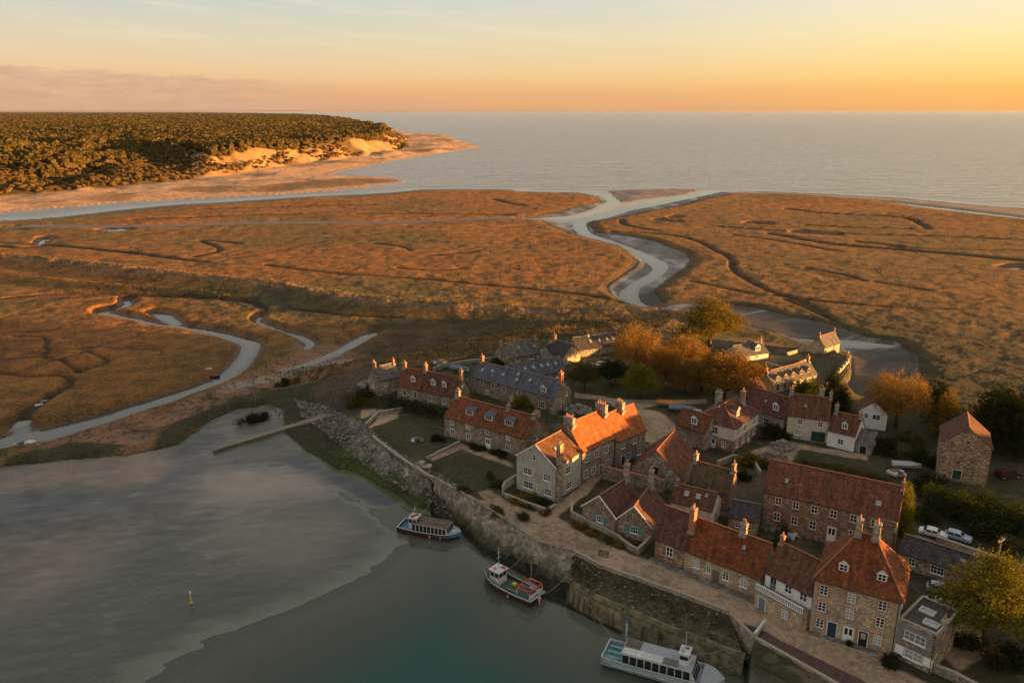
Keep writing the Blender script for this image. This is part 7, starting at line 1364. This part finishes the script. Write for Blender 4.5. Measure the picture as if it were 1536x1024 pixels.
for lab, px, s, kd, lf, sz in (
    ('clipped dark shrub left of the two under the balcony house window', (1177, 921), 1.25, 'round', 'dark', 1.6), ('clipped dark shrub right of the two beside the tall hipped house', (1199, 931), 1.2, 'round', 'dark', 1.4), ('low dark shrub at the foot of the downpipe on the tall hipped house', (1334, 992), 1.1, 'wide', 'dark', .8), ('small shrub by the doorstep of the tall hipped house', (1274, 968), .5, 'round', 'dark', .6),
    ('yellowish shrub below the corner of the hipped house', (1123, 697), 1.9, 'round', 'olive', 2.0), ('dark shrub in front of the shadowed house, left of the cream house', (1160, 655), 2.4, 'wide', 'dark', 2.0), ('dark shrub beside the cream house garden, left end', (1176, 662), 1.6, 'round', 'dark', 1.5), ('broad dark shrub behind the cream house roof near the sunlit row', (1218, 592), 3.0, 'wide', 'green', 2.6),
    ('golden shrub against the front of the slate house', (788, 612), 2.0, 'rough', 'gold', 2.6), ('round shrub in the garden of the left twin cottage', (891, 787), .8, 'round', 'olive', .8), ('russet plants behind the curved garden wall of the twin cottages', (938, 815), 1.2, 'wide', 'rust', .7), ('red plants by the roadside at the curved garden wall', (866, 790), 1.1, 'rough', 'rust', .7), ('reddish plants at the road edge below the curved garden wall', (884, 799), 1.0, 'rough', 'rust', .6), ('dry shrub at the road side of the curved wall end', (915, 812), .8, 'rough', 'scrub', .7),
    ('dark green shrub on the verge above the fishing boat', (786, 778), 1.1, 'round', 'green', .9), ('dark heather bed below the grey gable house, left part', (785, 748), 1.6, 'wide', 'rust', .7), ('dark heather bed below the grey gable house, right part', (810, 758), 1.5, 'wide', 'dark', .6), ('shrub at the corner of the junction below the grey gable house', (818, 772), .9, 'rough', 'scrub', .9), ('shrub at the left of the grey gable house yard wall', (744, 728), 1.5, 'rough', 'green', 1.1), ('pale shrub beside the path at the right end of the lawn', (735, 716), .9, 'round', 'scrub', .9),
    ('rough shrub on the bank above the sloping quay wall', (700, 738), 1.3, 'rough', 'scrub', 1.0), ('rough weeds on the verge above the sloping quay wall', (748, 772), 1.3, 'rough', 'scrub', .9), ('dark shrub by the terrace doors with the orange roofs', (903, 700), 1.7, 'round', 'dark', 1.5), ('low shrubs on the grass beside the terrace end house', (930, 690), 1.6, 'wide', 'green', .9), ('shrubs below the dormer house front, right part', (752, 682), 1.5, 'wide', 'dark', .7), ('shrubs below the dormer house front, left part', (712, 672), 1.4, 'wide', 'dark', .6),
    ('shrub at the left gable of the dormer house', (659, 660), 1.3, 'rough', 'dark', 1.2), ('shrub at the end of the slate house gable', (846, 606), 1.5, 'rough', 'scrub', .9), ('dark bush left of the red-roofed terrace on the bank', (548, 600), 2.4, 'wide', 'dark', 1.6), ('dark bush on the grassy bank by the far left corner house', (536, 606), 2.2, 'rough', 'scrub', 1.6), ('low bush on the neck of land left of the village', (424, 556), 1.8, 'rough', 'dark', 1.4), ('orange tipped bush on the neck of land near the creek', (441, 552), 1.6, 'rough', 'olive', 1.3), ('dark bush at the foot of the timber beacon', (374, 607), 2.2, 'wide', 'dark', 1.4), ('second dark bush at the foot of the timber beacon', (391, 604), 1.8, 'rough', 'dark', 1.2),
    ('shrub mass before the tall narrow barn, far left', (1392, 735), 2.5, 'wide', 'dark', 2.4), ('yellow-tipped shrub before the tall narrow barn door', (1414, 752), 2.4, 'rough', 'gold', 2.4), ('yellow-tipped shrub before the right corner of the barn', (1449, 758), 2.6, 'rough', 'gold', 2.6), ('dark shrub between the barn and the parked cars', (1430, 772), 2.7, 'wide', 'dark', 2.3), ('golden shrub right of the barn by the wall', (1486, 768), 2.6, 'rough', 'gold', 2.4), ('yellow shrub at the right edge below the red van', (1524, 774), 2.8, 'rough', 'gold', 2.6), ('dark shrub below the yellow shrub on the right edge', (1510, 795), 2.8, 'wide', 'dark', 2.2), ('dark shrub above the boundary wall on the right', (1466, 793), 2.7, 'wide', 'dark', 2.3), ('dark shrub left of the parked pale car', (1376, 778), 2.0, 'wide', 'dark', 1.8),
    ('dark shrub on the slope right of the lean-to', (1330, 672), 2.4, 'wide', 'dark', 1.4), ('dark shrub below the orange tree', (1372, 664), 2.6, 'wide', 'scrub', 1.6), ('dark shrub on the lane left of the tall barn', (1384, 690), 2.4, 'wide', 'dark', 1.6), ('grey twiggy shrub beside the utility pole on the right', (1516, 822), 2.2, 'rough', 'scrub', 2.0), ('dark shrub under the large golden tree, left side', (1436, 965), 1.8, 'wide', 'dark', 1.2), ('red-leaved shrub under the large golden tree', (1489, 988), 1.4, 'rough', 'rust', 1.1), ('dark shrub in the bottom right corner', (1520, 1000), 2.2, 'wide', 'dark', 1.6), ('dark bush at the back of the white lodge', (1150, 560), 2.2, 'wide', 'green', 1.4), ('green bush on the slope above the sunlit row', (1180, 560), 2.4, 'wide', 'green', 1.2), ('dark bush at the left end of the sea wall', (1229, 590), 2.4, 'wide', 'dark', 1.8),
    ('dark bush behind the grey stone barn of the village back', (745, 545), 2.0, 'wide', 'dark', 1.2), ('bush in the yard right of the moss-roofed cottage', (1112, 716), 1.5, 'rough', 'dark', 1.3), ('bush behind the long stone house, left end', (1150, 700), 1.6, 'rough', 'scrub', 1.2), ('bush in the yard behind the balcony house', (1170, 815), 1.4, 'wide', 'dark', 1.0), ('climber mass against the long stone house front', (1176, 797), 1.3, 'rough', 'scrub', 2.6)):
    shrub(lab, px, s, kd, lf, sz=sz)
# hedges
def hedge(label, pts, w, h, leaf, seed, n=260, z0=5.0):
    q = resample([P3(x, y, z0) for x, y in pts], .9); rg = np.random.default_rng(seed); C_ = []
    Q = np.array([tuple(p) for p in q]); zz = land_height(Q[:, 0], Q[:, 1]); o = Q[0].copy(); o[2] = zz[0]
    for _ in range(n): i = rg.integers(len(q)); C_.append((Q[i, 0] + rg.normal(0, w * .4) - o[0], Q[i, 1] + rg.normal(0, w * .4) - o[1], zz[i] + h * rg.uniform(.15, 1) ** .7 * rg.uniform(.8, 1.1) - o[2]))
    V, T_ = leaves(rg, np.array(C_), 14, (.25, .25, .2), .26); me = np_mesh('hedge', V, np.arange(len(V)).reshape(-1, 4), False, [LEAF[leaf]], {'tint': T_}); r = empty('hedge', tuple(o), 0, label, 'hedge', 'hedges about the village'); link('foliage', me, r); b = MB()
    for i in range(0, len(q), 2): x, y, z = Q[i, 0] - o[0], Q[i, 1] - o[1], zz[i] - o[2]; b.path([(x, y, z - .3), (x + .1, y, z + h * .4), (x, y + .1, z + h * .8)], [.06, .05, .02], M['bark'], 5)
    b.build('stem', r)
hedge('dense dark hedge in front of the red and brown roofed pair', [(585, 608), (620, 616), (660, 628), (668, 632)], 3.0, 2.4, 'dark', 1, 520); hedge('rough dark hedge along the grassy bank left of the village', [(520, 596), (545, 606), (565, 612)], 2.6, 1.6, 'scrub', 2, 260)
hedge('dark hedge behind the long dark range at the back of the village', [(930, 560), (970, 556), (1000, 560)], 3, 2.0, 'dark', 3, 260); hedge('low hedge along the lane above the long two-storey house', [(1200, 696), (1260, 706), (1330, 722)], 1.4, 1.2, 'scrub', 4, 240); hedge('overgrown hedge along the track on the right', [(1400, 770), (1450, 782), (1540, 806)], 3.2, 2.4, 'dark', 5, 560); hedge('hedge in shade below the white gable house', [(1290, 668), (1330, 684), (1375, 690)], 2.0, 1.3, 'dark', 6, 260); hedge('hedge at the village edge below the marsh on the right', [(1390, 612), (1450, 628), (1540, 650)], 3.0, 2.2, 'scrub', 7, 420)
# ground cover: weeds on the banks, tussocks on the dykes
def cover(name, V, T_, leaf): me = np_mesh(name, V, np.arange(len(V)).reshape(-1, 4), False, [LEAF[leaf]], {'tint': T_}); return tag(link(name, me), kind='stuff')
rg = np.random.default_rng(77)
def on_line(pts, hw, n, spread):
    seg = rg.integers(0, len(pts) - 1, n); L_ = np.hypot(*(pts[1:] - pts[:-1]).T); seg = rg.choice(len(pts) - 1, n, p=L_ / L_.sum()); t = rg.uniform(0, 1, (n, 1)); p = pts[seg] + (pts[seg + 1] - pts[seg]) * t + rg.normal(0, spread, (n, 2)); return np.c_[p, land_height(p[:, 0], p[:, 1]) + .15]
def keep(c): return c[(c[:, 2] > .6) & (np.abs(c[:, 0]) < .75 * c[:, 1])]
c = keep(np.concatenate([on_line(*LEVEE, 2600, 5), on_line(*LEVEE_C, 1300, 6)])); V, T_ = leaves(rg, c, 5, (.5, .5, .25), .7, .5, 0); cover('dyke_tussocks', V, T_, 'straw')
c = keep(np.concatenate([on_line(*LEVEE_B, 700, 5), on_line(*LEVEE, 1500, 14), on_line(*LEVEE_C, 1000, 12), on_line(*BANKLET, 200, 5)])); V, T_ = leaves(rg, c, 5, (.6, .6, .25), .65, .5, 0); cover('marsh_scrub', V, T_, 'scrub')
bp = []
for _ in range(420): i = rg.integers(len(Gr)); j = int(rg.integers(1, 10)); p = Gr[i][j]; bp.append((p.x + rg.normal(0, .3), p.y + rg.normal(0, .3), p.z + .1))
V, T_ = leaves(rg, np.array(bp), 8, (.22, .22, .16), .3, .5, 0); cover('bank_weeds', V, T_, 'scrub')
X = rg.uniform(VILL[:, 0].min(), 150, 9000); Y = rg.uniform(85, 235, 9000); ok = (sdf(X, Y, VILL) < -.6) & (fbm(X, Y, 9, 3, 300) > -.05)
for p in ROADS: ok &= sdf(X, Y, p) > .4
for p in LAWNS[:2]: ok &= sdf(X, Y, p) > .2
X, Y = X[ok], Y[ok]; V, T_ = leaves(rg, np.c_[X, Y, land_height(X, Y) + .08], 6, (.3, .3, .08), .26, .6, .2); cover('rough_grass', V, T_, 'scrub')
X = rg.uniform(VILL[:, 0].min(), 140, 16000); Y = rg.uniform(85, 235, 16000); ok = (sdf(X, Y, VILL) < -1.0) & (fbm(X, Y, 11, 3, 320) > .12)
for p in ROADS: ok &= sdf(X, Y, p) > .9
for p in LAWNS[:2]: ok &= sdf(X, Y, p) > .5
X, Y = X[ok][:3200], Y[ok][:3200]; V, T_ = leaves(rg, np.c_[X, Y, land_height(X, Y) + rg.uniform(.15, .7, len(X))], 12, (.35, .35, .22), .24, .6, .2); cover('garden_undergrowth', V, T_, 'green')
# the wooded headland, a far wood that reads as one mass
def wood(name, pts, rad, hgt, seed, leafcol, sub):
    rg = np.random.default_rng(seed); t = (1 + 5 ** .5) / 2; iv = np.array([(-1, t, 0), (1, t, 0), (-1, -t, 0), (1, -t, 0), (0, -1, t), (0, 1, t), (0, -1, -t), (0, 1, -t), (t, 0, -1), (t, 0, 1), (-t, 0, -1), (-t, 0, 1)], float); iv /= np.linalg.norm(iv[0])
    fc = np.array([(0, 11, 5), (0, 5, 1), (0, 1, 7), (0, 7, 10), (0, 10, 11), (1, 5, 9), (5, 11, 4), (11, 10, 2), (10, 7, 6), (7, 1, 8), (3, 9, 4), (3, 4, 2), (3, 2, 6), (3, 6, 8), (3, 8, 9), (4, 9, 5), (2, 4, 11), (6, 2, 10), (8, 6, 7), (9, 8, 1)])
    if sub:
        vs = [tuple(v) for v in iv]; cache = {}; nf = []
        def mid(a, b_):
            key = (min(a, b_), max(a, b_))
            if key not in cache: m = (np.array(vs[a]) + np.array(vs[b_])); m /= np.linalg.norm(m); vs.append(tuple(m)); cache[key] = len(vs) - 1
            return cache[key]
        for a, b_, c_ in fc: x, y, z = mid(a, b_), mid(b_, c_), mid(c_, a); nf += [(a, x, z), (b_, y, x), (c_, z, y), (x, y, z)]
        iv, fc = np.array(vs), np.array(nf)
    n, m = len(pts), len(iv); jit = rg.uniform(.62, 1.22, (n, m, 1)); V = iv[None] * jit * np.stack([rad, rad, hgt * .5], 1)[:, None, :]; V += pts[:, None, :] + np.array([0, 0, 1.0])[None, None] * (hgt * .42)[:, None, None]
    FQ_ = (fc[None] + (np.arange(n) * m)[:, None, None]).reshape(-1, 3); T_ = np.repeat(np.clip(rg.uniform(0, 1, n) * .7 + .15 + .25 * fbm(pts[:, 0], pts[:, 1], 160, 3, 5), 0, 1), m); me = np_mesh(name, V.reshape(-1, 3), FQ_, False, [LEAF[leafcol]], {'tint': T_}); return tag(link(name, me), kind='stuff')
LEAF['pine'] = m_leaf('pine_wood_foliage', [(.055, .045, .017), (.088, .068, .024), (.15, .10, .034)], .1)
for mt in (LEAF['pine'],):
    nt = mt.node_tree; k = NT(nt); co = k.n('ShaderNodeTexCoord').outputs['Object']; nz = k.noise(co, .30, 5, .7)
    for nd in [n for n in nt.nodes if n.type in ('BSDF_DIFFUSE', 'BSDF_TRANSLUCENT')]:
        old = nd.inputs['Color'].links[0].from_socket; nt.links.new(k.mix(1.0, old, k.ramp(nz, [(.36, (.5, .5, .5)), (.64, (1.5, 1.45, 1.3))]), 'MULTIPLY'), nd.inputs['Color']); nt.links.new(k.bump(nz, 1.0, 4.0), nd.inputs['Normal'])
LEAF['heath'] = m_leaf('heath_foliage', [(.06, .040, .015), (.095, .062, .021), (.14, .088, .028)], .1)
PX, PY = [], []; d = 640.0
while d < 11000:
    st = 4.2 + .0026 * d; xs = np.arange(-1.0 * d, -.08 * d, st); PX.append(xs + rg.normal(0, st * .35, len(xs))); PY.append(np.full(len(xs), d) + rg.normal(0, st * .5, len(xs))); d += 5 + .0052 * d
PX, PY = np.concatenate(PX), np.concatenate(PY); PX += 0
HZ, HG = land_height(PX, PY, True); inl = (HG['c'] > 6) & (np.abs(PX) < .78 * PY); q = PX / PY; gentle = q < -.40
fr = HG['c'] / HG['wcl']; n1 = fbm(PX, PY, 120, 4, 310); n2 = fbm(PX, PY, 400, 3, 311)
forest = inl & (fr > np.where(gentle, .42, .85) + .35 * n1) & (n2 + .5 * n1 > -.62)
scr = inl & ~forest & (fr > .03) & (n1 > np.where(gentle, -2, -.05))
D_ = np.hypot(PX, PY)
for nm, sel, sub in (('pine_wood', forest & (D_ < 2600), True), ('far_pine_wood', forest & (D_ >= 2600), False)):
    p = np.c_[PX, PY, HZ][sel]; r_ = (2.0 + .0016 * D_[sel]) * rg.uniform(.9, 1.7, sel.sum()); wood(nm, p, r_, (8 + .0004 * D_[sel]) * rg.uniform(.8, 1.12, sel.sum()) * (1 + .25 * fbm(p[:, 0], p[:, 1], 90, 3, 41)), 5, 'pine', sub)
p = np.c_[PX, PY, HZ][scr]; wood('heath_scrub', p, (2.6 + .0012 * D_[scr]) * rg.uniform(.6, 1.4, scr.sum()), 3.6 * rg.uniform(.6, 1.5, scr.sum()), 6, 'heath', False)
# ------------------------------------------------------------------ light
SUN_AZ, SUN_EL = R_(100), R_(2.5)      # clockwise from the view direction (+y)
su = bpy.data.lights.new('sun', 'SUN'); su.energy = 5.0; su.angle = R_(.5); su.color = (1.0, .49, .135)
so = bpy.data.objects.new('sun', su); COL.objects.link(so)
dvec = Vector((math.sin(SUN_AZ) * math.cos(SUN_EL), math.cos(SUN_AZ) * math.cos(SUN_EL), math.sin(SUN_EL)))
so.rotation_euler = dvec.to_track_quat('Z', 'Y').to_euler(); so.location = dvec * 300
wd = bpy.data.worlds.new('World'); scene.world = wd; wd.use_nodes = True; nt = wd.node_tree; nt.nodes.clear(); k = NT(nt)
sky = k.n('ShaderNodeTexSky'); sky.sky_type = 'NISHITA'; sky.sun_disc = False; sky.sun_elevation = SUN_EL; sky.sun_rotation = SUN_AZ; sky.altitude = 0; sky.air_density = 1.0; sky.dust_density = 2.0; sky.ozone_density = 1.0
tc = k.n('ShaderNodeTexCoord').outputs['Generated']
sep = k.n('ShaderNodeSeparateXYZ'); nt.links.new(tc, sep.inputs[0]); X_, Y_, Z_ = sep.outputs
el = k.math('MULTIPLY', k.math('ARCSINE', Z_), 57.2958)
azm = k.math('MULTIPLY', k.math('ARCTAN2', X_, Y_), 57.2958)
dz = k.math('ABSOLUTE', k.math('SUBTRACT', azm, 92.0))
toward = k.ramp(k.math('DIVIDE', dz, 180.0), [(.0, 1.0), (.30, 1.0), (.37, .72), (.46, .30), (.60, .06), (1, 0)])
e01 = k.math('MULTIPLY', k.math('POWER', k.math('DIVIDE', k.math('MAXIMUM', el, 0.0), 90.0), .5), 1.0)      # sqrt keeps the low sky apart
away = k.ramp(e01, [(0, (.66, .32, .16)), (.115, (.76, .42, .20)), (.17, (.78, .54, .31)), (.225, (.68, .60, .42)), (.275, (.54, .58, .53)), (.36, (.60, .58, .54)), (.7, (.48, .50, .53)), (1, (.40, .43, .48))])
near = k.ramp(e01, [(0, (.90, .42, .115)), (.115, (.99, .52, .12)), (.17, (1.0, .69, .20)), (.225, (1.0, .80, .37)), (.275, (.98, .84, .58)), (.36, (.90, .77, .55)), (.7, (.54, .53, .53)), (1, (.40, .43, .48))])
grad = k.mix(toward, away, near)
# a low bank of cloud far off on the left, and faint high streaks
wv = k.n('ShaderNodeCombineXYZ'); nt.links.new(k.math('MULTIPLY', azm, .10), wv.inputs[0]); nt.links.new(k.math('MULTIPLY', el, .9), wv.inputs[1])
cn = k.noise(wv.outputs[0], 1.0, 6, .6); cf = k.noise(k.scale(wv.outputs[0], (6, 2.2, 1)), 1.0, 5, .65)
top = k.math('ADD', k.math('ADD', 2.05, k.math('MULTIPLY', k.math('SUBTRACT', cf, .5), 1.1)), k.math('MULTIPLY', k.math('SUBTRACT', -20.0, azm), .045))
bank = k.math('MULTIPLY', k.ramp(k.math('ADD', k.math('SUBTRACT', top, el), .5), [(.42, 0), (.62, 1)]), k.ramp(k.math('DIVIDE', k.math('ADD', azm, 90.0), 180.0), [(.385, 1.0), (.445, .0)]))
grad = k.mix(k.math('MULTIPLY', bank, .66), grad, k.mix(k.ramp(k.noise(k.scale(wv.outputs[0], (3, 2.0, 1)), 1.0, 6, .68), [(.36, 0), (.66, 1)]), (.53, .33, .235), (.70, .47, .31)))
band = k.ramp(k.math('DIVIDE', el, 4.0), [(.0, .75), (.22, .5), (.5, .0)])
grad = k.mix(k.math('MULTIPLY', k.math('MULTIPLY', band, k.ramp(cn, [(.35, .3), (.65, 1)])), k.math('SUBTRACT', 1.0, toward)), grad, (.62, .36, .225))
stv = k.n('ShaderNodeCombineXYZ'); nt.links.new(k.math('MULTIPLY', k.math('ADD', azm, k.math('MULTIPLY', el, 1.5)), .05), stv.inputs[0]); nt.links.new(k.math('ADD', k.math('MULTIPLY', el, .55), k.math('MULTIPLY', azm, .03)), stv.inputs[1])
grad = k.mix(k.math('MULTIPLY', k.ramp(k.noise(stv.outputs[0], 2.0, 6, .6), [(.48, 0), (.78, .5)]), k.ramp(k.math('DIVIDE', el, 8.0), [(.3, 0), (.6, 1)])), grad, (.86, .74, .52))
nis = k.n('ShaderNodeMix', data_type='RGBA', blend_type='MULTIPLY'); nis.inputs[0].default_value = 1; nt.links.new(sky.outputs[0], nis.inputs[6]); nis.inputs[7].default_value = (.12, .12, .12, 1)
tot = k.mix(k.ramp(k.math('DIVIDE', el, 90.0), [(.08, .02), (.3, .2)]), grad, nis.outputs[2])
bg = k.n('ShaderNodeBackground', i_Strength=.278); nt.links.new(tot, bg.inputs[0])
nt.links.new(bg.outputs[0], k.n('ShaderNodeOutputWorld').inputs[0])
scene.view_settings.view_transform = 'Standard'; scene.view_settings.look = 'None'; scene.view_settings.exposure = 2.0; scene.view_settings.gamma = 1.0
scene.cycles.use_denoising = True

# the air over the bay: one closed box of thin even haze
b = MB(); air, nt = newmat('haze'); k = NT(nt); pv = k.n('ShaderNodeVolumePrincipled'); pv.inputs['Color'].default_value = (.5, .45, .42, 1); pv.inputs['Density'].default_value = 1.0e-5; pv.inputs['Anisotropy'].default_value = .35
nt.links.new(pv.outputs[0], k.n('ShaderNodeOutputMaterial').inputs['Volume'])
b.box(-260000, 260000, -3000, 200000, ZLOW - 1.0, 80.0, air); tag(b.build('haze'), kind='stuff')
